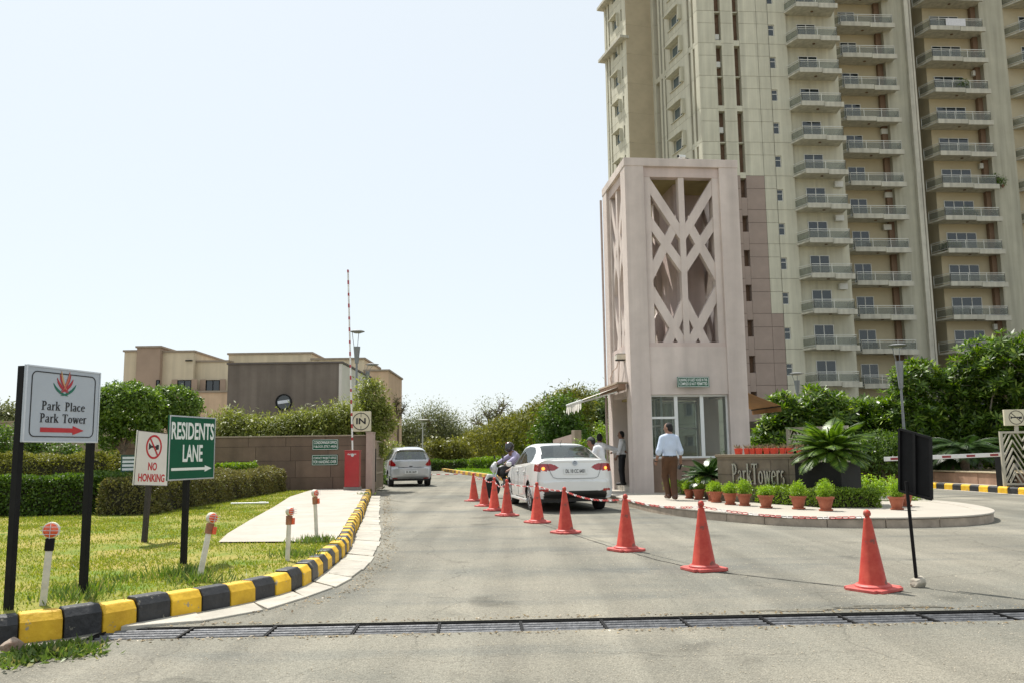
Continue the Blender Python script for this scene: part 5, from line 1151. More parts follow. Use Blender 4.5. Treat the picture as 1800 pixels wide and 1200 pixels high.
# rear wing stepping out to the left
bw0 = sideloc(SA,0,0); fd = Vector((-math.sin(ang_w), math.cos(ang_w),0))*3.0; WB = bw0+fd; LB = 6.0
P = [bw0+Vector((0,0,0)), WB, WB+Vector((math.cos(ang_w),math.sin(ang_w),0))*LB, bw0+Vector((math.cos(ang_w),math.sin(ang_w),0))*LB]
inw = Vector((math.cos(ang_w),math.sin(ang_w),0))
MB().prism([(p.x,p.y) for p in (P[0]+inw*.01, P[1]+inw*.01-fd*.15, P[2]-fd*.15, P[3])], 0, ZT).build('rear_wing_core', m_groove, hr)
fwp = proto(MB().prism([(p.x,p.y) for p in (P[0]-inw*.001, P[1]-inw*.001, P[1]+inw*.009, P[0]+inw*.009)], 0, FH-.02), 'wall_panel', M('tower_shaded_ochre', (.46,.39,.27), .9, .09, .5))  # front panels darker: shade of this face put into the colour
wbs = []
for (a, b, z0, z1) in ((0,1.0,0,FH-g),(1.3,1.9,0,FH-g),(3.6,4.4,0,FH-g),(1.9001,3.5999,0,.8),(1.9001,3.5999,2.1,FH-g),(4.75,5.2,0,FH-g),(5.5,LB,0,FH-g),(1.0001,1.2999,0,.9),(1.0001,1.2999,2.3,FH-g)): wbs.append(proto(sbox(MB(), a, b, 0, .44, z0, z1, WB), 'wall_panel', m_cr))
hoodB = proto(sbox(sbox(MB(),1.75,3.75,-.45,-.001,2.12,2.22,WB),1.75,1.9,-.3,-.001,.75,2.119,WB),'window_hood',m_cr); swB = side_win(1.9,3.6,.8,2.1,.2,WB)
led = proto(sbox(MB(),-.1,LB+.3,-.75,.3,-.3,0,WB),'ledge',m_slab)
for n in range(NF):
    place(fwp,'wall_panel',(0,0,fz(n)))
    for x in wbs: place(x,'wall_panel',(0,0,fz(n)))
    place(hoodB,'window_hood',(0,0,fz(n))); o = place(swB[0],'window',(0,0,fz(n))); place(swB[1],'pane',(0,0,0),o)
for z in (V(1092,68,88).z, V(1092,-28,88).z): place(led,'ledge',(0,0,z))
MB().prism([(p.x,p.y) for p in (P[0],P[1]-inw*.3,P[2],P[3])], ZT, ZT+1.2).build('parapet', m_cr, hr)
# a few belongings on balconies: plants, a towel, chairs
m_towel = M('towel_white', (.6,.6,.62), .9)
def on_balc(n, u0, v, kind):
    z = fz(n); base = Vector((HC.x,HC.y,0))+Vector((u0*cH-v*sH, u0*sH+v*cH, z))
    return base
for (n, px, v, sz, lab) in ((7,1690,3.2,.5,'leafy potted plants crowding a dark balcony of the tower'),(8,1745,3.0,.55,'palm like potted plant spilling over a tower balcony railing'),(6,1660,3.4,.4,'small potted plants on a tower balcony'),(11,1700,2.7,.35,'flowering potted plants along a tower balcony railing')):
    b = on_balc(n, U(px,v), v, 0); t = thing('balcony_plant', lab, 'plant', b, 0)
    MB().lathe([(.12,0),(.17,.3),(.16,.3),(.12,.27)], 12).build('pot', M('balcony_pot', (.2,.1,.06), .8), t)
    vv, ff = crown([(0,0,.75,sz,.35,sz),(sz*1.6,0,.65,sz*.8,.3,sz*.7),(-sz*1.6,0,.6,sz*.8,.3,sz*.6)], 120, 8, .22, .07, .12, droop=.2); link_mesh('foliage', np_mesh('foliage',vv,ff), lf_dark, t)
    for sx in (-1,1): MB().lathe([(.1,0),(.14,.25),(.13,.25)], 10, (sx*sz*1.6,0,0)).build('pot', M('balcony_pot', (.2,.1,.06), .8), t)
b = on_balc(13, U(1702,2.2), 2.28, 0); t = tag(MB().bar((-1.0,0,.62),(1.1,0,.58),.03,.75).build('towel', m_towel), 'pale sheet hung over an upper balcony railing of the tower', 'laundry'); t.location = b; t.rotation_euler = (0,0,HA)

for (n, px, v, lab) in ((3,1520,3.0,'dark balcony chairs on a low tower balcony in the second column'),(6,1520,3.0,'dark balcony chairs halfway up the tower second column'),(4,1690,3.3,'dark balcony chairs on a low tower balcony in the third column')):
    t = thing('balcony_chair', lab, 'chair', on_balc(n, U(px,v), v, 0), HA)
    MB().box(-.25,.25,-.25,.25,.4,.45).build('seat', m_dark, t); MB().box(-.25,.25,.2,.25,.46,.95).build('backrest', m_dark, t)
    for sx in (-.22,.22):
        for sy in (-.22,.22): MB().box(sx-.02,sx+.02,sy-.02,sy+.02,0,.399).build('leg', m_dark, t)
# ================================================================== ISLAND PLANTING AND ESTATE NAME WALL
m_swall = M('name_wall_stone', (.15,.118,.08), .75, .25, 2.5, .2, 20, col2=(.21,.17,.12), rnd=.16); m_chrome = M('polished_steel', (.34,.34,.34), .2, .1, 30, metal=1.0)
a, b = V(1260,800,19.6), V(1420,800,18.1); d = Vector((b.x-a.x, -1.5, 0)); SL = d.length; sa = math.atan2(d.y,d.x)
wz = 1.2-PZ
nw = thing('name_wall', 'low brown stone wall with steel letters reading Park Towers', 'wall', (a.x,19.6,PZ), sa)
MB().box(0,SL,.03,.32,0,wz-.06).build('wall_core', M('name_wall_joint', (.06,.05,.04), .95), nw)
xs = [0,.42,.86,1.3,1.72,SL]
for r, (z0,z1) in enumerate(((0,.3),(.3,.6),(.6,wz-.12))):
    for k in range(5): MB().box(xs[k]+.004,xs[k+1]-.004,random.uniform(0,.006),.031,z0+.004,z1-.004).build('stone_slab', m_swall, nw)
MB().box(-.03,SL+.03,-.04,.36,wz-.06,wz).build('coping', M('name_wall_coping', (.22,.17,.11), .6, .15, 4), nw, bevel=.006); MB().box(0,SL,.001,.031,wz-.115,wz-.061).build('upper_band', m_swall, nw)
def solid(mb, depth): return mb
for word, x in (('Park', .64), ('Towers', 1.26)):
    o = serif(word, .45, .05, 1.35).build('lettering', m_chrome, nw); o.location = (x, -.012, .39+.225); o.scale = (.47,1,1)
for i in range(9):                                           # square red planters with dry succulents on the coping
    px = [1293,1309,1320,1330,1345,1357,1372,1384,1400][i]; f = (px-1260)/160; x = .02+f*SL; 
    rp = thing('planter', 'small square red planter of dry succulents on the name wall, %s from the tower' % ORD[i], 'planter', (a.x+math.cos(sa)*x-math.sin(sa)*.16, 19.6+math.sin(sa)*x+math.cos(sa)*.16, PZ+wz), sa+random.uniform(-.05,.05), 'red planters on the name wall')
    w = .06+.012*(i in (0,4,5)); MB().add([(-w*.8,-w*.8,0),(w*.8,-w*.8,0),(w*.8,w*.8,0),(-w*.8,w*.8,0),(-w,-w,.13),(w,-w,.13),(w,w,.13),(-w,w,.13)], [(0,3,2,1),(0,1,5,4),(1,2,6,5),(2,3,7,6),(3,0,4,7),(4,5,6,7)]).build('pot', M('planter_red', (.6,.05,.02), .45, .1, 8, rnd=.1), rp, bevel=.006)
    n = 26; p = np.stack([RNG.normal(0,.03,n),RNG.normal(0,.03,n),np.full(n,.12)],1); ax = unit(rdir(n)*.8+np.array([0,0,1.])); v, f_ = leaves(p, ax, rdir(n), .11, .022, .3, .1); link_mesh('dry_leaves', np_mesh('dry_leaves',v,f_), leafmat('succulent_dry',(.12,.08,.05),(.28,.22,.13),.2,(.2,.24,.1)) if 'succulent_dry' not in MATS else MATS['succulent_dry'], rp)
# terracotta pots with bright plants along the platform
m_tc = M('terracotta', (.33,.085,.04), .75, .22, 6, .15, 30, col2=(.4,.13,.07), rnd=.12); m_pots = M('pot_soil', (.06,.045,.03), .95)
def pot(px, py, s, ph, lab, bare=False):
    p = G(px, py, PZ); t = thing('potted_plant', lab, 'potted plant', (p.x,p.y,PZ), random.uniform(0,6), 'terracotta pots on the platform')
    pt_ = MB().lathe([(.10*s,0),(.105*s,.01),(.165*s,.25*s),(.185*s,.252*s),(.19*s,.30*s),(.17*s,.302*s),(.155*s,.262*s)], 24).build('pot', m_tc, t, smooth=True, ang=30)
    MB().lathe([(.16*s,.265*s),(.001,.275*s)], 20).build('soil', m_pots, t)
    MB().lathe([(.13*s,-.0),(.15*s,.012),(.15*s,.03),(.13*s,.02)], 20).build('saucer', m_tc, pt_, smooth=True)
    v, f = crown([(0,0,.28*s+ph*.5,.15*s,.15*s,ph*.55)], int(130*s), 14, .05, .012, .025, shell=.3, rough=.25, flat=1); link_mesh('foliage', np_mesh('foliage',v,f), lf_lime, t)
PP = [(1176,871,.85,.2),(1212,875,.9,.2),(1229,877,1,.26),(1233+20,880,.9,.2),(1259,882,1,.2),(1284,886,1,.22),(1309,888,1.02,.3),(1347,892,1.05,.18),(1404,894,1.05,.26),(1452,897,1.08,.3),(1577,895,1.0,.3),(1592,889,1.0,.12)]
PLB = ['small potted plant half hidden behind the walking man','potted plant beside the walking man on the platform','tall bushy potted plant near the walking man','small pot squeezed between two bushier pots near the tower','low potted plant before the clipped hedge near the tower','potted plant before the left edge of the name wall','tallest potted plant in front of the steel letters','pot with a short plant below the steel letters','round lime potted plant before the right end of the name wall','weathered pot with a round lime plant before the black planter','potted plant at the rounded tip of the low hedge','nearly bare terracotta pot beside the black sign']
for (x, y, s, ph), lb in zip(PP, PLB): pot(x, y, s*.8, ph*.95, lb)
# low clipped hedge behind the pots
hp = [G(1190,868,PZ), G(1260,876,PZ), G(1345,885,PZ), G(1452,893,PZ), G(1560,893,PZ)]
labs = ['low clipped hedge by the glazed booth front','low clipped hedge before the left end of the name wall','low clipped hedge below the steel letters','low clipped hedge before the black planter']
for k in range(4):
    a_, b_ = hp[k], hp[k+1]; o = Vector((0,.22,0)); hedge('hedge', labs[k], a_+o, b_+o, .55, .36, PZ-.01, lf_bright, 5200, .045, .03, .02, .06, group='low hedge behind the pots')
q = G(1540,880,PZ); tree('shrub', 'bright lime shrub behind the rounded end of the low hedge', (q.x,q.y+.4,PZ), [(0,0,.28,.4,.3,.25),(.5,0,.26,.4,.3,.22),(-.5,.1,.25,.4,.3,.2),(.95,-.15,.25,.3,.3,.22)], lf_lime, 300, 12, .06, .03, .04, .02, cat='shrub', shell=.2)
# black planter box with a large cycad
q = V(1460,830,17.6); bx0 = thing('planter_box', 'black square planter holding the large cycad beside the name wall', 'planter', (q.x,17.75,PZ), sa)
m_bpl = M('planter_black_stone', (.008,.008,.0075), .65, .3, 5, .05, spec=.2)
for (x0,x1,y0,y1) in ((-.48,.48,-.48,-.42),(-.48,.48,.42,.48),(-.48,-.42,-.4199,.4199),(.42,.48,-.4199,.4199)): MB().box(x0,x1,y0,y1,0,.86).build('side_panel', m_bpl, bx0)
MB().box(-.4199,.4199,-.4199,.4199,.05,.80).build('soil', m_pots, bx0)
cycad('cycad', 'large dark green cycad with arching fronds in the black planter', (q.x+.08,17.75), PZ+.8, .25, 48, 1.05, up=1.0, lw=.035, leaf=leafmat('cycad_leaf_lit',(.04,.09,.014),(.15,.24,.035),.3,(.26,.36,.06),.4,.4))  # sunlit lime brightness put into the frond colour
q = V(1247,850,20.6); cycad('cycad', 'dark cycad growing beside the glazed booth front', (q.x,20.6), PZ, .5, 26, .75, up=.95, lw=.03)
q = V(1225,850,21.8); cycad('cycad', 'smaller cycad against the booth plinth', (q.x+.1,22.0), PZ, .4, 20, .6, up=.9, lw=.028)
q = G(1496,860,PZ); t = thing('bollard_light', 'short white garden light beside the black planter', 'garden light', (q.x,q.y+.2,PZ)); MB().cyl((0,0,0),(0,0,.55),.05,n=12).build('post', m_wfr, t, smooth=True); MB().lathe([(.09,.55),(.11,.6),(.1,.68),(.02,.72)], 16).build('cap', m_wfr, t, smooth=True)

# ================================================================== RIGHT SIDE
m_pinkst = M('low_wall_pink_stone', (.3,.185,.125), .85, .25, 2.5, .3, 16, rnd=.15)
# side kerb, striped
k0, k1 = Vector((12.4,36.5,0)), Vector((13.75,22.9,0)); d = (k1-k0); n = int(d.length/.42); d.normalize(); nn = Vector((-d.y,d.x,0))   # left of travel = away from road
rk_ = struct(MB().face((14,30,-.2),(14.2,30,-.2),(14.2,30.2,-.2)).build('kerb', m_gut))
for i in range(n):
    a_ = k0+d*(i*.42+.003); b_ = k0+d*((i+1)*.42-.003); h = .19
    prof = [(0,-.05),(.004,h-.04),(.04,h),(.15,h),(.15,-.05)]; vs_ = [a_+nn*u+Vector((0,0,w)) for u, w in prof]+[b_+nn*u+Vector((0,0,w)) for u, w in prof]
    MB().add(vs_, [(0,1,2,3,4),(9,8,7,6,5)]+[(j,5+j,5+(j+1)%5,(j+1)%5) for j in range(5)]).build('kerb_stone', m_yel if i % 2 else m_blk, rk_, bevel=.01, seg=1)
struct(MB().add([k0+nn*.15+Vector((0,0,.17)),k1+nn*.15+Vector((0,0,.17)),k1+nn*9+Vector((0,0,.17)),k0+nn*9+Vector((0,0,.17))],[(0,1,2,3)]).build('pavement', m_plat))
struct(MB().add([k0-nn*.2+Vector((0,0,.006)),k1-nn*.2+Vector((0,0,.006)),k1+Vector((0,0,.006)),k0+Vector((0,0,.006))],[(0,1,2,3)]).build('road_edge_line', m_gut))
lw_ = thing('low_wall', 'low pink stone retaining wall behind the striped side kerb', 'wall', tuple(k0+nn*.75), math.atan2(d.y,d.x)); Lw = (k1-k0).length
nb = 12
for i in range(nb): MB().box(Lw*i/nb+.006,Lw*(i+1)/nb-.006,random.uniform(-.01,.01),.3,.1,.5+random.uniform(-.012,.012)).build('stone_slab', m_pinkst, lw_, bevel=.012)
MB().box(0,Lw,-.04,.34,.511,.55).build('coping', M('low_wall_coping', (.4,.33,.22), .8, .12, 3), lw_, bevel=.008)
struct(MB().add([k0+nn*1.06+Vector((0,0,.5)),k1+nn*1.06+Vector((0,0,.5)),k1+nn*16+Vector((0,0,.5)),k0+nn*16+Vector((0,0,.5))],[(0,1,2,3)]).build('planting_bed', m_soil))
# lattice gate pier with the no horn sign
gx = V(1766,860,24.2); gt = thing('lattice_gate', 'pale metal lattice gate panel on a stone base under the no horn sign', 'gate', (gx.x,24.2,0), rad(-8))
m_lat = M('gate_pale_paint', (.42,.39,.31), .5, .1, 6); GH = V(1780,757,24.2).z; GB = .22; GWid = 1.7
MB().box(0,GWid,-.02,.18,0,.17).build('base', m_pinkst, gt)
for x in (0,GWid-.07): MB().box(x,x+.07,0,.09,.171,GH).build('stile', m_lat, gt)
for z in (GB,GH-.06): MB().box(.0701,GWid-.0701,0.002,.088,z,z+.06).build('rail', m_lat, gt)
IWg, IHg = GWid-.14, GH-GB-.12
def lat_bars(parent, x0, z0, w, h, cols, m, y0=.02, thick=.03, bw=.028):
    """herringbone of slanted bars, mirrored column by column"""
    cw = w/cols
    for c in range(cols):
        for k in range(-2, 9):
            za, zb = z0+h*(k/6.0), z0+h*(k/6.0)+cw*1.9
            if c % 2: za, zb = zb, za
            p, q = [x0+c*cw, za], [x0+(c+1)*cw, zb]
            def cl(p, q):
                for lim, sg in ((z0,1),(z0+h,-1)):
                    a_, b_ = (p[1]-lim)*sg, (q[1]-lim)*sg
                    if a_ < 0 and b_ < 0: return None
                    if a_ < 0: f = a_/(a_-b_); p = [p[0]+(q[0]-p[0])*f, lim]
                    elif b_ < 0: f = b_/(b_-a_); q = [q[0]+(p[0]-q[0])*f, lim]
                return p, q
            r = cl(p, q)
            if r and math.hypot(r[0][0]-r[1][0], r[0][1]-r[1][1]) > .05: MB().bar((r[0][0],y0+thick/2+.001*k,r[0][1]),(r[1][0],y0+thick/2+.001*k,r[1][1]),bw,thick,(0,1,0)).build('lattice_bar', m, parent)
lat_bars(gt, .07, GB+.061, IWg, IHg-.002, 6, m_lat); lat_bars(gt, .07, GB+.11, IWg, IHg-.06, 6, m_lat, .055, .02, .02)
zs0, zs1 = V(1785,747,24.2).z, V(1785,719,24.2).z; t = thing('no_horn_sign', 'cream square sign with a struck-out horn in a circle above the lattice gate', 'sign', (V(1787,740,24.15).x,24.15,zs0), rad(-8)); hh = zs1-zs0; ww = .62
MB().box(-ww/2,ww/2,0,.1,0,hh).build('board', m_cream, t, bevel=.006); ring(MB(), 0, hh/2, hh*.40, hh*.44, -.006, -.0005).bar((-hh*.3,-.004,hh/2+hh*.3),(hh*.3,-.004,hh/2-hh*.3),.02,.003,(0,1,0)).build('prohibition_ring', M('ring_brown', (.06,.05,.04), .6), t)
flat([(-.15,hh/2-.045),(-.1,hh/2-.012),(.06,hh/2-.012),(.07,hh/2-.05),(.15,hh/2-.035),(.15,hh/2+.03),(.06,hh/2+.02),(-.1,hh/2+.015),(-.15,hh/2+.05)], -.0025, -.0005).build('horn_symbol', m_black, t)
MB().box(-.05,.05,.03,.07,-(zs0-GH),.0).build('bracket', m_lat, t)
# right boom barrier, lowered across the side road
bl_, br_ = V(1555,806,22.6), V(1762,798,24.6); t = thing('boom_barrier', 'lowered white boom with red bands across the side road', 'boom barrier', (br_.x-.02,24.55,0))
o0 = Vector((br_.x-.02,24.55,0)); bm_ = MB().bar(bl_-o0, br_-o0, .05, .11).build('boom', m_boomw, t, bevel=.006)
for k in range(5):
    f = .04+k*.21; MB().bar((bl_-o0).lerp(br_-o0,f),(bl_-o0).lerp(br_-o0,f+.075),.056,.06).build('red_band', M('boom_band_red', (.25,.015,.02), .5), bm_)
MB().box(-.02,.3,.03,.4,0,1.15).build('cabinet', m_dark, t, bevel=.01); MB().cyl((.02,-.02,br_.z),(.02,.1,br_.z),.07,n=14).build('pivot', m_alu, t)
# more lattice panels behind the name wall
a_, b_ = V(1383,785,26.0), V(1491,785,24.4); dd = Vector((b_.x-a_.x,-1.6,0)); L = dd.length; t = thing('lattice_screen', 'pale metal lattice screen behind the large cycad', 'screen', (a_.x,26.0,PZ if False else 0), math.atan2(dd.y,dd.x))
zt_ = 1.95; z0_ = .5
for x in (0,L*.5-.03,L-.07): MB().box(x,x+.07,0,.09,0,zt_).build('stile', m_lat, t)
for (x0,x1) in ((.0701,L*.5-.0301),(L*.5+.0401,L-.0701)):
    for z in (z0_,zt_-.08): MB().box(x0,x1,.002,.088,z,z+.08).build('rail', m_lat, t)
    lat_bars(t, x0, z0_+.081, x1-x0, zt_-z0_-.162, 5, m_lat)
# frangipani trees behind the low wall
FR = [(1388,30.5,[(1388,738,42,46),(1360,772,34,36)]),(1432,31,[(1440,722,50,40),(1415,765,46,40)]),(1492,31.5,[(1496,738,50,44),(1470,775,50,36)]),(1548,32,[(1552,742,48,46),(1530,785,50,30)]),(1606,31,[(1618,668,52,34),(1600,730,56,46),(1640,775,56,40)]),(1668,31.5,[(1672,690,54,42),(1660,755,60,46)]),(1724,31,[(1722,650,54,50),(1720,735,62,54)]),(1782,30,[(1780,642,58,60),(1790,730,62,60)]),(1856,30,[(1850,650,60,60),(1850,740,60,60)])]
flab = ['frangipani tree beside the brown awning of the tower','frangipani tree above the lattice screen','frangipani tree behind the large cycad','low frangipani tree between the cycad and the black sign','frangipani tree with its crown just under the grey disc lamp','frangipani tree right of the lamp pole, above the lowered boom','tall frangipani tree rising before the balcony columns','tallest frangipani tree above the no horn sign','frangipani tree past the lattice gate']
for (px, Y, pads), lb in zip(FR, flab):
    b = V(px, 830, Y); blobs = []
    for (x, y, rx, ry) in pads: c = V(x,y,Y); blobs.append((c.x-b.x, random.uniform(-.4,.4), c.z-.4, rx/FPX*Y*1.05, 1.0, ry/FPX*Y*1.05))
    c = blobs[-1]; blobs.append((c[0]+.2, .6, max(c[2]-.7,.8), c[3], .8, c[5]))
    tree('frangipani_tree', lb, (b.x,Y,.4), blobs, lf_fran, 330*len(blobs)//2, 13, .27, .085, 0, .09, 'frangipani trees on the planting bed', kind='ros', n=9, shell=.3, rough=.14, bark=m_bark2)
dk = crown([(15,31,1.0,4.2,.9,.75),(20,32,1.0,4,.9,.8),(10.5,32.5,.8,3,.8,.7)], 1500, 12, .12, .05, .15, shell=.3); t = stuff(tag(link_mesh('undergrowth', np_mesh('undergrowth',*dk), lf_dark), 'dark undergrowth beneath the frangipani trees', 'undergrowth')); t.location = (0,0,.3)
q = V(1722,775,27.2); cycad('cycad', 'drooping feathery palm like cycad behind the lowered boom', (q.x,28.2), .5, .7, 40, 1.5, up=.6, lw=.03)
q = V(1680,785,28.5); cycad('cycad', 'smaller feathery cycad next to the drooping one behind the boom', (q.x,29.0), .5, .4, 30, 1.1, up=.6, lw=.03)
lamp('grey disc lamp rising from the frangipani trees', 1584, 29.5, 607, 634, 682, .33, 1, 0, -.02)
lamp('grey disc lamp showing low above the foliage near the tower awning', 1402, 37, 656, 668, 690, .32, 1, 0, -.02)
q = V(1548,760,28.5); tree('shrub', 'spreading dark shrub between the cycad and the lamp pole', (q.x,28.5,.4), [(0,0,.8,.9,.6,.7),(.7,.1,.6,.7,.5,.5),(-.8,.1,.7,.7,.5,.5)], lf_dark, 420, 12, .14, .05, .1, .04, cat='shrub', shell=.25)
# dark wall behind the trees at the back of the bed
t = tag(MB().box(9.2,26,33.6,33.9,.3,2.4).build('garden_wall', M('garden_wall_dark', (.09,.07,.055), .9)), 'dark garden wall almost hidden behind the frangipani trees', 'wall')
# ================================================================== BACKGROUND BEYOND THE GATE
# far boundary wall and planting
t = thing('boundary_wall', 'grey concrete panel wall at the far end of the drive', 'wall', (-26,80,0)); m_fw = M('far_wall_concrete', (.27,.235,.18), .9, .15, 1, rnd=.1)
for k in range(24): MB().box(k*2.0+.02,k*2.0+1.86,0,.15,0,1.75).build('panel', m_fw, t); MB().box(k*2.0-.14,k*2.0+.0,-.05,.2,0,1.9).build('post', m_fw, t)
a_, b_ = G(745,824), G(868,824); 
hedge('hedge', 'low dark flower hedge across the far end of the drive', (a_.x-4,66), (V(822,820,66).x,66), 1.2, .75, 0, lf_dark, 9000, .13, .09, .05)
hedge('hedge', 'bright clipped hedge behind the far grass verge', (V(822,820,60).x,60.5), (V(900,820,56).x+2,54), 1.1, .95, 0, lf_bright, 9000, .12, .08, .05)
# grass verge with striped kerb curving to the lane
vp = [G(772,826),G(800,831),G(835,836),G(872,842),G(905,848)]; vp = [Vector((p.x,p.y,0)) for p in vp]
vs2 = resample([(p.x,p.y) for p in vp], 1.0)
vk = struct(MB().face((0,60,-.2),(.2,60,-.2),(.2,60.2,-.2)).build('kerb', m_gut)); vn = normals(vs2)
for i in range(len(vs2)-1):
    a_, b_ = vs2[i], vs2[i+1]; s_ = -1 if vn[i].x < 0 else 1; na = vn[i]*s_
    P = [a_,b_,b_+na*.25,a_+na*.25]; MB().prism([(p.x,p.y) for p in (P if s_ > 0 else P[::-1])], 0, .2).build('kerb_stone', m_yel if i % 2 else M('kerb_brown', (.3,.17,.08), .8, .2), vk, bevel=.02, seg=1)
struct(MB().face(*[(p.x+.2,p.y,.19) for p in vs2],(7,30,.19),(7,62,.19),(-5,62,.19)).build('lawn', M('verge_grass', (.07,.2,.03), .95, .3, 3, .6, 30)))
vg = np.stack([RNG.uniform(-6,4,9000),RNG.uniform(34,61,9000),np.full(9000,.19)],1); kx = np.interp(vg[:,1],[p.y for p in vs2[::-1]],[p.x for p in vs2[::-1]]); vg = vg[vg[:,0] > kx+.4]; v, f = leaves(vg, unit(rdir(len(vg))*.5+np.array([0,0,1.])), rdir(len(vg)), .12, .06, .3); stuff(tag(link_mesh('verge_grass', np_mesh('verge_grass',v,f), lf_bright), 'bright green grass of the far verge', 'grass'))
# red and white speed strip
q0, q1 = G(752,834), G(818,834); t = thing('speed_strip', 'red and white painted speed breaker blocks across the far lane', 'speed breaker', (q0.x,q0.y,0)); nb = 9; w = (q1.x-q0.x)/nb
for k in range(nb): MB().box(k*w+.02,(k+1)*w-.02,-.1,.1,0,.05).build('block', m_chw if k % 2 else m_chr, t, bevel=.015, seg=1)
# trees behind the far wall
def far_tree(label, px, Y, pads, leaf, n, L=.4, W=.2, r0=.2, sub=4, sh=.35, rough=.25, nm='acacia_tree', per=18, sp=.45, droop=.0):
    b = V(px, 800, Y); blobs = []
    for (x, y, rx, ry) in pads: c = V(x,y,Y); blobs.append((c.x-b.x, random.uniform(-1,1), c.z, rx/FPX*Y, rx/FPX*Y*.8, ry/FPX*Y))
    return tree(nm, label, (b.x,Y,-.2), blobs, leaf, n, per, L, W, sp, r0, 'trees beyond the far wall', kind='crown', n=10, shell=sh, rough=rough, sub=sub, droop=droop, bark=m_bark)
far_tree('broad hazy acacia above the parked silver hatchback', 715, 92, [(708,765,30,22),(728,752,26,22),(700,780,30,14)], lf_acac, 600, .2, .09, .25)
far_tree('domed acacia behind the far lamp post', 772, 90, [(762,738,34,34),(790,752,36,28),(765,768,55,22)], lf_acac, 1000, .2, .09, .25)
far_tree('spreading acacia between the domed tree and the hedge row', 815, 96, [(815,768,34,20),(838,775,30,16)], lf_acac, 450, .2, .09, .25)
far_tree('thin half bare acacia with pale twigs against the sky', 862, 100, [(862,724,30,24),(884,712,14,18),(838,738,26,20)], lf_acac, 75, .3, .1, .3, 9, .5, .5)
far_tree('sparse wispy acacia next to the half bare tree', 920, 104, [(905,745,30,20),(940,738,30,18),(968,726,24,14)], lf_acac, 200, .3, .1, .25, 8, .45, .4)
far_tree('bare twiggy tree beside the peach building corner', 697, 70, [(697,706,16,14),(705,716,14,16)], lf_acac, 25, .2, .08, .1, 10, .5, .5)
far_tree('soft green tree behind the white awning', 1035, 60, [(1030,740,38,34),(1055,728,30,30),(1020,765,40,24)], lf_far, 800, .3, .13, .2)
far_tree('thin crowned tree peeping above the white awning', 1020, 75, [(1000,702,30,14),(1035,700,26,14)], lf_acac, 160, .26, .1, .12, 6, .5, .5)
far_tree('tall soft tree behind the gate tower', 1085, 62, [(1080,735,36,36),(1100,760,36,30)], lf_far, 500, .3, .13, .2)
far_tree('distant hazy tree at the left edge behind the garden wall', 8, 90, [(5,728,34,18),(-40,735,40,22)], lf_acac, 400, .34, .14, .2)
far_tree('distant hazy tree above the long garden wall', 90, 95, [(60,738,40,16),(120,742,40,16)], lf_acac, 380, .34, .14, .2)
# row of clipped ashoka trees along the right of the drive
m_ab = M('ashoka_trunk', (.3,.25,.18), .9, .25, 8)
for i in range(11):
    f = i/10; X = 3.0+(-4.3-3.0)*f; Y = 44+(84-44)*f; zt_ = 4.5+(3.25-4.5)*f; w = 1.25*(.85+.3*random.random()); lab = 'yellow green ashoka tree in the clipped row, %s from the dark bushy tree' % ORD[i]
    blobs = [(0,0,zt_-.9,w,w,.85),(0.1,0,zt_-1.9,w*.95,w*.9,.75),(random.uniform(-.3,.3),0,zt_-.35,w*.6,w*.6,.4)]
    tree('ashoka_tree', lab, (X,Y,0), blobs, lf_row, 330 if i < 5 else 240, 11, .24, .07, .16, .07, 'clipped ashoka row', bark=m_ab, n=6, sub=1, droop=.5, shell=.25, rough=.16)
q = V(985,730,42); tree('leafy_tree', 'dark bushy tree closing the near end of the ashoka row', (q.x,42,0), [(0,0,q.z-.1,1.0,.9,1.25),(.5,0,q.z-1.0,.9,.8,.9),(-.4,.2,q.z-.9,.9,.8,.9)], lf_dark, 700, 11, .18, .07, .14, .09, droop=.3)
# shrubs before the far wall
for i, (px, lb) in enumerate([(762,'small round shrub left of the others before the far wall'),(782,'taller shrub before the far concrete wall'),(805,'bushy shrub before the far wall near the hedge row')]):
    q = V(px,800,74); tree('shrub', lb, (q.x,74,0), [(0,0,1.5,1.0,.8,1.0),(.6,0,1.0,.8,.7,.8)], lf_olive, 160, 10, .26, .12, .2, .06, cat='shrub', shell=.3)
lamp('slim pale lamp standing at the far end of the drive', 743, 62, 737, 742, 747, .42, 1, 0, .05, M('lamp_pale', (.42,.42,.38), .5))
# low pale wall behind the white sedan
a_, b_ = V(972,768,33), V(1006,760,31.5); t = thing('low_wall', 'pale sloping wall with a square pier behind the white sedan', 'wall', (a_.x,33,0), math.atan2(-1.5,b_.x-a_.x))
L = math.hypot(1.5,b_.x-a_.x); MB().add([(0,0,0),(L,0,0),(L,.2,0),(0,.2,0),(0,0,V(972,772,33).z),(L,0,V(1004,762,31.5).z),(L,.2,V(1004,762,31.5).z),(0,.2,V(972,772,33).z)], [(0,3,2,1),(4,5,6,7),(0,1,5,4),(1,2,6,5),(2,3,7,6),(3,0,4,7)]).build('wall', m_pil, t)
MB().box(L+.001,L+.26,-.04,.24,0,V(1008,758,31.5).z+.05).build('pier', m_wallcap, t, bevel=.01)
q = V(1030,790,30); tree('shrub', 'bright green shrub between the sedan roof and the guards', (q.x,30.5,0), [(0,0,1.3,.45,.4,.35),(.3,.1,.9,.5,.4,.5)], lf_bright, 260, 10, .1, .05, .07, .04, cat='shrub', shell=.25)
q = V(1062,820,29.5); tree('shrub', 'tall green shrub squeezed behind the guards and the tower', (q.x,29.5,.1), [(0,0,.8,.35,.4,.7),(.05,.3,1.6,.35,.4,.5)], lf_bright, 260, 10, .11, .05, .08, .04, cat='shrub', shell=.25)
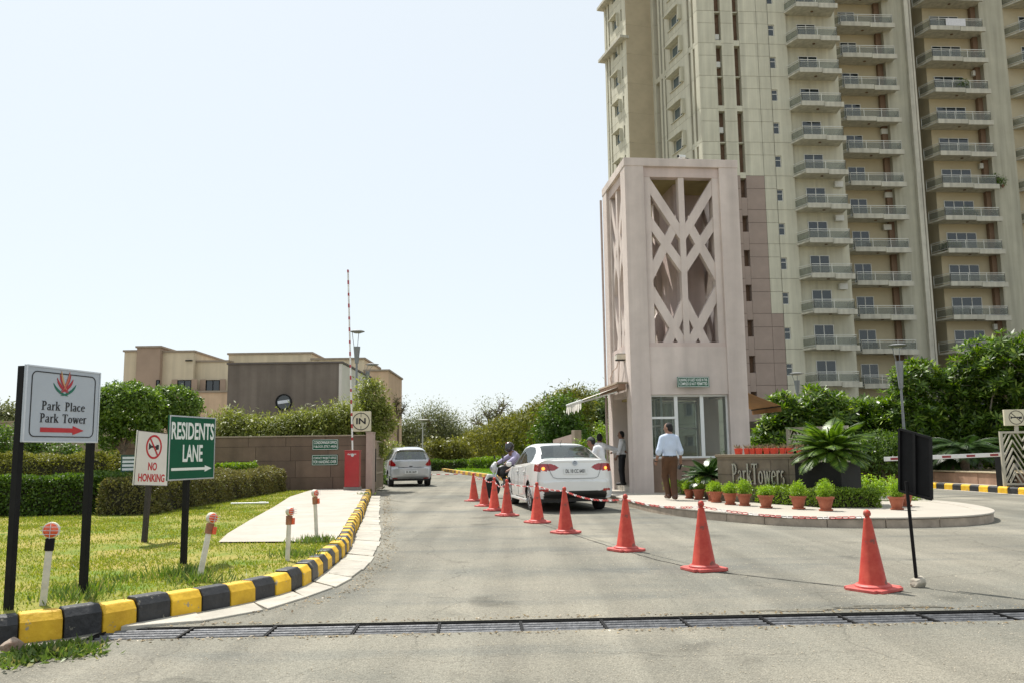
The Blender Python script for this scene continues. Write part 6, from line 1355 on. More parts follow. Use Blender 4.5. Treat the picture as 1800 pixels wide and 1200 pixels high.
# ================================================================== CARS
def paintmat(name, col, metal=0.0, rough=.35): 
    m, n, l, b = nt(name); b.inputs['Base Color'].default_value = rgba(col); b.inputs['Metallic'].default_value = metal; b.inputs['Roughness'].default_value = rough; b.inputs['Coat Weight'].default_value = 1.0; b.inputs['Coat Roughness'].default_value = .04
    tc = n.new('ShaderNodeTexCoord'); nz = n.new('ShaderNodeTexNoise'); nz.inputs['Scale'].default_value = 3; nz.inputs['Detail'].default_value = 6; l.new(tc.outputs['Object'], nz.inputs['Vector'])
    mr = n.new('ShaderNodeMapRange'); mr.inputs['To Min'].default_value = rough*.8; mr.inputs['To Max'].default_value = min(rough*1.5,1); l.new(nz.outputs['Fac'], mr.inputs['Value']); l.new(mr.outputs['Result'], b.inputs['Roughness']); MATS[name] = m; return m
m_cglass = glassmat('car_glass', (.6,.74,.72), .5, .02, (.02,.027,.03)); m_cglass.node_tree.nodes['Principled BSDF'].inputs['IOR'].default_value = 2.2; m_trim = M('car_black_trim', (.012,.012,.012), .45, .2); m_tyre = M('tyre_rubber', (.018,.018,.018), .85, .2, 20, .2, 60)
m_alloy = M('alloy_silver', (.55,.56,.57), .3, .08, 10, metal=.85); m_tail = M('tail_lamp_red', (.3,.006,.008), .12, .15, 12, coat=1.0); m_lit = M('tail_lamp_lit', (1.0,.3,.05), .3, .1, 9, emit=1.6); m_plate = M('number_plate_white', (.7,.71,.7), .4, .03)
m_seat = M('car_seat_beige', (.34,.31,.25), .8, .1); m_seatc = M('seat_cover_white', (.6,.6,.58), .8, .08)
def smooth_interp(y, pts):
    xs, vs_ = np.array([p[0] for p in pts]), np.array([p[1] for p in pts]); m = np.gradient(vs_, xs); i = np.clip(np.searchsorted(xs, y)-1, 0, len(xs)-2); h = xs[i+1]-xs[i]; t = np.clip((y-xs[i])/h, 0, 1)
    return (2*t**3-3*t**2+1)*vs_[i]+(t**3-2*t**2+t)*h*m[i]+(-2*t**3+3*t**2)*vs_[i+1]+(t**3-t**2)*h*m[i+1]
def catmull(P, n):
    P = np.asarray(P, float); m = len(P); t = np.linspace(0, m-1, n); i = np.clip(t.astype(int), 0, m-2); u = (t-i)[:, None]
    p0, p1, p2, p3 = P[np.maximum(i-1,0)], P[i], P[i+1], P[np.minimum(i+2,m-1)]; return .5*((2*p1)+(p2-p0)*u+(2*p0-5*p1+4*p2-p3)*u*u+(3*p1-p0-3*p2+p3)*u**3)
def inpoly_v(x, y, P):
    c = np.zeros(x.shape, bool); j = len(P)-1
    for i in range(len(P)):
        (xi, yi), (xj, yj) = P[i], P[j]; 
        if yi != yj: c ^= ((yi > y) != (yj > y)) & (x < (xj-xi)*(y-yi)/(yj-yi)+xi)
        j = i
    return c
def car(root, S, paint):
    y0, y1 = S['y0'], S['y1']; ys = np.arange(y0, y1+1e-6, .03); Mn = 76; rows = []
    f = {k: smooth_interp(ys, S[k]) for k in ('zr','wr','zb','wb','ws','zs')}; side_drop = smooth_interp(ys, S['drop'])
    def section(i):
        zr, wr, zb, wb, ws, zs, dr = [f[k][i] for k in ('zr','wr','zb','wb','ws','zs')]+[side_drop[i]]; zt = zr-dr; zt = max(zt, zb+.012)
        return catmull([(0,zs),(ws*.7,zs),(ws*.93,zs+.015),(ws*.985,zs+.14),(ws,.55),(ws*.99,.74),(wb+(ws-wb)*.4,zb-.07),(wb,zb),(wb*.62+wr*.38+.012,zb*.62+zt*.38),(wb*.25+wr*.75+.012,zb*.25+zt*.75),(wr,zt),(wr*.82,zr-dr*.28),(wr*.42,zr-dr*.05),(0,zr)], Mn)
    secs = [section(i) for i in range(len(ys))]
    def capf(sec, ye, sg, fn):
        out = []; c = np.array([0, S['cz']])
        for fr in np.concatenate([np.linspace(1,.9,6)[1:], np.linspace(.9,0,34)[1:]]):
            q = c+(sec-c)*fr; yy = ye+sg*(S['bul']*np.sqrt(max(1-fr**5,0)))+fn(q[:, 0], q[:, 1], fr); out.append(np.stack([q[:, 0], yy, q[:, 1]], 1))
        return out
    body = [np.stack([s[:, 0], np.full(Mn, y), s[:, 1]], 1) for s, y in zip(secs, ys)]
    rear = capf(secs[0], y0, -1, S['rear']); front = capf(secs[-1], y1, 1, S['front'])
    grid = np.array(rear[::-1]+body+front); R_, C_ = grid.shape[:2]
    ii, jj = np.meshgrid(np.arange(R_-1), np.arange(C_-1), indexing='ij'); q = np.stack([ii*C_+jj, ii*C_+jj+1, (ii+1)*C_+jj+1, (ii+1)*C_+jj], -1).reshape(-1,4)
    V_ = grid.reshape(-1,3); cen = V_[q].mean(1); nr = np.cross(V_[q[:,2]]-V_[q[:,0]], V_[q[:,3]]-V_[q[:,1]]); nr = nr/np.maximum(np.linalg.norm(nr,axis=1,keepdims=True),1e-12); nr *= np.sign((nr*(cen-np.array([0,0,.7]))).sum(1,keepdims=True)+1e-9)
    x, y, z = cen.T; wr_at = np.interp(y, ys, f['wr']); cls = np.zeros(len(q), int)     # 0 paint 1 glass 2 trim 3 tail -1 hole 4 windscreen 5 reflector
    cls[inpoly_v(y, z, S['side']) & (np.abs(nr[:,0]) > .45) & (x > .3)] = 1
    for (a, b) in S['pillars']: cls[(cls == 1) & (y > a) & (y < b)] = 2
    cls[S['rearglass'](x, y, z, nr, wr_at)] = 6
    cls[(y > S['ws0']) & (y < S['ws1']) & (x < wr_at-.04) & (nr[:,2] > .3)] = 4
    rearf = (y < y0+.12) & (nr[:,1] < -.12)
    cls[rearf & inpoly_v(x, z, S['tail'])] = 3; cls[(y < y0+.30) & (x > S['tailx']) & (z > S['tailz'][0]) & (z < S['tailz'][1]) & (np.abs(nr[:,0]) > .3)] = 3
    cls[rearf & (z < S['blackz']) & (x < S['blackx'])] = 2; cls[(z < .27) & (cls == 0)] = 2
    cls[rearf & (z > S['blackz']-.01) & (z < S['blackz']+.04) & (x > S['blackx']-.1) & (x < S['blackx']+.1)] = 5
    for wy in S['axles']: cls[((y-wy)**2+(z-S['wr_'])**2 < (S['wr_']+.045)**2) & (x > .5) & (np.abs(nr[:,0]) > .15)] = -1
    V2 = V_*np.array([-1,1,1])
    def emit(mask, name, mat, parent, off=0.0, sides=(0,1)):
        fs = q[mask]; parts = []
        for s in sides:
            vv = V_ if s == 0 else V2; used, inv = np.unique(fs, return_inverse=True); parts.append((vv[used], inv.reshape(fs.shape)[:, ::-1] if s == 0 else inv.reshape(fs.shape)))
        v, ff = join(parts); me = np_mesh(name, v, ff, True); bm = bmesh.new(); bm.from_mesh(me); bmesh.ops.remove_doubles(bm, verts=bm.verts, dist=.0005); bmesh.ops.recalc_face_normals(bm, faces=bm.faces); bm.to_mesh(me); bm.free()
        me.polygons.foreach_set('use_smooth', [True]*len(me.polygons)); return link_mesh(name, me, mat, parent)
    bd = emit(cls == 0, 'body', paint, root)
    emit(cls == 2, 'lower_trim', m_trim, root)
    if (cls == 5).any():
        for s in (0,1): emit(cls == 5, 'reflector', m_tail, bd, sides=(s,))
    for s in (0,1):
        emit(cls == 3, 'tail_light', m_tail, root, sides=(s,)); emit(cls == 1, 'side_window', m_cglass, root, sides=(s,))
    emit(cls == 6, 'rear_window', m_cglass, root); emit(cls == 4, 'windscreen', m_cglass, root)
    # floor, arches, wheels
    W = S['ws'][len(S['ws'])//2][1]
    MB().box(-W*.82,W*.82,y0+.15,y1-.2,.22,.3).build('floor_pan', m_trim, root)
    for wy in S['axles']:
        for s in (-1,1):
            ar = MB(); n = 14; ra = S['wr_']+.05
            for k in range(n):
                A, B = rad(-8+196*k/n), rad(-8+196*(k+1)/n); P = [(s*X, wy+math.cos(t)*ra, S['wr_']+math.sin(t)*ra) for X, t in ((.45,A),(W-.02,A),(W-.02,B),(.45,B))]; ar.face(*P)
            ar.face(*[(s*.45, wy+math.cos(rad(t))*ra, S['wr_']+math.sin(rad(t))*ra) for t in range(-8,189,14)]); ar.build('wheel_arch', m_trim, root)
            wl_ = bpy.data.objects.new('wheel', wheel_mesh(S['wr_'])); COL.objects.link(wl_); wl_.parent = root; wl_.location = (s*(W-.13), wy, S['wr_']); wl_.rotation_euler = (random.uniform(0,6), 0, 0 if s > 0 else math.pi)
            rim = bpy.data.objects.new('rim', rim_mesh(S['wr_'])); COL.objects.link(rim); rim.parent = wl_
    # cabin
    def seat(x0, x1, ya, zb_, zt, mat, nm='seat', lean=.16): return MB().add([(x0,ya,zb_),(x1,ya,zb_),(x1,ya+.14,zb_),(x0,ya+.14,zb_),(x0,ya-lean,zt),(x1,ya-lean,zt),(x1,ya-lean+.1,zt),(x0,ya-lean+.1,zt)],[(0,3,2,1),(4,5,6,7),(0,1,5,4),(1,2,6,5),(2,3,7,6),(3,0,4,7)]).build(nm, mat, root, bevel=.04)
    for s in (-1,1):
        seat(s*.36-.24, s*.36+.24, .1, .4, 1.02, m_seat); seat(s*.36-.13, s*.36+.13, -.05, 1.04, 1.22, m_seatc, 'headrest', .04); seat(s*.36-.14, s*.36+.14, S['bench']-.18, 1.0, 1.16+.02, m_seatc, 'headrest', .03)
    seat(-.62,.62,S['bench'],.4,1.0,m_seat,'rear_seat')
    MB().box(-.58,.58,S['shelf'][0],S['shelf'][1],S['shelf'][2]-.02,S['shelf'][2]).build('parcel_shelf', m_trim, root)
    MB().box(-.62,.62,.75,.95,.85,.92).build('dashboard', m_trim, root)
    for s in (-1,1):
        mr = MB().lathe([(.001,-.09),(.075,-.06),(.085,0),(.07,.05),(.001,.07)], 16, axis='x').xf(Matrix.Diagonal((.95,.5,.7,1))).build('mirror', paint if S['mirpaint'] else m_trim, root, smooth=True); mr.location = (s*(W+.09), S['mir'], S['mirz']); MB().bar((s*(W-.06),S['mir'],S['mirz']-.05),(s*(W+.05),S['mir'],S['mirz']-.03),.05,.03).build('mirror_arm', m_trim, mr).matrix_parent_inverse = Matrix.Translation(mr.location).inverted()
    return bd, lambda xx, yy: secs[int(np.clip((yy-y0)/.03,0,len(secs)-1))]
WM = {}
def wheel_mesh(r):
    if ('w',r) not in WM:
        me = MB().lathe([(r*.68,-.09),(r*.86,-.105),(r*.97,-.09),(r,-.06),(r,.06),(r*.97,.09),(r*.86,.105),(r*.68,.09)], 36, axis='x').mesh('tyre', True, 50); me.materials.append(m_tyre); WM[('w',r)] = me
    return WM[('w',r)]
def rim_mesh(r):
    if ('r',r) not in WM:
        mb = MB().lathe([(r*.69,.085),(r*.66,.098),(r*.62,.09),(r*.6,.03),(r*.6,-.08)], 36, axis='x').lathe([(r*.15,.03),(r*.16,.085),(r*.12,.095),(.001,.096)], 20, axis='x')
        for k in range(10):
            t = rad(36*k+(9 if k % 2 else 0)); mb.bar((.08,math.cos(t)*r*.1,math.sin(t)*r*.1),(.085,math.cos(t)*r*.64,math.sin(t)*r*.64),.022,.035,(1,0,0))
        mb.lathe([(r*.6,.0),(.001,.0)], 24, axis='x'); me = mb.mesh('rim', True, 40); me.materials.append(m_alloy); WM[('r',r)] = me
    return WM[('r',r)]
def seam(root, pts, r=.004): return MB().tube(pts, r, 5).build('panel_gap', m_trim, root)

# white sedan
ph = rad(9.4); rc = Vector((1.36,18.75,0)); hd = Vector((-math.sin(ph),math.cos(ph),0)); cc = rc+hd*2.32
sd = thing('sedan', 'white sedan with lit tail lamps waiting beside the gate tower', 'car', tuple(cc), ph)
def jrear(x, z, fr): 
    a = np.where((z > .36) & (z < .68), -.055*np.clip(1-fr**8,0,1), 0)+np.where(z > .72, (z-.72)*.16, 0)+np.where(z < .36, (.36-z)*.5, 0); a = a+np.where(z > 1.07, -.0+(z-1.07)*(-.5), 0); return a*(1-fr**10)+.10*(np.abs(x)/.86)**3
JS = dict(y0=-2.16,y1=2.12,cz=.72,bul=.10,wr_=.325,axles=(-1.29,1.36),
 zr=[(-2.16,1.135),(-2.0,1.15),(-1.78,1.17),(-1.4,1.325),(-1.1,1.43),(-.8,1.485),(-.3,1.52),(.2,1.515),(.6,1.465),(.95,1.31),(1.3,1.09),(1.55,1.0),(1.85,.92),(2.12,.78)],
 wr=[(-2.16,.70),(-1.78,.70),(-1.4,.635),(-1.0,.585),(-.3,.58),(.4,.58),(.9,.61),(1.4,.70),(1.8,.68),(2.12,.6)],
 zb=[(-2.16,1.06),(-1.78,1.075),(-1.0,1.03),(0,.98),(1.0,.94),(1.5,.9),(1.85,.8),(2.12,.66)],
 wb=[(-2.16,.78),(-1.8,.825),(-1,.85),(0,.855),(1,.85),(1.6,.82),(2.12,.72)],
 ws=[(-2.16,.845),(-1.9,.872),(-1,.888),(0,.888),(1,.888),(1.7,.875),(2.12,.77)],
 zs=[(-2.16,.3),(-1.8,.26),(-.9,.19),(.9,.19),(1.8,.22),(2.12,.27)],
 drop=[(-2.16,.03),(-1.8,.035),(-1.4,.05),(-1,.065),(.4,.065),(1.0,.05),(1.5,.05),(2.12,.06)],
 rear=jrear, front=lambda x,z,fr: -.22*(np.abs(x)/.8)**2,
 side=[(1.18,.985),(.8,1.24),(.4,1.4),(-.1,1.445),(-.7,1.42),(-1.1,1.32),(-1.36,1.16),(-1.42,1.09),(-1.0,1.065),(0,1.02)], pillars=[(-.02,.07),(-1.12,-1.07)],
 rearglass=lambda x,y,z,n,w: (y > -1.76) & (y < -.93) & (x < w-.045) & (n[:,2] > .3), ws0=.5, ws1=1.42,
 tail=[(.36,.97),(.44,.91),(.62,.895),(.9,.895),(.9,1.05),(.7,1.055),(.5,1.05)], tailx=.72, tailz=(.9,1.045), blackz=.47, blackx=.70, bench=-.98, shelf=(-1.74,-1.2,1.13), mir=.78, mirz=1.02, mirpaint=True)
m_wpaint = paintmat('sedan_white_paint', (.72,.72,.7), 0, .35)
bd, sec = car(sd, JS, m_wpaint)
RYB = -2.26
for s in (-1,1):
    lit = MB().lathe([(.001,-.02),(.05,-.012),(.065,.0)], 18, axis='y').xf(Matrix.Diagonal((.62,1,.55,1))).build('lit_bulb', m_lit, sd, smooth=True); lit.location = (s*.70,RYB+.098,.95); lit.rotation_euler = (0,0,s*.45)
pl_ = MB().box(-.265,.265,-.012,0,-.065,.065).build('number_plate', m_plate, sd, bevel=.003); pl_.location = (0,RYB+.02,.885); pl_.rotation_euler = (-.1,0,0); put_text('plate', m_black, pl_, (0,-.0145,0))
em = ring(MB(), 0, 0, .048, .06, -.012, 0, 24)
for a_, b_ in (((-.026,.04),(-.0,-.0)),((.026,.04),(0,0)),((-.042,.02),(-.018,-.042)),((.042,.02),(.018,-.042)),((-.018,-.042),(0,-.005)),((.018,-.042),(0,-.005))): em.bar((a_[0],-.006,a_[1]),(b_[0],-.006,b_[1]),.011,.01,(0,1,0))
eo = em.build('emblem', m_alloy, sd); MB().lathe([(.05,-.003),(.001,-.004)],20,axis='y').build('emblem_disc', M('emblem_blue',(.01,.014,.03),.3), eo); eo.location = (0,RYB+.055,1.06); eo.rotation_euler = (-.16,0,0)
put_text('jetta', m_alu, sd, (-.46,RYB+.075,.855), 'badge'); put_text('tdi', m_alu, sd, (.5,RYB+.08,.855), 'badge')
seam(sd, [(-.62,RYB+.07,1.06),(-.55,RYB+.045,.86),(-.5,RYB+.02,.76),(-.42,RYB+.0,.735),(0,RYB-.005,.73),(.42,RYB,.735),(.5,RYB+.02,.76),(.55,RYB+.045,.86),(.62,RYB+.07,1.06)])
MB().box(-.12,.12,-1.66,-1.6,1.18,1.2).build('brake_light', m_tail, sd)
MB().tube([(0,-.75,1.48),(0,-.9,1.57)], .008, 6).build('antenna', m_trim, sd)
def side_pts(y, z0, z1, s, n=12):
    sc = sec(0,y); m = (sc[:,1] > z0) & (sc[:,1] < z1) & (sc[:,0] > .6); return [(s*(p[0]+.001), y, p[1]) for p in sc[m]]
for s in (-1,1):
    for y in (1.0,.02,-.92):
        p = side_pts(y, .3, .97, s)
        if len(p) > 2: seam(sd, p, .004)
    for y in (.18,-.75):
        h = MB().bar((s*.885,y-.1,.86),(s*.885,y+.1,.86),.03,.025).build('door_handle', m_wpaint, sd, bevel=.008)
    MB().bar((s*.87,-1.0,.22),(s*.87,1.05,.22),.06,.07).build('sill', m_wpaint, sd, bevel=.02)

# silver hatchback
ph2 = rad(13); rc2 = Vector((V(722,850,34.9).x,34.9,0)); hd2 = Vector((-math.sin(ph2),math.cos(ph2),0))
hb_ = thing('hatchback', 'silver hatchback with red tail lamps parked beyond the gate', 'car', tuple(rc2+hd2*1.88), ph2); hb_.scale = (1.05,1.05,1.05)
def srear(x, z, fr): return (np.where(z > .98, (z-.98)*.55, 0)+np.where((z > .35) & (z < .72), -.06, 0)+np.where(z < .35, (.35-z)*.5, 0))*(1-fr**10)+.12*(np.abs(x)/.82)**2.5
SS = dict(y0=-1.72,y1=1.72,cz=.8,bul=.12,wr_=.30,axles=(-1.2,1.2),
 zr=[(-1.72,1.42),(-1.55,1.455),(-1.0,1.51),(-.3,1.53),(.2,1.5),(.55,1.40),(.9,1.2),(1.15,1.04),(1.45,.96),(1.72,.82)],
 wr=[(-1.72,.56),(-1.0,.575),(0,.58),(.5,.59),(1.1,.68),(1.5,.66),(1.72,.6)], zb=[(-1.72,1.0),(-1,.99),(0,.96),(1,.92),(1.4,.86),(1.72,.7)],
 wb=[(-1.72,.76),(-1.2,.80),(0,.805),(1,.80),(1.5,.74),(1.72,.68)], ws=[(-1.72,.80),(-1.4,.835),(0,.845),(1,.845),(1.5,.80),(1.72,.72)],
 zs=[(-1.72,.3),(-1.3,.24),(0,.2),(1.3,.23),(1.72,.28)], drop=[(-1.72,.08),(0,.08),(.6,.07),(1.2,.06),(1.72,.06)],
 rear=srear, front=lambda x,z,fr: -.2*(np.abs(x)/.8)**2, side=[(.95,.97),(.6,1.22),(.25,1.4),(-.3,1.44),(-1.0,1.42),(-1.35,1.36),(-1.5,1.12),(-1.3,1.04),(0,1.0)], pillars=[(-.2,-.11),(-1.2,-1.05)],
 rearglass=lambda x,y,z,n,w: (y < -1.5) & (n[:,1] < -.3) & (z > 1.03) & (z < 1.37) & (x < .62-(z-1.03)*.35), ws0=.35, ws1=1.05,
 tail=[(.56,.82),(.62,.78),(.9,.80),(.9,1.02),(.74,1.05)], tailx=.70, tailz=(.8,1.02), blackz=.3, blackx=.6, bench=-.95, shelf=(-1.6,-1.15,1.0), mir=.6, mirz=1.03, mirpaint=False)
car(hb_, SS, paintmat('hatchback_silver_paint', (.5,.51,.53), .35, .3))
pl2 = MB().box(-.25,.25,-.012,0,-.06,.06).build('number_plate', m_plate, hb_, bevel=.003); pl2.location = (0,-1.955,.56); put_text('plate2', m_black, pl2, (0,-.0145,0))
e2_ = ring(MB(), 0, 0, .035, .048, -.01, 0, 20).build('emblem', m_alloy, hb_); e2_.location = (0,-1.87,.94)
MB().box(-.06,.06,-.02,0,.0,.03).build('boot_latch', m_trim, hb_).location = (0,-1.86,.76)
MB().box(-.5,.5,-1.86,-1.82,.735,.742).build('boot_gap', m_trim, hb_)
# ================================================================== PEOPLE (implicit surfaces turned into one continuous mesh)
def sdf_mesh(prims, res, clip=None, infl=0.0):
    """prims: ('c',a,b,ra,rb,k) tapered capsule or ('e',center,radii,k[,rot]) ellipsoid; k = blend radius"""
    lo, hi = np.full(3,9.), np.full(3,-9.)
    for p in prims:
        pts = [np.array(p[1]),np.array(p[2])] if p[0] == 'c' else [np.array(p[1])]; r = max(p[3],p[4]) if p[0] == 'c' else max(p[2])
        for q in pts: lo = np.minimum(lo,q-r-.05-infl); hi = np.maximum(hi,q+r+.05+infl)
    n = np.ceil((hi-lo)/res).astype(int)+1; Fd = np.full(n, 1.0, np.float32)
    for p in prims:
        if p[0] == 'c': a, b = np.array(p[1],float), np.array(p[2],float); k = p[5]; r = max(p[3],p[4]); l0, h0 = np.minimum(a,b)-r, np.maximum(a,b)+r
        else: a = np.array(p[1],float); k = p[3]; r = max(p[2]); l0, h0 = a-r, a+r
        pad = k+.035+infl; i0 = np.maximum(((l0-pad-lo)/res).astype(int),0); i1 = np.minimum(((h0+pad-lo)/res).astype(int)+2,n)
        ax = [lo[d]+np.arange(i0[d],i1[d])*res for d in range(3)]; X = np.stack(np.meshgrid(*ax,indexing='ij'),-1)
        if p[0] == 'c':
            ab = b-a; t = np.clip(((X-a)@ab)/max(ab@ab,1e-9),0,1); d = np.linalg.norm(X-a-t[...,None]*ab,axis=-1)-(p[3]+(p[4]-p[3])*t)
        else:
            Y = X-a
            if len(p) > 4: Y = Y@np.array(Matrix.Rotation(p[4][0],3,p[4][1]))
            R = np.array(p[2]); k0 = np.linalg.norm(Y/R,axis=-1); k1 = np.linalg.norm(Y/(R*R),axis=-1); d = k0*(k0-1)/np.maximum(k1,1e-6)
        d = d-infl; sl = tuple(slice(i0[q],i1[q]) for q in range(3)); o = Fd[sl]; h = np.maximum(k-np.abs(o-d),0)/max(k,1e-6); Fd[sl] = np.minimum(o,d)-h*h*k*.25
    if clip is not None:
        ax = [lo[d]+np.arange(n[d])*res for d in range(3)]; X = np.meshgrid(*ax,indexing='ij'); Fd = np.maximum(Fd, clip(*X))
    s = Fd < 0; c = [s[i:n[0]-1+i, j:n[1]-1+j, k:n[2]-1+k] for i in (0,1) for j in (0,1) for k in (0,1)]; sm = sum(x.astype(np.int8) for x in c); act = (sm > 0) & (sm < 8)
    idx = -np.ones(act.shape,np.int64); cells = np.argwhere(act); idx[act] = np.arange(len(cells)); P = np.zeros((len(cells),3)); cnt = np.zeros(len(cells))
    off = [(i,j,k) for i in (0,1) for j in (0,1) for k in (0,1)]
    for a_ in range(8):
        for b_ in range(a_+1,8):
            oa, ob = np.array(off[a_]), np.array(off[b_])
            if np.abs(oa-ob).sum() != 1: continue
            fa, fb = Fd[tuple((cells+oa).T)], Fd[tuple((cells+ob).T)]; m = (fa < 0) != (fb < 0); t = fa[m]/(fa[m]-fb[m]); P[m] += oa+(ob-oa)*t[:,None]; cnt[m] += 1
    V_ = lo+(cells+P/cnt[:,None])*res; fs = []
    for d in range(3):
        e = [0,0,0]; e[d] = 1; sl0 = [slice(1,n[q]-1) for q in range(3)]; sl0[d] = slice(0,n[d]-1); sl1 = list(sl0); sl1[d] = slice(1,n[d]); A = s[tuple(sl0)]; B = s[tuple(sl1)]; ch = np.argwhere(A != B); base = ch+np.array([0 if q == d else 1 for q in range(3)]); u, v = (d+1)%3, (d+2)%3
        eu, ev = np.eye(3,dtype=int)[u], np.eye(3,dtype=int)[v]; qd = np.stack([idx[tuple((base-eu-ev).T)],idx[tuple((base-ev).T)],idx[tuple(base.T)],idx[tuple((base-eu).T)]],1); fl = B[tuple(ch.T)]; qd[fl] = qd[fl][:, ::-1]; fs.append(qd)
    fs = np.concatenate(fs); fs = fs[(fs >= 0).all(1)]; return V_, fs
def sdf_obj(name, prims, mat, parent, res=.011, clip=None, infl=0.0):
    v, f = sdf_mesh(prims, res, clip, infl); me = np_mesh(name, v, f, True)
    o = link_mesh(name, me, mat, parent); m = o.modifiers.new('s','SMOOTH'); m.factor = .5; m.iterations = 3; return o
def hand(w, d, side, palm_n, curl=.6):
    """palm and five fingers; w wrist, d pointing direction, side = thumb side, palm_n = direction the palm faces"""
    w, d, sd_, pn = [np.array(q,float) for q in (w,d,side,palm_n)]; P = [('c',w,w+d*.045,.026,.03,.02),('e',w+d*.06,(.038,.03,.038),.02)]
    for i, (o, L) in enumerate(((.033,.07),(.011,.08),(-.011,.075),(-.032,.058))):
        a = w+d*.085+sd_*o; b = a+(d*(1-.35*curl)+pn*.35*curl)*L*.5; c = b+(d*(.6-.5*curl)+pn*(.2+.8*curl))*L*.55; P += [('c',a-d*.03,b,.0095,.0085,.004),('c',b,c,.0085,.0075,.003)]
    a = w+d*.035+sd_*.03; b = a+(sd_*.6+d*.7)*.035; P += [('c',a,b,.012,.010,.008),('c',b,b+(d*.8+pn*.4)*.03,.010,.008,.003)]
    return P
def head_prims(c, fwd, s=1.0):
    c, f = np.array(c,float), np.array(fwd,float)/np.linalg.norm(fwd); r = np.cross(f,[0,0,1.]); az = math.atan2(f[1],f[0])-math.pi/2; u = np.array([0,0,1.])
    ro = (-az,'Z') if False else (az,'Z')
    return [('e',c+u*.02*s,(.077*s,.095*s,.105*s),.02,ro),('e',c+f*.025*s-u*.055*s,(.058*s,.062*s,.065*s),.03,ro),('c',c+f*.092*s+u*.005*s,c+f*.112*s-u*.022*s,.011,.014,.012),('e',c+r*.078*s-u*.005,(.012,.02,.03),.006,ro),('e',c-r*.078*s-u*.005,(.012,.02,.03),.006,ro),('c',c-f*.015*s-u*.06*s,c-f*.035*s-u*.17*s,.052*s,.058*s,.03)]
m_skin = M('skin_brown', (.2,.1,.062), .55, .1, 12); m_skin2 = M('skin_tan', (.27,.145,.095), .55, .1, 12); m_hair = M('hair_black', (.008,.007,.007), .8, .3, 60, .4, 90)
m_shirtb = M('shirt_pale_blue', (.5,.58,.72), .85, .08, 5, .5, 9); m_shirtw = M('shirt_white', (.66,.66,.68), .85, .06, 5, .5, 9); m_trb = M('trousers_brown', (.085,.04,.018), .85, .15, 6, .4, 9); m_trk = M('trousers_black', (.012,.012,.014), .8, .2, 6, .4, 9); m_shoe = M('shoe_brown', (.07,.028,.014), .45, .2); m_shoek = M('shoe_black', (.012,.011,.01), .4, .2); m_lil = M('shirt_lilac', (.4,.36,.52), .85, .08, 5, .5, 9)
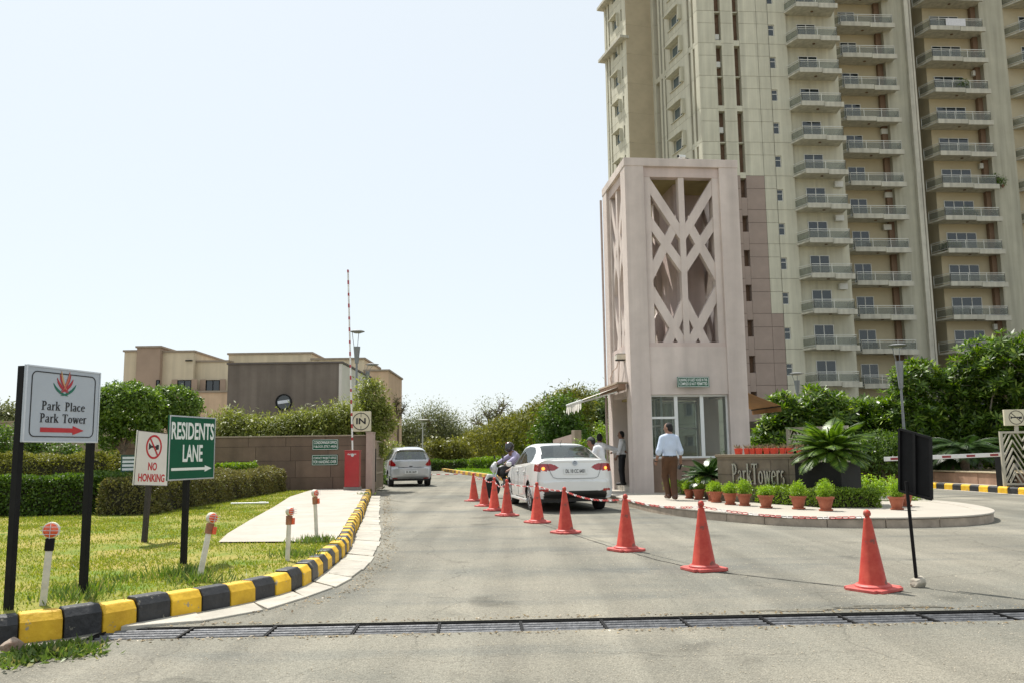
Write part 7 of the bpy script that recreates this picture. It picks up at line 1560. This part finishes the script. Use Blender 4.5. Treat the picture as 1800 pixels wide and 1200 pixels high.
def person(name, label, loc, rz, J, skin, shirt, trousers, shoes, sleeve='long', hair=True, cap=None, scale=1.0, tuck=True):
    """J: joints in local space (x right, y ahead, z up)"""
    t = thing(name, label, 'person', loc, rz); t.scale = (scale,)*3
    g = {k: np.array(v,float) for k, v in J.items() if k not in ('look','pl','pr','cl','cr')}; look = np.array(J.get('look',(0,1,0)),float); look /= np.linalg.norm(look)
    body = head_prims(g['head'], look, 1.06); up = g['neck']-g['pelvis']; up = up/np.linalg.norm(up); rt = g['sr']-g['sl']; rt /= np.linalg.norm(rt); yaw = math.atan2(rt[1],rt[0])
    torso = [('c',g['sl']-up*.02,g['sr']-up*.02,.055,.055,.06),('e',(g['sl']+g['sr'])/2-up*.13,(.165,.108,.19),.07,(yaw,'Z')),('e',(g['neck']*.35+g['pelvis']*.65),(.142,.1,.17),.08,(yaw,'Z')),('e',g['pelvis'],(.158,.112,.12),.08,(yaw,'Z')),('c',g['neck']-up*.05,g['neck'],.075,.055,.05),('c',g['neck']-up*.03,g['sl']*.75+g['neck']*.25+up*.005,.055,.05,.06),('c',g['neck']-up*.03,g['sr']*.75+g['neck']*.25+up*.005,.055,.05,.06)]
    arms, legs, feet, hands = [], [], [], []
    for s in 'lr':
        arms += [('c',g['s'+s],g['e'+s],.054,.042,.03),('c',g['e'+s],g['w'+s],.042,.029,.02)]
        d = g['h'+s]-g['w'+s]; d /= np.linalg.norm(d); pn = np.array(J.get('p'+s,(1 if s == 'l' else -1,0,0)),float); sd_ = np.cross(pn,d); sd_ = sd_/np.linalg.norm(sd_); sd_ = sd_ if sd_[1]+sd_[2] > 0 else -sd_; hands += hand(g['w'+s], d, sd_, pn, J.get('c'+s,.6))
        legs += [('c',g['p'+'e'+s],g['k'+s],.086,.056,.05),('c',g['k'+s],g['a'+s],.056,.04,.03)]
        feet += [('c',g['a'+s],g['a'+s]-np.array([0,0,.03]),.042,.044,.02),('c',g['a'+s]+np.array([0,-.03,-.045]),g['t'+s],.04,.034,.02)]
    sdf_obj('body', body+torso+arms+legs+feet+hands, skin, t, .0105)
    sh = torso+[('c',g['s'+s],g['e'+s],.060,.054,.03) for s in 'lr']
    zc = g['pelvis'][2]
    if sleeve == 'long': sh += [('c',g['e'+s],g['w'+s]*.96+g['e'+s]*.04,.05,.038,.02) for s in 'lr']
    elif sleeve == 'roll': sh += [('c',g['e'+s],g['e'+s]*.8+g['w'+s]*.2,.054,.056,.02) for s in 'lr']
    hem = zc+.02 if tuck else zc-.12; nk = g['neck']; lean = abs(up[2]) < .8
    sdf_obj('shirt', sh, shirt, t, .0115, (lambda X,Y,Z: np.maximum(-(((X-g['pelvis'][0])*up[0]+(Y-g['pelvis'][1])*up[1]+(Z-g['pelvis'][2])*up[2])-(.02 if tuck else -.12)), ((X-nk[0])*up[0]+(Y-nk[1])*up[1]+(Z-nk[2])*up[2])-.022)), infl=.014)
    sdf_obj('collar', [('c',nk-up*.03,nk+up*.015,.072,.062,.02)], shirt, t, .009)
    tr = [('e',g['pelvis'],(.158,.115,.12),.06,(yaw,'Z'))]+[('c',g['pe'+s],g['k'+s],.09,.068,.05) for s in 'lr']+[('c',g['k'+s],g['a'+s]-np.array([0,0,.02]),.068,.056,.03) for s in 'lr']
    sdf_obj('trousers', tr, trousers, t, .0115, (lambda X,Y,Z: ((X-g['pelvis'][0])*up[0]+(Y-g['pelvis'][1])*up[1]+(Z-g['pelvis'][2])*up[2])-.045), infl=.012)
    bp = g['pelvis']+up*.035; sdf_obj('belt', [('e',bp,(.174,.131,.05),.0,(yaw,'Z'))], m_trim, t, .0115, (lambda X,Y,Z: np.abs((X-bp[0])*up[0]+(Y-bp[1])*up[1]+(Z-bp[2])*up[2])-.018))
    for s in 'lr': sdf_obj('shoe', [('c',g['a'+s]+np.array([0,-.02,-.02]),g['a'+s]+np.array([0,-.04,-.05]),.046,.044,.02),('c',g['a'+s]+np.array([0,-.045,-.048]),g['t'+s],.046,.04,.03)], shoes, t, .0115, (lambda X,Y,Z,zz=min(g['a'+s][2]-.088,g['t'+s][2]-.042): zz-Z), infl=.004)
    h = g['head']; az = math.atan2(look[1],look[0])-math.pi/2
    if hair: sdf_obj('hair', [('e',h+np.array([0,0,.03])-look*.012,(.084,.1,.105),.01,(az,'Z')),('e',h-look*.04-np.array([0,0,.02]),(.074,.066,.085),.02,(az,'Z'))], m_hair, t, .0105, (lambda X,Y,Z: np.minimum(((X-h[0])*look[0]+(Y-h[1])*look[1])-.045-(Z-h[2]-.06)*.6, -(Z-h[2]-.075))))
    for k in (-1,1):
        r = np.cross(look,[0,0,1.]); e = h+look*.088+r*k*.032+np.array([0,0,.012]); MB().lathe([(.001,-.009),(.009,0),(.001,.009)],8,tuple(e)).build('eye', m_trim, t, smooth=True)
    mo = h+look*.083-np.array([0,0,.055]); r = np.cross(look,[0,0,1.]); MB().bar(tuple(mo-r*.022),tuple(mo+r*.022),.012,.008).build('mouth', M('lip_brown',(.12,.045,.035),.6), t)
    if cap:
        cp_ = sdf_obj('cap', [('e',h+np.array([0,0,.04]),(.092,.108,.095),.01,(az,'Z'))], cap, t, .0105, (lambda X,Y,Z: -(Z-h[2]-.045))); 
        p0 = h+look*.09+np.array([0,0,.055]); MB().add([tuple(p0-r*.07),tuple(p0+r*.07),tuple(p0+r*.05+look*.075-np.array([0,0,.02])),tuple(p0-r*.05+look*.075-np.array([0,0,.02])),tuple(p0-r*.07+np.array([0,0,.008])),tuple(p0+r*.07+np.array([0,0,.008])),tuple(p0+r*.05+look*.075-np.array([0,0,.012])),tuple(p0-r*.05+look*.075-np.array([0,0,.012]))],[(0,1,2,3),(7,6,5,4),(0,4,5,1),(1,5,6,2),(2,6,7,3),(3,7,4,0)]).build('visor', cap, cp_)
    return t
ST = dict(head=(0,.01,1.62),neck=(0,-.02,1.475),sl=(-.162,-.02,1.385),sr=(.162,-.02,1.385),el=(-.25,-.04,1.12),er=(.25,-.04,1.12),wl=(-.26,.03,.87),wr=(.26,.03,.87),hl=(-.26,.06,.78),hr=(.26,.06,.78),pelvis=(0,-.01,.95),pel=(-.09,0,.90),per=(.09,0,.90),kl=(-.1,.02,.50),kr=(.1,.02,.50),al=(-.1,-.01,.095),ar=(.1,-.01,.095),tl=(-.12,.14,.04),tr=(.12,.14,.04))
# man walking away on the platform
p = G(1179,877,PZ)
mw = person('person', 'man in pale blue shirt and brown trousers walking away with rolled sleeves', (p.x-.02,p.y-.15,PZ+.014), rad(5), dict(ST, look=(-.75,.66,0), el=(-.255,-.06,1.11), er=(.255,-.02,1.11), wl=(-.30,.04,.88), wr=(.29,.1,.88), hl=(-.31,.08,.8), hr=(.30,.14,.8),
  kl=(-.085,.14,.53), al=(-.05,.02,.12), tl=(-.07,.16,.055), kr=(.075,.02,.50), ar=(.05,-.16,.105), tr=(.06,-.02,.045), pl=(1,0,0), pr=(-1,0,0), cr=.9), m_skin2, m_shirtb, m_trb, m_shoe, 'roll', scale=1.02)
wt_ = MB().lathe([(.034,-.012),(.036,0),(.034,.012)],14,(-.305,.045,.865)).build('wristwatch', m_trim, mw, smooth=True)
ph_ = tag(MB().box(-.02,.02,-.05,.05,-.09,.05).build('phone', m_trim, bevel=.008), 'dark phone held in the walking man right hand', 'phone'); R5 = Matrix.Rotation(rad(5),3,'Z'); q = R5 @ Vector((.285*1.02,.16*1.02,.76*1.02)); ph_.location = (p.x-.02+q.x,p.y-.15+q.y,PZ+.014+q.z); ph_.rotation_euler = (.3,.2,.4)
# guard at the booth counter
q = V(1094,840,25.6); person('person', 'guard in white shirt and black trousers facing the booth counter', (q.x,25.55,.31), rad(75), dict(ST, look=(.0,1,-.08), el=(-.21,.04,1.12), wl=(-.19,.14,.9), hl=(-.18,.19,.83), er=(.22,.1,1.14), wr=(.18,.32,1.06), hr=(.17,.4,1.04), pr=(0,0,-1), kl=(-.09,.03,.5), tl=(-.11,.16,.04)), m_skin, m_shirtw, m_trk, m_shoek, 'long', scale=.91)
# guard with a cap bending to the car window
q = V(1052,800,22.8); person('person', 'guard in a grey cap and white shirt leaning towards the sedan', (q.x+.08,22.8,.014), rad(75), dict(ST, head=(0,.26,1.50), neck=(0,.14,1.38), sl=(-.185,.1,1.33), sr=(.185,.1,1.33), look=(.1,1,-.35), el=(-.24,.2,1.08), wl=(-.2,.36,.96), hl=(-.19,.44,.94), er=(.24,.2,1.08), wr=(.2,.36,.96), hr=(.19,.44,.94), pl=(0,0,-1), pr=(0,0,-1)), m_skin, m_shirtw, m_trk, m_shoek, 'long', hair=True, cap=M('cap_grey', (.09,.09,.085), .85), scale=1.03)
# second guard behind, arm stretched to the booth
q = V(1057,800,25.2); person('person', 'guard in the shade stretching an arm towards the booth', (q.x-.02,25.4,.014), rad(-30), dict(ST, look=(-.3,1,0), er=(.36,.2,1.30), wr=(.55,.38,1.24), hr=(.63,.44,1.22), pr=(0,0,-1)), m_skin, m_shirtw, m_trk, m_shoek, 'long', scale=1.04)

# ================================================================== MOTORCYCLE AND RIDER
bike_loc = Vector((V(897,850,25.6).x,25.6,0)); brz = rad(118)                       # front points left and towards the camera a little
bk = thing('motorcycle', 'black and white motorcycle passing the front of the sedan', 'motorcycle', tuple(bike_loc), brz)
m_bw = M('bike_white_plastic', (.55,.56,.55), .3, .06, 5, coat=.4)
for y, r in ((.64,.30),(-.62,.30)):
    w = MB()
    tr_ = MB().lathe([(r-.075,-.035),(r-.03,-.045),(r-.004,-.022),(r,0),(r-.004,.022),(r-.03,.045),(r-.075,.035)],32,axis='x').build('wheel', m_tyre, bk, smooth=True); tr_.location = (0,y,r)
    rm = MB().lathe([(r-.07,-.03),(r-.09,-.02),(r-.09,.02),(r-.07,.03)],32,axis='x').lathe([(.045,-.05),(.05,0),(.045,.05),(.001,.05)],14,axis='x')
    for k in range(5): a_ = rad(72*k); rm.bar((0,math.cos(a_)*.04,math.sin(a_)*.04),(0,math.cos(a_)*(r-.085),math.sin(a_)*(r-.085)),.025,.035,(1,0,0))
    rm.build('rim', m_trim, tr_, smooth=True)
for s in (-1,1): MB().tube([(s*.075,.64,.30),(s*.08,.50,.72),(s*.08,.46,.88)], .02, 8).build('fork', m_alu, bk, smooth=True)
MB().tube([(-.33,.30,.98),(-.2,.38,1.0),(0,.45,.93),(.2,.38,1.0),(.33,.30,.98)], .013, 8).build('handlebar', m_trim, bk, smooth=True)
for s in (-1,1):
    MB().cyl((s*.33,.30,.98),(s*.25,.345,.99),.019,n=10).build('grip', m_trim, bk); mr = MB().tube([(s*.22,.36,1.0),(s*.26,.38,1.14)], .007, 6).build('mirror_stem', m_trim, bk); MB().lathe([(.001,-.01),(.05,-.006),(.05,.006),(.001,.012)],16,(s*.27,.38,1.18),'y').build('mirror', m_trim, mr, smooth=True)
sdf_obj('headlight_cowl', [('e',(0,.54,.86),(.11,.09,.14),.03),('e',(0,.5,.98),(.09,.05,.07),.03)], m_bw, bk, .012)
MB().lathe([(.075,.0),(.07,.02),(.001,.03)],18,(0,.615,.86),'y').build('headlight', m_alu, bk, smooth=True)
sdf_obj('front_mudguard', [('c',(0,.86,.45),(0,.72,.64),.03,.05,.03),('c',(0,.72,.64),(0,.5,.63),.05,.05,.03),('c',(0,.5,.63),(0,.4,.5),.05,.035,.03)], m_bw, bk, .012)
sdf_obj('fuel_tank', [('e',(0,.16,.84),(.13,.25,.12),.05),('e',(0,.02,.80),(.11,.16,.1),.05),('e',(.1,.26,.72),(.05,.14,.12),.04),('e',(-.1,.26,.72),(.05,.14,.12),.04)], m_trim, bk, .014)
sdf_obj('seat', [('c',(0,-.12,.80),(0,-.72,.86),.085,.075,.05),('e',(0,-.3,.80),(.13,.25,.07),.05)], m_trim, bk, .014)
sdf_obj('side_panel', [('e',(.09,-.2,.66),(.05,.18,.1),.03),('e',(-.09,-.2,.66),(.05,.18,.1),.03),('c',(0,-.55,.74),(0,-.85,.80),.08,.05,.03)], m_trim, bk, .014)
MB().box(-.11,.11,-.1,.2,.26,.56).build('engine', M('engine_metal', (.18,.18,.18), .4, .2, 10, metal=.7), bk, bevel=.04)
MB().tube([(.12,.2,.36),(.14,.0,.26),(.15,-.4,.3),(.16,-.8,.38)], [.022,.025,.045,.05], 10).build('exhaust', m_alu, bk, smooth=True)
MB().tube([(0,.44,.85),(0,.2,.68),(0,-.2,.6),(0,-.62,.3)], .03, 8).build('frame', m_trim, bk)
sdf_obj('rear_mudguard', [('c',(0,-.7,.72),(0,-.93,.5),.05,.04,.03)], m_trim, bk, .014)
MB().tube([(.2,.0,.35),(.28,.02,.34)], .015, 6).tube([(-.2,.0,.35),(-.28,.02,.34)], .015, 6).build('foot_peg', m_trim, bk)
rd = person('person', 'motorcycle rider in a lilac shirt and black helmet gripping the handlebar', tuple(bike_loc), brz, dict(head=(0,.02,1.45),neck=(0,-.09,1.31),sl=(-.165,-.12,1.23),sr=(.165,-.12,1.23),el=(-.30,.06,1.10),er=(.30,.06,1.10),wl=(-.30,.24,1.01),wr=(.30,.24,1.01),hl=(-.30,.33,.99),hr=(.30,.33,.99),pelvis=(0,-.27,.95),pel=(-.09,-.24,.93),per=(.09,-.24,.93),kl=(-.21,.2,.74),kr=(.21,.2,.74),al=(-.22,.0,.42),ar=(.22,.0,.42),tl=(-.23,.15,.36),tr=(.23,.15,.36),look=(.1,1,-.1),pl=(0,0,-1),pr=(0,0,-1),cl=1.0,cr=1.0), m_skin, m_lil, m_trk, m_shoek, 'long', hair=False)
hp_ = np.array([0,.02,1.46]); hl = sdf_obj('helmet', [('e',hp_+np.array([0,-.01,.03]),(.122,.145,.135),.02),('e',hp_+np.array([0,.03,-.05]),(.1,.11,.09),.04)], M('helmet_black', (.014,.013,.014), .2, .2, 5, coat=.8), rd, .012)
MB().add([(-.02,.145,1.585),(.02,.145,1.585),(.024,0,1.63),(-.024,0,1.63)],[(0,1,2,3)]).build('helmet_stripe', m_red, hl)
MB().lathe([(.001,.0),(.095,.0)],20).build('visor', m_dglass, hl) if False else None
